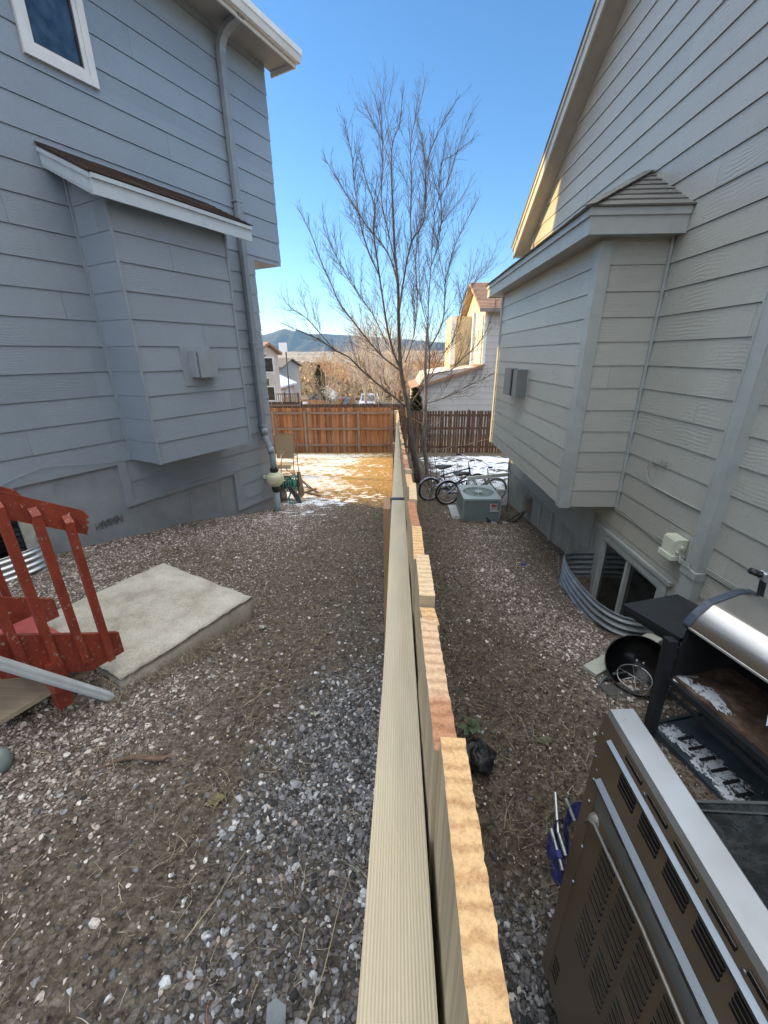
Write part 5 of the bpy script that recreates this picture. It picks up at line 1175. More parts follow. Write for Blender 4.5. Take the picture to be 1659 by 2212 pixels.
def snowblob(mb,c,fu,fv,n=110,h=.012,seed=0):
    rg=random.Random(seed); rr=[1+.18*math.sin(3*a_*6.28/n+seed)+.10*math.sin(7*a_*6.28/n+2*seed)+rg.gauss(0,.11) for a_ in range(n)]
    o_=len(mb.v); mb.v.append(tuple(c+Vector((0,0,h)))); R_=(.35,.7,.92,1.0); H_=(.95,.8,.45,0)
    for r_,hh in zip(R_,H_):
        for k in range(n): a_=2*math.pi*k/n; q=c+gu*fu*r_*rr[k]*math.cos(a_)+gv*fv*r_*rr[k]*math.sin(a_)+Vector((0,0,h*hh+(rg.gauss(0,h*.06) if hh else 0))); mb.v.append(tuple(q))
    for k in range(n): mb.f.append((o_,o_+1+k,o_+1+(k+1)%n)); mb.m.append(0)
    for l in range(3):
        for k in range(n): mb.f.append((o_+1+l*n+k,o_+1+(l+1)*n+k,o_+1+(l+1)*n+(k+1)%n,o_+1+l*n+(k+1)%n)); mb.m.append(0)
mb=MB(); snowblob(mb,GP(.10,.20,-1.805),.05,.11,seed=2); snowblob(mb,GP(.06,-.0+.06,-1.80),.05,.035,h=.01,seed=5)
tag(obj('snow_patch',mb,M_gsn,None,smooth=True),'small white snow patch on the rusty tray under the open barbecue lid','snow')
for (u,v_) in ((0,0),(.44,0),(0,LEN),(.44,LEN)):
    mb=MB(); 
    if (u,v_)==(0,0):
        a_,b_=GP(-.01,-.02,-1.56),GP(-.02,.03,-2.28); mb.bar(a_,b_,.058,.05,(1,0,0))
    else: mb.fbox(G0,gu,gv,(u-.02,u+.03),(v_-.02,v_+.03),(-2.3,-1.56))
    obj('leg',mb,M_bp,BQ)
mb=MB(); mb.prism([GP(.0,-.40,-1.60),GP(.455,-.42,-1.60),GP(.46,-.01,-1.575),GP(.03,.0,-1.575)],Vector((0,0,.03))); mb.prism([GP(.0,-.40,-1.60),GP(.03,.0,-1.575),GP(.035,.0,-1.62),GP(.01,-.39,-1.635)],gu*.012); mb.prism([GP(.0,-.40,-1.60),GP(.455,-.42,-1.60),GP(.455,-.41,-1.63),GP(.01,-.39,-1.635)],gv*.012)
SH=obj('side_shelf',mb,M_bp,BQ)
for q_ in (.02,.35): mb=MB(); mb.bar(GP(q_,.0,-1.60),GP(q_+.04,.02,-1.75),.03,.02); obj('bracket',mb,M_bp,BQ)
mb=MB(); mb.fbox(G0,gu,gv,(-.0,.45),(.02,LEN),(-2.225,-2.205)); mb.fbox(G0,gu,gv,(-.012,.0),(.02,LEN),(-2.25,-2.195)); mb.fbox(G0,gu,gv,(.0,.44),(.0,.015),(-2.23,-2.19)); obj('lower_shelf',mb,plain('dusty_dark_steel',(.03,.045,.055),.6,0,.5,9,.4,.004,50),BQ)
mb=MB(); snowblob(mb,GP(.08,.12,-2.204),.06,.10,h=.005,seed=9); snowblob(mb,GP(.12,.33,-2.204),.085,.15,h=.006,seed=11); snowblob(mb,GP(.05,.47,-2.204),.045,.08,h=.005,seed=12)
tag(obj('snow_patch',mb,M_gsn,None,smooth=True),'crusty snow patch on the lower shelf of the barbecue with dark slots through it','snow')
mb=MB()
for k in range(6):
    v_=.14+.07*k; mb.bar(GP(.07,v_,-2.192),GP(.17,v_+.005,-2.192),.014,.010)
obj('shelf_slots',mb,M_bk2,BQ)
# casters / base hidden behind the range are left to the lower shelf
# ---- kettle bowl
bc=Vector((1.775,2.42,-2.13)); bn=Vector((-.42,-.52,.74)).normalized(); BR=.212
KB=empty('kettle_bowl',(bc.x,bc.y,-2.33),'round black kettle barbecue bowl tipped on its side with a chrome grate ring inside','barbecue bowl')
mb=MB(); prf=[(BR,0)]+[(BR*math.cos(a_),-BR*.92*math.sin(a_)) for a_ in [i*math.pi/2/9 for i in range(1,10)]]
mb.lathe(bc,bn,prf,48); prf2=[(r_*.985,h_*.985) for r_,h_ in prf]; mb.lathe(bc,bn,prf2,48); mb.lathe(bc,bn,[(BR*.985,0),(BR*1.0,.004),(BR*1.025,.0),(BR*1.02,-.008),(BR,-.008)],48)
obj('bowl',mb,plain('black_enamel',(.006,.006,.007),.28,0,.3,10,.05,.002,60),KB,smooth=True)
e1=(Vector((0,0,1))-bn*bn.z).normalized(); e2=bn.cross(e1)
mb=MB(); gc=bc-e1*.085-bn*.055; gn=(bn*.75+e1*.45).normalized(); f1=gn.orthogonal().normalized(); f2=gn.cross(f1); gr=.112
mb.tube([gc+f1*gr*math.cos(a_)+f2*gr*math.sin(a_) for a_ in [2*math.pi*k/36 for k in range(37)]],.0035,6)
for k in range(3): a_=k*math.pi/3+.4; mb.tube([gc-(f1*math.cos(a_)+f2*math.sin(a_))*gr,gc+(f1*math.cos(a_)+f2*math.sin(a_))*gr],.0025,6)
obj('grate_ring',mb,M_chr,KB,smooth=True)
mb=MB()
for dx in (-.025,.02): mb.lathe(bc-bn*.165+e1*.06+e2*(dx),bn,[(0,.012),(.008,.01),(.009,0)],10)
obj('rivet',mb,plain('light_rivet',(.4,.4,.4),.4,.5),KB)
mb=MB(); p0_=Vector((1.60,2.27,-2.305)); mb.prism([p0_+Vector(q) for q in ((-.10,.10,.012),(-.06,-.02,0),(.06,-.10,0),(.13,-.08,0),(.16,.03,0),(.05,.12,.01))],(0,0,.012)); tag(obj('dark_plate',mb,M_dkg,None),'dark bent plate lying on the gravel under the tipped black bowl','metal plate')
mb=MB(); a_,b_=Vector((1.50,2.53,-2.322)),Vector((2.28,2.99,-2.345)); mb.bar(a_+Vector((0,0,.02)),b_+Vector((0,0,.02)),.115,.03); tag(obj('plank',mb,wood('grey_white_plank',(.52,.52,.46),(.36,.36,.31),'X'),None),'pale weathered plank sticking out from under the black bowl','plank')
mb=MB(); mb.tube([(1.50,2.38,-2.31),(1.56,2.44,-2.29),(1.63,2.48,-2.285),(1.75,2.52,-2.30),(2.0,2.6,-2.31)],.011,6); tag(obj('hose',mb,plain('grey_green_hose',(.10,.13,.12),.5),None,smooth=True),'short dark grey hose lying beside the pale plank','hose')
# handle pole behind the barbecue
t0=at(1651,1244,2.12); t1=at(1636,1312,2.12); dd=(t1-t0).normalized(); bt_=t0+dd*1.05
mb=MB(); mb.tube([t0,Vector((t0.x+.0,t0.y,t0.z))+dd*.02,bt_],.017,10); HP=tag(obj('handle_pole',mb,metal('scuffed_black_pole',(.05,.055,.06),.45,.6,30,.3),None,smooth=True),'scuffed black upright pole with a rubber grip behind the barbecue','pole')
mb=MB(); g1=at(1622,1233,2.12); mb.tube([g1,g1.lerp(t0,.75)],.019,10); obj('grip',mb,M_blk,HP,smooth=True)
mb=MB(); mb.tube([g1.lerp(t0,.7),t0+(t0-g1)*.6],.013,8); mb.lathe(t0-Vector((0,.03,0)),(0,1,0),[(0,0),(.03,0),(.03,.05),(0,.05)],16); obj('crossbar',mb,M_chr,HP)

# ---------------------------------------------------------------- kitchen range, its back to the fence
RX=.533; RY0,RY1=-.02,.79
m,nt,b=nodes_mat('dull_brown_steel'); v=coords(nt); n1=noise(nt,v,5,5,.6)
nt.links.new(ramp(nt,n1,[(.3,(.28,.225,.175)),(.7,(.38,.31,.245))]),b.inputs['Base Color']); b.inputs['Metallic'].default_value=.6; nt.links.new(ramp(nt,n1,[(.3,.30),(.7,.46)]),b.inputs['Roughness']); bump(nt,b,noise(nt,v,3,3),.12,.02); M_br=m
M_silv=metal('pale_silver_panel',(.44,.49,.55),.33,.06,5,.8); M_edge=metal('bright_steel_edge',(.20,.23,.27),.36,.08,8,.85); M_slot=plain('slot_black',(.004,.004,.005),.6)
RG=empty('range',(RX+.33,.4,-2.13),'old kitchen range with its slotted brown steel back turned to the new fence','kitchen range')
mb=MB(); mb.box(RX+.006,RX+.62,RY0,RY1-.02,-2.05,-1.19); mb.box(RX+.03,RX+.60,RY0+.02,RY1-.04,-2.13,-2.05); obj('cabinet',mb,plain('dark_cabinet_enamel',(.02,.022,.025),.4,0,.2),RG)
# back panels
mb=MB(); mb.prism([(RX,RY1-.045,-1.035),(RX,RY1-.045,-2.03),(RX,RY0,-2.03),(RX,RY0,-1.035)],(.006,0,0)); obj('back_panel',mb,M_br,RG)
mb=MB(); mb.box(RX-.004,RX+.03,RY1-.045,RY1,-2.045,-1.0); obj('side_flange',mb,M_br,RG)
mb=MB(); mb.prism([(RX-.006,RY1-.005,-.84),(RX-.006,RY1-.0,-.90),(RX-.006,RY1-.0,-.98),(RX-.006,RY1-.03,-1.03),(RX-.006,RY0,-1.03),(RX-.006,RY0,-.84)],(.008,0,0)); UP_=obj('upper_back_panel',mb,M_br,RG)
mb=MB(); mb.prism([(RX-.006,RY0,-.84),(RX+.0,RY0,-.826),(RX+.055,RY0,-.822),(RX+.062,RY0,-.83),(RX+.095,RY0,-1.13),(RX+.0,RY0,-1.13)],(0,RY1-.012-RY0,0)); obj('backguard',mb,M_silv,RG)
mb=MB(); 
mb.prism([(RX-.006,RY0,-.883),(RX-.016,RY0,-.888),(RX-.016,RY0,-.896),(RX-.006,RY0,-.900)],(0,RY1-.05-RY0,0)); mb.prism([(RX-.006,RY0,-1.018),(RX-.02,RY0,-1.026),(RX-.02,RY0,-1.034),(RX-.0,RY0,-1.046)],(0,RY1-.05-RY0,0)); obj('rib',mb,M_edge,RG)
def slot(mb,y0,y1,z,h=.0075,X=RX-.0015,r=.004):
    X-=.0006; pts=[(X,y0,z-h/2),(X,y0-r*.3,z),(X,y0,z+h/2),(X,y1,z+h/2),(X,y1+r*.3,z),(X,y1,z-h/2)]; mb.prism(pts,(.004,0,0))
def lip(mb,y0,y1,z,X=RX-.0015): mb.prism([(X,y0,z+.0045),(X-.0015,y0,z+.0045),(X-.0015,y1,z+.0045),(X,y1,z+.0045)],(0,0,.0009))
M_lip=plain('brown_lip',(.30,.27,.24),.35,.6)
cols=[(.614-.0865*k,.676-.0865*k) for k in range(9)]
for k,(y0,y1) in enumerate(cols):
    for nm,zs,hh,X_ in (('vent_slot',[-.858],.010,RX-.0075),('vent_slots',[-.908-.0145*j for j in range(4)],.008,RX-.0075),('vent_slot',[-1.068],.008,RX-.0015),('vent_slots',[-1.155-.028*j for j in range(9)],.0095,RX-.0015),('vent_slots',[-1.435-.028*j for j in range(7)],.0095,RX-.0015)):
        mb=MB(); lp=MB()
        for z in zs: slot(mb,y0,y1,z,hh*1.35,X_); lip(lp,y0,y1,z,X_)
        o=obj(nm,mb,M_slot,RG); obj('lip',lp,M_lip,o)
mb=MB()
for j in range(4): slot(mb,.70,.735,-1.86-.028*j,.009)
obj('vent_slots',mb,M_slot,RG)
mb=MB(); mb.tube([(RX-.016,.74,-1.19),(RX-.02,.718,-1.150),(RX-.018,.70,-1.138),(RX-.016,.49,-1.122),(RX-.016,.2,-1.125),(RX-.016,.1,-1.13)],.0042,8); mb.lathe((RX,.725,-1.16),(-1,0,0),[(.02,0),(.014,.012),(.006,.018),(0,.019)],14); mb.lathe((RX,.34,-1.17),(-1,0,0),[(.02,0),(.014,.012),(.006,.018),(0,.019)],14); obj('rod',mb,plain('grey_rod',(.36,.35,.33),.4,.5),RG,smooth=True)
mb=MB()
for y_,z_ in ((.775,-.905),(.778,-.99),(.762,-1.02),(.765,-1.06),(.762,-1.14),(.742,-1.30),(.74,-1.46),(.60,-.872),(.335,-.872)):
    mb=MB(); mb.lathe((RX-.004,y_,z_),(-1,0,0),[(.0055,0),(.0045,.004),(0,.005)],10); obj('screw',mb,M_edge,RG)

m,nt,b=nodes_mat('scuffed_black_glass'); v=coords(nt,(1,1,1)); n1=noise(nt,v,11,7,.75,1.2); n2=noise(nt,coords(nt,(2,9,1)),6,5,.7)
nt.links.new(ramp(nt,n1,[(.45,(.004,.005,.006)),(.62,(.03,.035,.038)),(.8,(.12,.13,.13))]),b.inputs['Base Color']); nt.links.new(ramp(nt,n2,[(.3,.12),(.7,.4)]),b.inputs['Roughness'])
mb=MB(); mb.box(RX+.06,RX+.64,RY0,RY1-.005,-1.19,-1.172); obj('cooktop',mb,m,RG)
mb=MB(); mb.box(RX+.09,RX+.64,RY1-.005,RY1+.003,-1.192,-1.168); mb.tube([(RX+.11,RY1-.02,-1.168),(RX+.6,RY1-.035,-1.168)],.0025,5); obj('cooktop_edge',mb,plain('dark_trim_edge',(.06,.065,.065),.4),RG)
# ---------------------------------------------------------------- folded camp chair
g_=float(gz(.78,1.2)); CC=empty('camp_chair',(.78,1.2,g_),'collapsed blue fabric camp chair with silver tubes lying beside the range','camp chair')
M_bf=plain('blue_nylon',(.045,.06,.24),.7,0,.3,18,.5,.004,40); M_tb=metal('scratched_aluminium',(.52,.56,.58),.35,.25,40)
zc=g_
def G(x,y,h): p=Vector(ray(x,y)); return p*((g_+h)/p.z)
def ribbon(pts,hh,lean=(0,0)):
    mb=MB(); k=len(pts)
    top=[p+Vector((lean[0],lean[1],hh*(1+.12*math.sin(i*1.3)))) for i,p in enumerate(pts)]; mid=[p.lerp(q,.5)+Vector((.008*math.sin(i*2.1),.008*math.cos(i*1.7),0)) for i,(p,q) in enumerate(zip(pts,top))]
    for i in range(k-1): mb.quad(pts[i],pts[i+1],mid[i+1],mid[i]); mb.quad(mid[i],mid[i+1],top[i+1],top[i])
    return mb
mb=ribbon([G(1200,1792,.01),G(1184,1800,.01),G(1180,1830,.01),G(1186,1870,.01),G(1196,1905,.01),G(1215,1930,.01),G(1225,1925,.01)],.085,(.02,0)); obj('fabric',mb,M_bf,CC,smooth=True)
mb=ribbon([G(1226,1890,.0),G(1226,1850,.0),G(1219,1810,.0),G(1226,1785,.0),G(1240,1772,.0),G(1262,1775,.0),G(1268,1800,.0)],.10,(.0,.03)); obj('fabric',mb,M_bf,CC,smooth=True)
mb=MB(); pts=[[G(1182,1800,.02),G(1205,1795,.04),G(1213,1825,.05)],[G(1190,1850,.015),G(1205,1850,.03),G(1222,1850,.04)],[G(1200,1900,.01),G(1212,1890,.02),G(1228,1880,.03)]]
for i in range(2):
    for j in range(2): mb.quad(pts[i][j],pts[i][j+1],pts[i+1][j+1],pts[i+1][j])
obj('fabric',mb,plain('dark_navy_nylon',(.015,.018,.06),.8),CC,smooth=True)
for a_,b_ in ((G(1199,1712,.10),G(1205,1800,.06)),(G(1221,1724,.10),G(1240,1772,.05)),(G(1190,1790,.10),G(1214,1880,.05)),(G(1203,1790,.06),G(1222,1850,.05))):
    mb=MB(); mb.tube([a_,b_],.0095 if a_ is not None else .01,10); tb_=obj('tube',mb,M_tb,CC,smooth=False)
mb=MB(); c_=G(1205,1846,.07); mb.lathe(c_,G(1214,1880,.05)-G(1190,1790,.10),[(.014,-.015),(.017,-.012),(.017,.012),(.014,.015)],12); obj('collar',mb,M_bf,CC)
# black bag and its plant
bgc=G(1034,1622,.035); mb=MB(); n_=26; mrows=13
for j in range(mrows+1):
    ph=math.pi/2*j/mrows
    for k in range(n_):
        a_=2*math.pi*k/n_; rr=.088*(1+.10*math.sin(4*a_+j*.5)+.07*math.sin(9*a_-j*.7)+rng.gauss(0,.012)); mb.v.append((bgc.x+rr*1.05*math.cos(ph)*math.cos(a_)*(1 if j else 1.1),bgc.y+rr*1.15*math.cos(ph)*math.sin(a_),bgc.z-.05+.068*math.sin(ph)*(1+.15*math.sin(3*a_+j))))
for j in range(mrows):
    for k in range(n_): mb.f.append((j*n_+k,j*n_+(k+1)%n_,(j+1)*n_+(k+1)%n_,(j+1)*n_+k)); mb.m.append(0)
tag(obj('plastic_bag',mb,plain('crumpled_black_plastic',(.012,.012,.014),.4,0,.3,30,1.0,.02,20),None,smooth=True),'crumpled black plastic bag lying against the fence on the right side','bag')
pc_=G(1020,1572,.02)
weed(pc_.x,pc_.y,14,.075,'green broad leaved plant growing behind the black plastic bag',plain('dark_green_leaf',(.045,.075,.035),.6,0,.3,20,.2,.003,60,c2=(.10,.14,.07)),'plant',z=pc_.z-.03,stand=1.0)
weed(.92,1.85,9,.05,'pale olive weed leaves on the ground right of the black bag',plain('olive_leaf_b',(.10,.105,.06),.7,0,.3,20,c2=(.18,.17,.10)),stand=.2)
mb=MB(); q=Vector(ray(1130,1223)); q=q*(-2.495/q.z); mb.prism([q+Vector(p) for p in ((-.03,0,.012),(0,-.015,.02),(.035,.0,.012),(.01,.02,.02))],(0,0,.01)); tag(obj('wrapper',mb,plain('blue_wrapper',(.02,.04,.35),.3),None),'small bright blue wrapper on the right side ground','wrapper')
mb=MB(); q=Vector(ray(1048,1152)); q=q*(-2.67/q.z); mb.prism([q+Vector(p) for p in ((-.02,0,.012),(0,-.01,.02),(.02,.0,.012),(.01,.014,.02))],(0,0,.008)); tag(obj('wrapper',mb,plain('navy_wrapper',(.02,.03,.12),.3),None),'tiny navy scrap of wrapper on the ground near the air conditioner','wrapper')

# ---------------------------------------------------------------- trees
def bark(name,c1,c2,rough=.9):
    return plain(name,c1,rough,0,.25,18,.5,.006,40,stretch=(1,1,.25),c2=c2)
M_bark=bark('grey_brown_bark',(.075,.06,.05),(.17,.14,.12)); M_twig=plain('dark_twig',(.055,.042,.038),.8,0,.2,10,0,c2=(.115,.085,.07))
def crop(x,y,dy=0.):
    y=y+.13*max(0,520-y); return at(604.8+.371*x,129.6+.371*y,10.6+dy)
LB=[ # points, r0, r1 (measured limb runs; y offsets give the crown its depth)
 ([(772,2260,0),(755,2130,0),(745,2040,0),(718,1900,.0),(703,1800,0),(695,1650,0),(690,1480,0),(688,1320,.02),(668,1120,.05),(660,950,.1),(655,820,.15),(648,640,.2),(655,480,.25),(690,380,.3),(700,330,.3),(715,140,.35)],.085,.006),
 ([(703,1800,0),(660,1700,-.1),(625,1560,-.25),(600,1400,-.35),(578,1250,-.45),(545,1000,-.6),(550,850,-.65),(500,700,-.7),(470,560,-.8)],.045,.005),
 ([(688,1320,0),(655,1190,.1),(600,1080,.25),(500,960,.4),(440,860,.5),(360,740,.6),(300,640,.7),(255,560,.8)],.03,.004),
 ([(578,1250,-.45),(520,1130,-.6),(480,1000,-.7),(455,880,-.8),(430,700,-.9),(420,560,-1.0),(390,420,-1.05),(372,300,-1.1)],.026,.003),
 ([(735,2020,0),(660,1960,-.15),(560,1880,-.3),(470,1800,-.45),(400,1730,-.55),(320,1690,-.65),(250,1640,-.75),(170,1600,-.8),(90,1570,-.9),(10,1530,-1.0)],.042,.004),
 ([(320,1690,-.65),(240,1600,-.7),(150,1500,-.75),(60,1440,-.8),(10,1370,-.85)],.018,.003),
 ([(690,1800,0),(600,1730,.2),(520,1640,.35),(440,1540,.5),(350,1420,.6),(310,1330,.7),(250,1200,.8),(195,1050,.9),(140,930,1.0),(100,850,1.05)],.035,.004),
 ([(470,1390,.4),(380,1240,.5),(300,1090,.6),(255,980,.7),(250,960,.7)],.016,.003),
 ([(620,1650,.1),(540,1480,.3),(470,1380,.5),(390,1240,.7),(330,1150,.9),(320,1010,1.0)],.02,.003),
 ([(672,1180,.05),(620,960,-.2),(590,800,-.4),(600,600,-.5),(590,380,-.6),(560,200,-.7),(533,120,-.7)],.02,.003),
 ([(650,620,.2),(590,450,.1),(530,330,0),(445,250,-.1)],.012,.002),
 ([(655,480,.25),(620,300,.3),(600,180,.35),(572,80,.4)],.010,.002),
 ([(690,1480,0),(720,1280,-.2),(765,1060,-.35),(830,960,-.45),(850,800,-.5),(850,640,-.55),(880,520,-.6),(950,340,-.7),(1050,150,-.8)],.035,.003),
 ([(765,1060,-.35),(760,900,-.4),(765,700,-.4),(760,500,-.35),(780,360,-.3),(820,200,-.25),(848,40,-.2)],.022,.003),
 ([(738,2050,0),(790,1960,.0),(850,1880,.05),(870,1780,.1),(868,1680,.1),(862,1560,.15),(865,1400,.15),(880,1200,.2),(890,1020,.25),(898,900,.3),(870,700,.4),(835,520,.5),(820,400,.6),(790,300,.7)],.042,.004),
 ([(820,1920,0),(900,1830,-.2),(990,1810,-.35),(1060,1740,-.45),(1130,1680,-.5),(1190,1600,-.55),(1230,1500,-.6),(1262,1400,-.6)],.028,.003),
 ([(868,1680,.1),(920,1590,.25),(955,1480,.35),(962,1300,.45),(985,1200,.5),(1020,1080,.6),(1075,960,.7),(1130,850,.8),(1160,800,.8)],.03,.003),
 ([(898,900,.3),(930,800,.3),(975,720,.35),(1010,600,.4),(1060,430,.45),(1115,270,.5)],.018,.003),
 ([(880,1200,.2),(920,1080,.0),(940,900,-.1),(930,760,-.2),(940,600,-.3),(1000,560,-.3),(1070,500,-.3),(1130,450,-.35)],.018,.003),
 ([(962,1300,.45),(930,1150,.3),(920,1000,.2),(980,900,.1),(1060,800,.0),(1130,660,-.1)],.014,.002),
 ([(1000,1660,0),(1060,1420,.1),(1090,1340,.2),(1180,1250,.3),(1230,1160,.4),(1280,1030,.5)],.016,.002),
 ([(868,1850,.1),(960,1700,.3),(1040,1560,.5),(1075,1380,.6),(1120,1250,.7),(1150,1100,.8)],.018,.002),
 ([(730,1760,0),(780,1600,.3),(800,1400,.5),(790,1200,.6),(800,1050,.7),(830,900,.8),(850,700,.9),(830,500,1.0),(800,330,1.0)],.024,.003),
 ([(850,2000,0),(900,1985,-.2),(1000,1950,-.4),(1090,1900,-.5),(1180,1860,-.6),(1304,1790,-.8)],.02,.003),
 ([(862,1560,.15),(820,1400,.4),(810,1240,.6),(805,1060,.8),(790,900,.9)],.016,.002),
 ([(742,2040,.05),(650,2030,.2),(560,1990,.5),(450,1920,.8)],.018,.003),
]
TR=empty('bare_tree',tuple(Vector((.62,10.6,-3.3))),'large leafless tree with many upright branches rising behind the new fence','tree')
trk=MB(); brn=MB(); twg=MB(); tips=[]
def spline(P,k=3):
    out=[]
    for i in range(len(P)-1):
        a=P[max(i-1,0)];b=P[i];c=P[i+1];d=P[min(i+2,len(P)-1)]
        for j in range(k):
            t=j/k; out.append(.5*((2*b)+(c-a)*t+(2*a-5*b+4*c-d)*t*t+(3*b-3*c+d-a)*t**3))
    out.append(P[-1]); return out
def twig(mbx,p,d,L,r,lev,rg,upb=.25,jit=.10,n=5,sides=3,tipl=None,dens=1.0):
    pts=[p]; q=p.copy(); dd=d.normalized()
    for i in range(n):
        dd=(dd+Vector((rg.gauss(0,jit),rg.gauss(0,jit),rg.gauss(0,jit)+upb/n))).normalized(); q=q+dd*L/n; pts.append(q.copy())
    mbx.tube(pts,[r*(1-.75*i/n) for i in range(n+1)],sides,cap=False)
    if tipl is not None: tipl.append(pts[-1]); tipl.append(pts[n//2])
    if lev>0:
        k=max(1,int(L/.17*dens))
        for j in range(k):
            t=rg.uniform(.2,.95); i=min(n-1,int(t*n)); b_=pts[i].lerp(pts[i+1],t*n-i); base=(pts[i+1]-pts[i]).normalized()
            side=base.orthogonal().normalized(); side.rotate(Matrix.Rotation(rg.random()*6.28,3,base)); nd=(base*.8+side*rg.uniform(.45,.8)).normalized()
            twig(mbx,b_,nd,L*rg.uniform(.3,.6)*(1-.4*t),r*.55,lev-1,rg,upb,jit,max(3,n-1),3,tipl,dens)
rgT=random.Random(5)
for li,(pp,ra,rb) in enumerate(LB):
    P=spline([crop(*p) for p in pp],3); k=len(P); rb=rb*1.15+.001; rad=[max(rb,ra*(.95 if li==0 else .62)*(1-i/(k-1))**(1.7 if li in (0,14) else .9)+rb*(i/(k-1))) for i in range(k)]
    if li==0:
        base=Vector((.60,10.55,-3.35)); P=[base,base.lerp(P[0],.5)+Vector((.02,0,0))]+P; rad=[.105,.085]+rad
        trk.tube(P,rad,12)
    else: brn.tube(P,rad,7)
    s0=10 if li==0 else 2
    tl=0
    for i in range(s0,len(P)-1):
        seg=(P[i+1]-P[i]); nn_=max(1,int(seg.length/.048+rgT.random()*.8))
        for j in range(nn_):
            if rgT.random()<.12: continue
            d0=seg.normalized(); side=d0.orthogonal().normalized(); side.rotate(Matrix.Rotation(rgT.random()*6.28,3,d0)); frac=i/len(P)
            nd=(d0*.9+side*rgT.uniform(.4,.85)+Vector((0,0,.25))).normalized()
            L=rgT.uniform(.25,1.15)*(1-.80*frac)+.05
            twig(twg,P[i].lerp(P[i+1],rgT.random()),nd,L,min(.0056,rad[i]*.6)*(.75+.35*L),1,rgT,.30,.05,5,3,tips,2.0)
obj('trunk',trk,M_bark,TR,smooth=True); obj('branch',brn,M_bark,TR,smooth=True); obj('crown',twg,M_twig,TR)
lv=MB()
for p in tips:
    if p.z<1.2 and p.x>-.6 and rgT.random()<.17:
        s=rgT.uniform(.012,.026); a_=rgT.random()*6.28; u_=Vector((math.cos(a_),math.sin(a_),rgT.uniform(-.6,.6)))*s; v_=Vector((-math.sin(a_)*.4,math.cos(a_)*.4,-.9))*s
        lv.quad(p-u_*.5,p+v_*.5,p+u_*.5+v_,p+u_*.8+v_*.2)
if lv.v: obj('dead_leaves',lv,isl_mat('dead_leaf',[(0,(.03,.02,.015)),(1,(.11,.07,.04))]),TR)
# second slender stem and brushy saplings to its right
T2=empty('sapling',(.85,10.2,-3.25),'second slender grey trunk just right of the large bare tree','tree')
mb=MB(); P=spline([Vector((.86,10.15,-3.3)),crop(838,2230,-.4),crop(842,2100,-.4),crop(850,1950,-.35),crop(846,1800,-.35),crop(850,1700,-.3),crop(858,1560,-.3)],3); mb.tube(P,[.05*(1-.5*i/len(P)) for i in range(len(P))],10); obj('trunk',mb,bark('pale_grey_bark',(.13,.12,.11),(.22,.20,.19)),T2,smooth=True)
mb=MB(); 
for i in range(6,len(P)-1):
    for j in range(2): twig(mb,P[i],Vector((rgT.gauss(0,1),rgT.gauss(0,.6),.9)),rgT.uniform(.4,.9),.006,1,rgT,.3,.1,5,3)
obj('crown',mb,M_twig,T2)
SPL=empty('sapling',(.78,8.15,-2.96),'thin arching leafless sapling in front of the bicycles','sapling')
mb=MB(); bq=Vector((.78,8.2,float(gz(.78,8.2))))
def c4(x,y,Y=8.3): return at(864+.2083*x,933+.2083*y,Y)
for pts,r_ in (([c4(290,790),c4(312,690),c4(330,560),c4(318,440),c4(300,330),c4(250,200),c4(215,80),c4(190,-60)],.011),([c4(300,760),c4(345,600),c4(378,460),c4(372,340),c4(340,200),c4(330,60)],.009),([c4(312,690),c4(290,600),c4(220,430),c4(150,260),c4(110,120)],.006)):
    P=spline(pts,3); mb.tube(P,[r_*(1-.6*i/len(P)) for i in range(len(P))],6)
    for i in range(6,len(P)-1):
        if rgT.random()<.7: twig(mb,P[i],Vector((rgT.gauss(0,1),rgT.gauss(0,.7),.6)),rgT.uniform(.2,.6),.003,1,rgT,.2,.14,5,3)
obj('stem',mb,plain('reddish_stem',(.10,.07,.06),.8,c2=(.18,.14,.13)),SPL,smooth=False)
THK=empty('brush',(1.2,9.6,-3.1),'tangle of thin pale leafless suckers around the foot of the trees','brush')
mb=MB(); P=spline([c4(180,270,9.4),c4(300,215,9.3),c4(420,180,9.2),c4(560,150,9.1),c4(700,130,9.0),c4(860,85,8.9),c4(1000,55,8.8),c4(1100,30,8.7),c4(1170,45,8.6)],3); mb.tube(P,[.012*(1-.7*i/len(P)) for i in range(len(P))],6)
for i in range(3,len(P)-1): twig(mb,P[i],Vector((rgT.gauss(.3,.6),rgT.gauss(0,.6),.8)),rgT.uniform(.2,.7),.003,1,rgT,.2,.14,5,3)
for k in range(70):
    x=rgT.uniform(.5,2.1); y=rgT.uniform(9.2,10.8); q=Vector((x,y,float(gz(x,y)))); twig(mb,q,Vector((rgT.gauss(0,.45),rgT.gauss(0,.3),1)),rgT.uniform(.5,1.25)*(1-.3*(x-.5)),.0055,1,rgT,.0,.13,6,3,None,.8)
for k in range(60):
    t=rgT.uniform(-3.2,-1.2); q=Vector((.66+rgT.gauss(0,.05),10.5,t)); twig(mb,q,Vector((rgT.gauss(.2,1),rgT.gauss(-.2,.6),.25)),rgT.uniform(.3,.9),.0055,1,rgT,.1,.15,5,3)
obj('twigs',mb,plain('pale_sucker_twig',(.12,.10,.095),.8,c2=(.26,.22,.20)),THK)

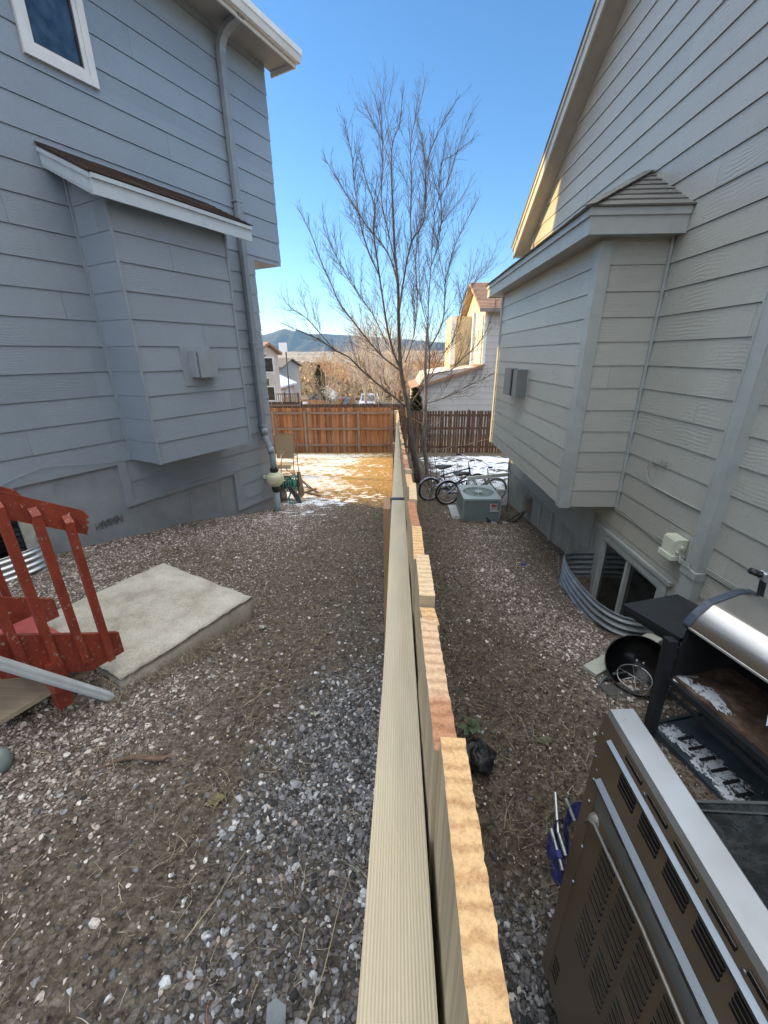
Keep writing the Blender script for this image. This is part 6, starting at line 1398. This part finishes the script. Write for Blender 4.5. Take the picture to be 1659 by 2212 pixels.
# ---------------------------------------------------------------- beyond the back fence
def stuccobox(parent,name,pts,h,z0,mat_):
    mb=MB(); mb.prism([Vector((p[0],p[1],z0)) for p in pts],(0,0,h)); return obj(name,mb,mat_,parent)
def lapmat(name,c,s=6.0):
    m,nt,b=nodes_mat(name); w=N(nt,'ShaderNodeTexWave',Scale=s,_bands_direction='Z',_wave_profile='SAW'); nt.links.new(coords(nt),w.inputs['Vector'])
    cc=ramp(nt,w.outputs['Fac'],[(0,c),(.86,tuple(x*.9 for x in c)),(.93,tuple(x*.45 for x in c)),(1,c)]); cc=mixc(nt,.25,cc,ramp(nt,noise(nt,coords(nt),1.2,4),[(.3,tuple(x*.7 for x in c)),(.7,tuple(min(1,x*1.2) for x in c))]))
    nt.links.new(cc,b.inputs['Base Color']); b.inputs['Roughness'].default_value=.75; bump(nt,b,w.outputs['Fac'],.5,.02); return m
M_bei=lapmat('beige_lap',(.50,.48,.45),.95); M_bei2=plain('cream_wall',(.62,.52,.33),.7,0,.08); M_shr=shingle('red_brown_shingle',(.17,.10,.07),(.30,.20,.14)); M_shk=shingle('dark_grey_shingle',(.07,.07,.065),(.14,.13,.12))
# beige house right
HY=24.0
def hp(x,y,Y=HY): return at(x,y,Y)
H3=empty('house',(5,27,-5),'tall beige house beyond the dark back fence with a sunlit yellow side','house')
xl=hp(1040,800).x; ev=hp(1080,668).z; zb=-5.5
mb=MB(); mb.prism([(xl,HY,zb),(xl+6,HY,zb),(xl+6,HY,ev),(xl,HY,ev)],(0,7,0)); obj('wall',mb,M_bei,H3)
xw=hp(920,800).x
mb=MB(); zl=hp(1040,793).z; mb.prism([(hp(893,850).x,HY+.02,zb),(xl+.01,HY+.02,zb),(xl+.01,HY+.02,hp(1040,790).z),(hp(920,808).x,HY+.02,hp(920,808).z),(hp(893,855).x,HY+.02,hp(893,855).z)],(0,6,0)); obj('garage_wall',mb,M_bei,H3)
mb=MB(); a_=hp(1045,786);b_=hp(888,838); a_.y=b_.y=HY-.25; mb.prism([a_,b_,b_+Vector((0,0,-.16)),a_+Vector((0,0,-.16))],(0,6.6,0)); obj('garage_roof',mb,plain('brown_eave',(.26,.16,.10),.8),H3)
for q_ in ((xl-.02,xl+.14,HY-.03,HY+.0,hp(1030,790).z,ev-.05),(xl-.55,xl-.4,HY+.5,HY+.75,hp(1030,790).z,ev-.1),(xl-1.35,xl-1.05,HY+3.6,HY+3.9,hp(970,790).z,ev+.0)):
    mb=MB(); mb.box(*q_); obj('corner_post',mb,plain('white_post',(.75,.73,.70),.6),H3)
mb=MB(); mb.box(xl-1.3,xl,HY+4,HY+7,zb,ev); obj('porch_wall',mb,M_bei2,H3)
mb=MB(); rid=hp(985,633); e0=hp(1012,670)
EX=xl-.4; ry=HY+3.5
mb.prism([(EX,HY-.5,ev+.0),(EX,ry,ev+1.75),(EX,HY+7.5,ev),(EX,HY+7.5,ev-.12),(EX,ry,ev+1.6),(EX,HY-.5,ev-.14)],(8,0,0)); obj('roof_deck',mb,plain('roof_edge',(.30,.22,.15),.7),H3)
mb=MB(); shingles(mb,(EX,HY-.5,ev+.0),(1,0,0),(0,4.0,1.75),[(0,0),(8,0),(8,4.37),(0,4.37)],.22,.5,.02,8); obj('roof',mb,M_shr,H3)
mb=MB(); mb.box(EX-.02,EX+8,HY-.58,HY-.5,ev-.16,ev+.03); obj('gutter',mb,plain('brown_gutter',(.20,.165,.14),.6),H3)
mb=MB(); mb.prism([(xl,HY,ev),(xl,HY+7,ev),(xl,ry,ev+1.55)],(.1,0,0)); obj('gable',mb,M_bei2,H3)
mb=MB(); mb.box(xl-.03,xl-.0,HY+1.6,HY+2.7,.2,1.3); mb.box(xl+3.0,xl+3.03,HY-.03,HY,zb,ev); mb.box(xl+3.25,xl+3.29,HY-.03,HY,zb,ev); obj('trim',mb,M_bei,H3)
# left far houses
def far_house(nm,label,x0,x1,Y0,Y1,zb,ze,zr,wm,rm,ridge='x',oh=.35,base='house'):
    H=empty(base,((x0+x1)/2,(Y0+Y1)/2,zb),label,'house'); mb=MB(); mb.box(x0,x1,Y0,Y1,zb,ze)
    if ridge=='y': mb.prism([(x0,Y0,ze),(x1,Y0,ze),((x0+x1)/2,Y0,zr-.15)],(0,Y1-Y0,0))
    else: mb.prism([(x0,Y0,ze),(x0,Y1,ze),(x0,(Y0+Y1)/2,zr-.15)],(x1-x0,0,0))
    obj('wall',mb,wm,H); mb=MB()
    if ridge=='y':
        xm=(x0+x1)/2; mb.prism([(x0-oh,Y0-oh,ze-.2),(xm,Y0-oh,zr-.05),(x1+oh,Y0-oh,ze-.2),(x1+oh,Y0-oh,ze-.02),(xm,Y0-oh,zr+.12),(x0-oh,Y0-oh,ze-.02)],(0,Y1-Y0+2*oh,0))
    else:
        ym=(Y0+Y1)/2; mb.prism([(x0-oh,Y0-oh,ze-.2),(x0-oh,ym,zr-.05),(x0-oh,Y1+oh,ze-.2),(x0-oh,Y1+oh,ze-.02),(x0-oh,ym,zr+.12),(x0-oh,Y0-oh,ze-.02)],(x1-x0+2*oh,0,0))
    obj('roof',mb,rm,H); return H
def win(H,x0,x1,y0,y1,z0,z1,fm=None):
    mb=MB(); mb.box(x0,x1,y0,y1,z0,z1); w_=obj('window',mb,fm or M_wht,H); return w_
M_pink=lapmat('pinkish_lap',(.60,.53,.47),1.6); M_gst=plain('grey_stucco',(.36,.36,.35),.85,0,.08,3); M_pch=plain('peach_stucco',(.60,.42,.27),.85,0,.08,3)
p1=at(600,800,30)
PH=far_house('house','pinkish cream lap sided house, nearest of the far houses on the left',-15.5,at(603,800,34.5).x,28.5,34.5,-6.5,at(590,760,30).z,at(594,741,30).z,M_pink,M_shr,'x',.3)
xr=at(603,800,34.5).x
for y_,z_,h_ in ((30.6,at(600,795,30).z,1.0),(30.6,at(600,848,30).z,1.0)):
    mb=MB(); mb.box(xr,xr+.04,y_,y_+.8,z_,z_+h_); w_=obj('window',mb,M_wht,PH); mb=MB(); mb.box(xr+.03,xr+.055,y_+.1,y_+.7,z_+.1,z_+h_-.1); obj('pane',mb,glassmat('far_glass'),w_)
for px,py in ((581,788),(585,850)):
    c_=at(px,py,28.5); mb=MB(); mb.box(c_.x-.35,c_.x+.35,28.44,28.5,c_.z-.5,c_.z+.5); w_=obj('window',mb,M_wht,PH); mb=MB(); mb.box(c_.x-.27,c_.x+.27,28.42,28.45,c_.z-.42,c_.z+.42); obj('pane',mb,glassmat('far_glass_b'),w_)
GH=far_house('house','grey stucco house with a dark shingle roof, farthest left beyond the fences',-21,at(646,800,62).x,52,62,-9,at(645,791,55).z,at(620,776,55).z+.0,M_gst,M_shk,'x',.4)
SHH=far_house('house','peach house wing with a snow covered low roof beside the pink house',-16.5,at(636,840,50).x,43,50,-8,at(630,832,45).z,at(600,812,45).z,M_pch,plain('snowy_roof',(.70,.74,.82),.6,0,.06,4),'y',.3)
xr=at(636,840,50).x
for k in range(3): mb=MB(); y_=44+k*1.8; mb.box(xr,xr+.05,y_,y_+1.1,at(630,848,45).z-.6,at(630,848,45).z+.3); obj('window',mb,M_wht,SHH)
# railed deck
DK=empty('deck',(-9.3,33,-5.5),'raised brown deck with a slatted railing below the pink house','deck'); M_dk=plain('brown_deck_stain',(.16,.09,.06),.7)
d0=at(590,885,32);d1=at(648,885,32); mb=MB(); mb.box(d0.x-2,d1.x,32,35,d0.z+.1,d0.z+.28); obj('floor',mb,plain('snowy_deck',(.62,.62,.66),.6),DK)
zt_=at(620,851,32).z; mb=MB(); mb.bar((d0.x-2,32,zt_),(d1.x,32,zt_),.07,.06); mb.bar((d0.x-2,32,d0.z+.4),(d1.x,32,d0.z+.4),.05,.05)
x=d0.x-1.9
while x<d1.x: mb.box(x,x+.035,31.98,32.02,d0.z+.3,zt_); x+=.16
obj('railing',mb,M_dk,DK)
for x in (d0.x,d0.x+1.0,d1.x-.05): mb=MB(); mb.box(x-.05,x+.05,31.95,32.05,-6.5,zt_+.1); obj('post',mb,M_dk,DK)
# basketball backboard
bb_=at(613,752+.5,40); BBD=empty('basketball_hoop',(bb_.x,40,-7),'white basketball backboard on a pole in front of the grey house','basketball hoop')
mb=MB(); a_=at(599,744,40);c_=at(627,765,40); a_=at(603,742,40); mb.box(at(602.5,750,40).x,at(620,750,40).x,39.95,40,at(610,759,40).z-.05,at(610,742+7,40).z+.35); obj('backboard',mb,plain('white_board',(.7,.72,.72),.5),BBD)
mb=MB(); mb.tube([(at(617,760,40).x,40.1,-7),(at(617,760,40).x,40.1,at(610,750,40).z)],.06,8); obj('pole',mb,M_dkg,BBD)
# fences beyond
Y3=21.5
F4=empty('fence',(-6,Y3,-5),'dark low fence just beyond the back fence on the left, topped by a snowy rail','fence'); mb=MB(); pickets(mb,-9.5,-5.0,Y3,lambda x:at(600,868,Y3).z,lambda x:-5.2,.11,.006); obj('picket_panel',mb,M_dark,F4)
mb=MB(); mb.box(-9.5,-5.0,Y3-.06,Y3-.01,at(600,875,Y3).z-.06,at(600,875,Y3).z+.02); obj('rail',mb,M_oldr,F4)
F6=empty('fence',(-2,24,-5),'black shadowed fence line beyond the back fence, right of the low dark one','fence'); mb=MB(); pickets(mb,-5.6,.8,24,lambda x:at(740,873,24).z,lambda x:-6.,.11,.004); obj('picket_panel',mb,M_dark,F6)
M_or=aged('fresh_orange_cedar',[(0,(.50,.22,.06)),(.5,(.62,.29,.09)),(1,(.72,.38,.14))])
# these run toward the sun so their faces are lit
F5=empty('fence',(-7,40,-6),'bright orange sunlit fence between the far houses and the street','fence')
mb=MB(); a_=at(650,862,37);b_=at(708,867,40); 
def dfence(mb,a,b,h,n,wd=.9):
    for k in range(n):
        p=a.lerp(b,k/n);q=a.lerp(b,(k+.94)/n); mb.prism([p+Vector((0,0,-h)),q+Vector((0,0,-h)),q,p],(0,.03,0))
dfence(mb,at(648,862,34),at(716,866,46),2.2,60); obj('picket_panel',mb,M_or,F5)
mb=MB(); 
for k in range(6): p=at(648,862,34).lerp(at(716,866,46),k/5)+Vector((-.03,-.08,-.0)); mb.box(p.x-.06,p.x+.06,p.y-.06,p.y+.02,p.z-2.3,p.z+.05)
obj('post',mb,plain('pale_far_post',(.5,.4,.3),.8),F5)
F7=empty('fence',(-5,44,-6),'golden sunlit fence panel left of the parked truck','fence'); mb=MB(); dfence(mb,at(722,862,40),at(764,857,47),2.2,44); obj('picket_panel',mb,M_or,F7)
# low shed roofs
GR=empty('shed',(-9.5,58,-8),'low garage with a snow edged gable roof right of the grey house','shed')
mb=MB(); pk=at(689,846,58); l_=at(652,872,58); r_=at(725,868,58); mb.prism([(l_.x+.4,58,-9),(r_.x-.4,58,-9),(r_.x-.4,58,r_.z),(pk.x,58,pk.z-.1),(l_.x+.4,58,l_.z)],(0,7,0)); obj('wall',mb,plain('mauve_grey_wall',(.24,.21,.22),.8),GR)
mb=MB(); mb.prism([(l_.x,57.6,l_.z-.1),(pk.x,57.6,pk.z),(r_.x,57.6,r_.z-.1),(r_.x,57.6,r_.z+.12),(pk.x,57.6,pk.z+.25),(l_.x,57.6,l_.z+.12)],(0,8,0)); obj('roof',mb,plain('snow_edged_roof',(.5,.48,.48),.8,0,.3,3),GR)
# pickup truck
TK=empty('pickup_truck',(at(795,880,50).x,51,-6.2),'white pickup truck parked beyond the golden fence, front toward the camera','truck')
t0=at(775,880,50);t1=at(815,880,50); x0,x1=t0.x,t1.x; zg=t0.z-.55; M_tw=plain('white_car_paint',(.66,.67,.69),.25)
mb=MB(); mb.prism([(x0,50,zg+.45),(x0,50,zg+1.05),(x0,51.1,zg+1.2),(x0,55.4,zg+1.2),(x0,55.4,zg+.45)],(x1-x0,0,0)); mb.prism([(x0+.1,51.2,zg+1.15),(x0+.18,52.0,zg+1.85),(x0+.18,53.4,zg+1.9),(x0+.1,53.7,zg+1.15)],(x1-x0-.2,0,0)); obj('body',mb,M_tw,TK)
mb=MB(); mb.prism([(x0+.22,51.24,zg+1.22),(x0+.28,51.93,zg+1.78),(x1-.28,51.93,zg+1.78),(x1-.22,51.24,zg+1.22)],(0,-.02,.03)); obj('windscreen',mb,M_gl,TK)
mb=MB(); mb.box(x0+.45,x1-.45,49.97,50.0,zg+.72,zg+1.0); obj('grille',mb,M_dkg,TK); mb=MB(); mb.box(x0+.02,x1-.02,49.9,50.0,zg+.42,zg+.62); obj('bumper',mb,M_chr,TK)
for s_ in (x0+.05,x1-.42): mb=MB(); mb.box(s_,s_+.37,49.97,50.0,zg+.80,zg+1.0); obj('headlight',mb,plain('headlight_lens',(.6,.6,.6),.1),TK)
for s_ in (x0+.02,x1-.27):
    for y_ in (50.9,54.5): mb=MB(); mb.lathe((s_,y_,zg+.4),(1,0,0),[(0,0),(.40,0),(.40,.25),(0,.25)],20); obj('wheel',mb,M_blk,TK)
CR=empty('parked_car',(at(730,880,42).x,43,-6),'dark rounded car half hidden beside the small bare tree','car'); c_=at(728,872,42); mb=MB(); mb.prism([(c_.x-.85,42,c_.z-.9),(c_.x-.85,42,c_.z-.1),(c_.x-.6,42.5,c_.z+.1),(c_.x-.5,43.2,c_.z+.35),(c_.x-.5,45,c_.z+.35),(c_.x-.8,46,c_.z),(c_.x-.85,46,c_.z-.9)],(1.7,0,0)); obj('body',mb,plain('dark_car_paint',(.02,.022,.028),.2),CR)
for s_ in (-.8,.62):
    mb=MB(); mb.lathe((c_.x+s_,42.8,c_.z-.75),(1,0,0),[(0,0),(.33,0),(.33,.2),(0,.2)],16); obj('wheel',mb,M_blk,CR)
# street
sy=MB(); 
xs_=np.linspace(-14,10,40)
for a_,b_ in zip(xs_[:-1],xs_[1:]):
    sy.quad((a_,48.2,float(gz(a_,48.2))+.1),(b_,48.2,float(gz(b_,48.2))+.1),(b_,57,float(gz(b_,57))+.12),(a_,57,float(gz(a_,57))+.12))
tag(obj('street',sy,plain('asphalt',(.10,.10,.105),.9,0,.15,3)),kind='structure')
# far bare trees, three builds copied
def bare_proto(seed,h,spread,mt,narrow=False,nb=26,label='',thick=1.0):
    rg=random.Random(seed); T=empty('bare_tree',(0,0,0),label,'tree','leafless trees beyond the back fence'); tk=MB(); cr_=MB()
    tk.tube([Vector((0,0,-.3)),Vector((.03,0,h*.2)),Vector((.0,.05,h*.45)),Vector((.05,0,h*.8))],[.10*thick*h/5,.08*thick*h/5,.05*thick*h/5,.015],7)
    for k in range(nb):
        z=h*rg.uniform(.08,.6); a_=rg.random()*6.28; el=rg.uniform(.8,1.9) if not narrow else rg.uniform(1.6,3.0)
        twig(cr_,Vector((0,0,z)),Vector((math.cos(a_)*spread,math.sin(a_)*spread,el)),h*rg.uniform(.35,.6),.022*thick*h/5,2,rg,.35,.12,5,3,None,.40/(h/6))
    obj('trunk',tk,mt,T,smooth=True); obj('crown',cr_,mt,T); return T
M_t1=plain('tan_twigs',(.42,.31,.20),.85,0,.2,4,0,c2=(.62,.47,.32)); M_t2=plain('pale_grey_twigs',(.50,.43,.36),.85,0,.2,4,0,c2=(.68,.58,.48)); M_t3=plain('rusty_twigs',(.40,.20,.10),.85,0,.2,4,0,c2=(.60,.34,.17))
TA=bare_proto(21,5.5,1.0,M_t1,nb=26,label='small tan leafless tree with upswept twigs just beyond the back fence',thick=.8); TA.location=(at(706,880,27).x,27,-5.3)
TB=bare_proto(22,9.0,.8,M_t2,True,34,label='tall pale leafless tree behind the large bare tree',thick=.9); TB.location=(at(812,880,38).x,38,-6.3)
TC=bare_proto(23,5.5,1.2,M_t3,nb=24,label='rust brown leafless tree in the far brush',thick=1.3); TC.location=(at(690,860,62).x,62,-8.2)
def put(T,px,Y,s,label,rot,zoff=0):
    x=at(px,860,Y).x; return copy_tree(T,(x,Y,float(gz(x,Y))+zoff),(s,s,s),rot,label)
lf='leafless tree in the far tan brush beyond the back fences'
put(TB,790,42,1.0,'tall pale leafless tree left of its twin behind the large tree',1.0); put(TB,850,45,.92,'tall pale leafless tree half hidden by the trunk of the large tree',2.0)
fb=[(TA,765,52,1.0),(TC,745,66,1.1),(TA,680,64,1.0),(TC,720,75,1.3),(TA,830,60,1.2),(TC,860,56,1.2),(TB,880,62,.8),(TA,900,48,1.0),(TC,930,60,1.1),(TA,870,70,1.4),(TC,800,80,1.5),(TA,840,84,1.6),(TC,915,78,1.4),(TA,780,95,1.7),(TC,700,95,1.5),(TA,740,110,1.8),(TC,890,100,1.8),(TB,770,75,1.0),(TA,665,85,1.2),(TC,940,95,1.6)]
for T in (TC,): T['label']=lf
for i,(T,px,Y,s) in enumerate(fb): put(T,px,Y,s,lf,i*.9)
# evergreen
def evergreen(x,Y,h,r,label,seed=4,name='evergreen_tree'):
    rg=random.Random(seed); z0=float(gz(x,Y)); T=empty(name,(x,Y,z0),label,'tree'); tk=MB(); tk.tube([(x,Y,z0),(x,Y,z0+h*.9)],[.2,.03],7); obj('trunk',tk,M_bark,T)
    cr_=MB()
    for k in range(2600):
        t=rg.random()**.8; zz=h*(.12+.88*t); rr=r*(1-t)**.75*rg.uniform(.35,1.0)*(1+.25*math.sin(zz*3+seed)); a_=rg.random()*6.28; p=Vector((x+rr*math.cos(a_),Y+rr*math.sin(a_),z0+zz)); s=rg.uniform(.10,.28)
        d_=Vector((math.cos(a_),math.sin(a_),rg.uniform(-.2,.7)))*s; w_=Vector((-math.sin(a_),math.cos(a_),rg.uniform(-.3,.3)))*s*.35; cr_.quad(p-w_,p+d_*.5-w_*.6,p+d_,p+w_)
    obj('crown',cr_,isl_mat('evergreen_needles',[(0,(.025,.035,.015)),(.6,(.06,.075,.03)),(1,(.12,.12,.05))]),T)
evergreen(at(693,860,46).x,46,4.6,1.5,'dark round topped evergreen behind the small tan tree')
evergreen(at(897,860,23).x,22.3,2.6,.5,'small dark evergreen shrub beside the beige house wall',9,'evergreen_shrub')
# distant brush and town
def quads_np(name,x,y,z,s,mt,label,cat,ar=1.0):
    n=len(x); a=nr.rand(n)*6.28; b=nr.rand(n)*1.2; ux,uy=np.cos(a)*s,np.sin(a)*s
    V=np.stack([np.stack([x-ux,y-uy,z],-1),np.stack([x+ux*.2,y+uy*.2,z-s*.5*ar],-1),np.stack([x+ux,y+uy,z+s*.3*b],-1),np.stack([x+ux*.1,y,z+s*ar],-1)],1); base=4*np.arange(n)
    return tag(np_mesh(name,V.reshape(-1,3),np.stack([base,base+1,base+2,base+3],-1),mt,False),label,cat,kind='stuff')
n=90000; yy=60+nr.rand(n)**1.3*700; xx=(nr.rand(n)-.5)*1.1*yy-.12*yy; cl=fbm(xx,yy,.05,4,3); k=(cl>-.15)&~((yy<70)&(xx<-9)&(xx>-20)); xx=xx[k];yy=yy[k]; s=(.25+.004*yy)*(.4+nr.rand(len(xx))); zz=gz(xx,yy)+nr.rand(len(xx))*(2.4+.006*yy)*(1+.5*np.clip(cl[k],0,1))
quads_np('far_brush',xx,yy,zz,s*.7,isl_mat('brush_leaf',[(0,(.07,.06,.035)),(.3,(.20,.14,.08)),(.6,(.38,.27,.16)),(.85,(.50,.36,.22)),(1,(.65,.52,.38))]),'tan winter brush and far treetops filling the slope below the houses','brush')
n=2600; yy=700+nr.rand(n)*6500; xx=(nr.rand(n)-.5)*1.1*yy; mbx=MB()
for i in range(n):
    if fbm(xx[i],yy[i],.0022,3,2)<.0: continue
    w_=rng.uniform(8,22)*(1+yy[i]/9000);d_=rng.uniform(8,18);h_=rng.uniform(3,7)*(1+yy[i]/14000); z_=float(gz(xx[i],yy[i])); mbx.box(xx[i],xx[i]+w_,yy[i],yy[i]+d_,z_-3,z_+h_)
tag(obj('town_buildings',mbx,isl_mat('town_walls',[(0,(.18,.14,.11)),(.4,(.45,.40,.35)),(.8,(.72,.68,.62)),(1,(.8,.8,.8))])),'tiny pale buildings of the town scattered over the valley','town',kind='stuff')

# ---------------------------------------------------------------- air
mb=MB(); mb.box(-19000,19000,-420,19000,-700,2200)
hz_=bpy.data.materials.new('air_haze'); hz_.use_nodes=True; nt=hz_.node_tree; nt.nodes.clear(); o_=nt.nodes.new('ShaderNodeOutputMaterial'); pv=nt.nodes.new('ShaderNodeVolumePrincipled'); pv.inputs['Density'].default_value=HAZE; pv.inputs['Color'].default_value=(.28,.56,1,1); pv.inputs['Anisotropy'].default_value=.2
nt.links.new(pv.outputs[0],o_.inputs['Volume'])
if HAZE>0: tag(obj('haze',mb,hz_),'thin blue evening haze','haze',kind='stuff')
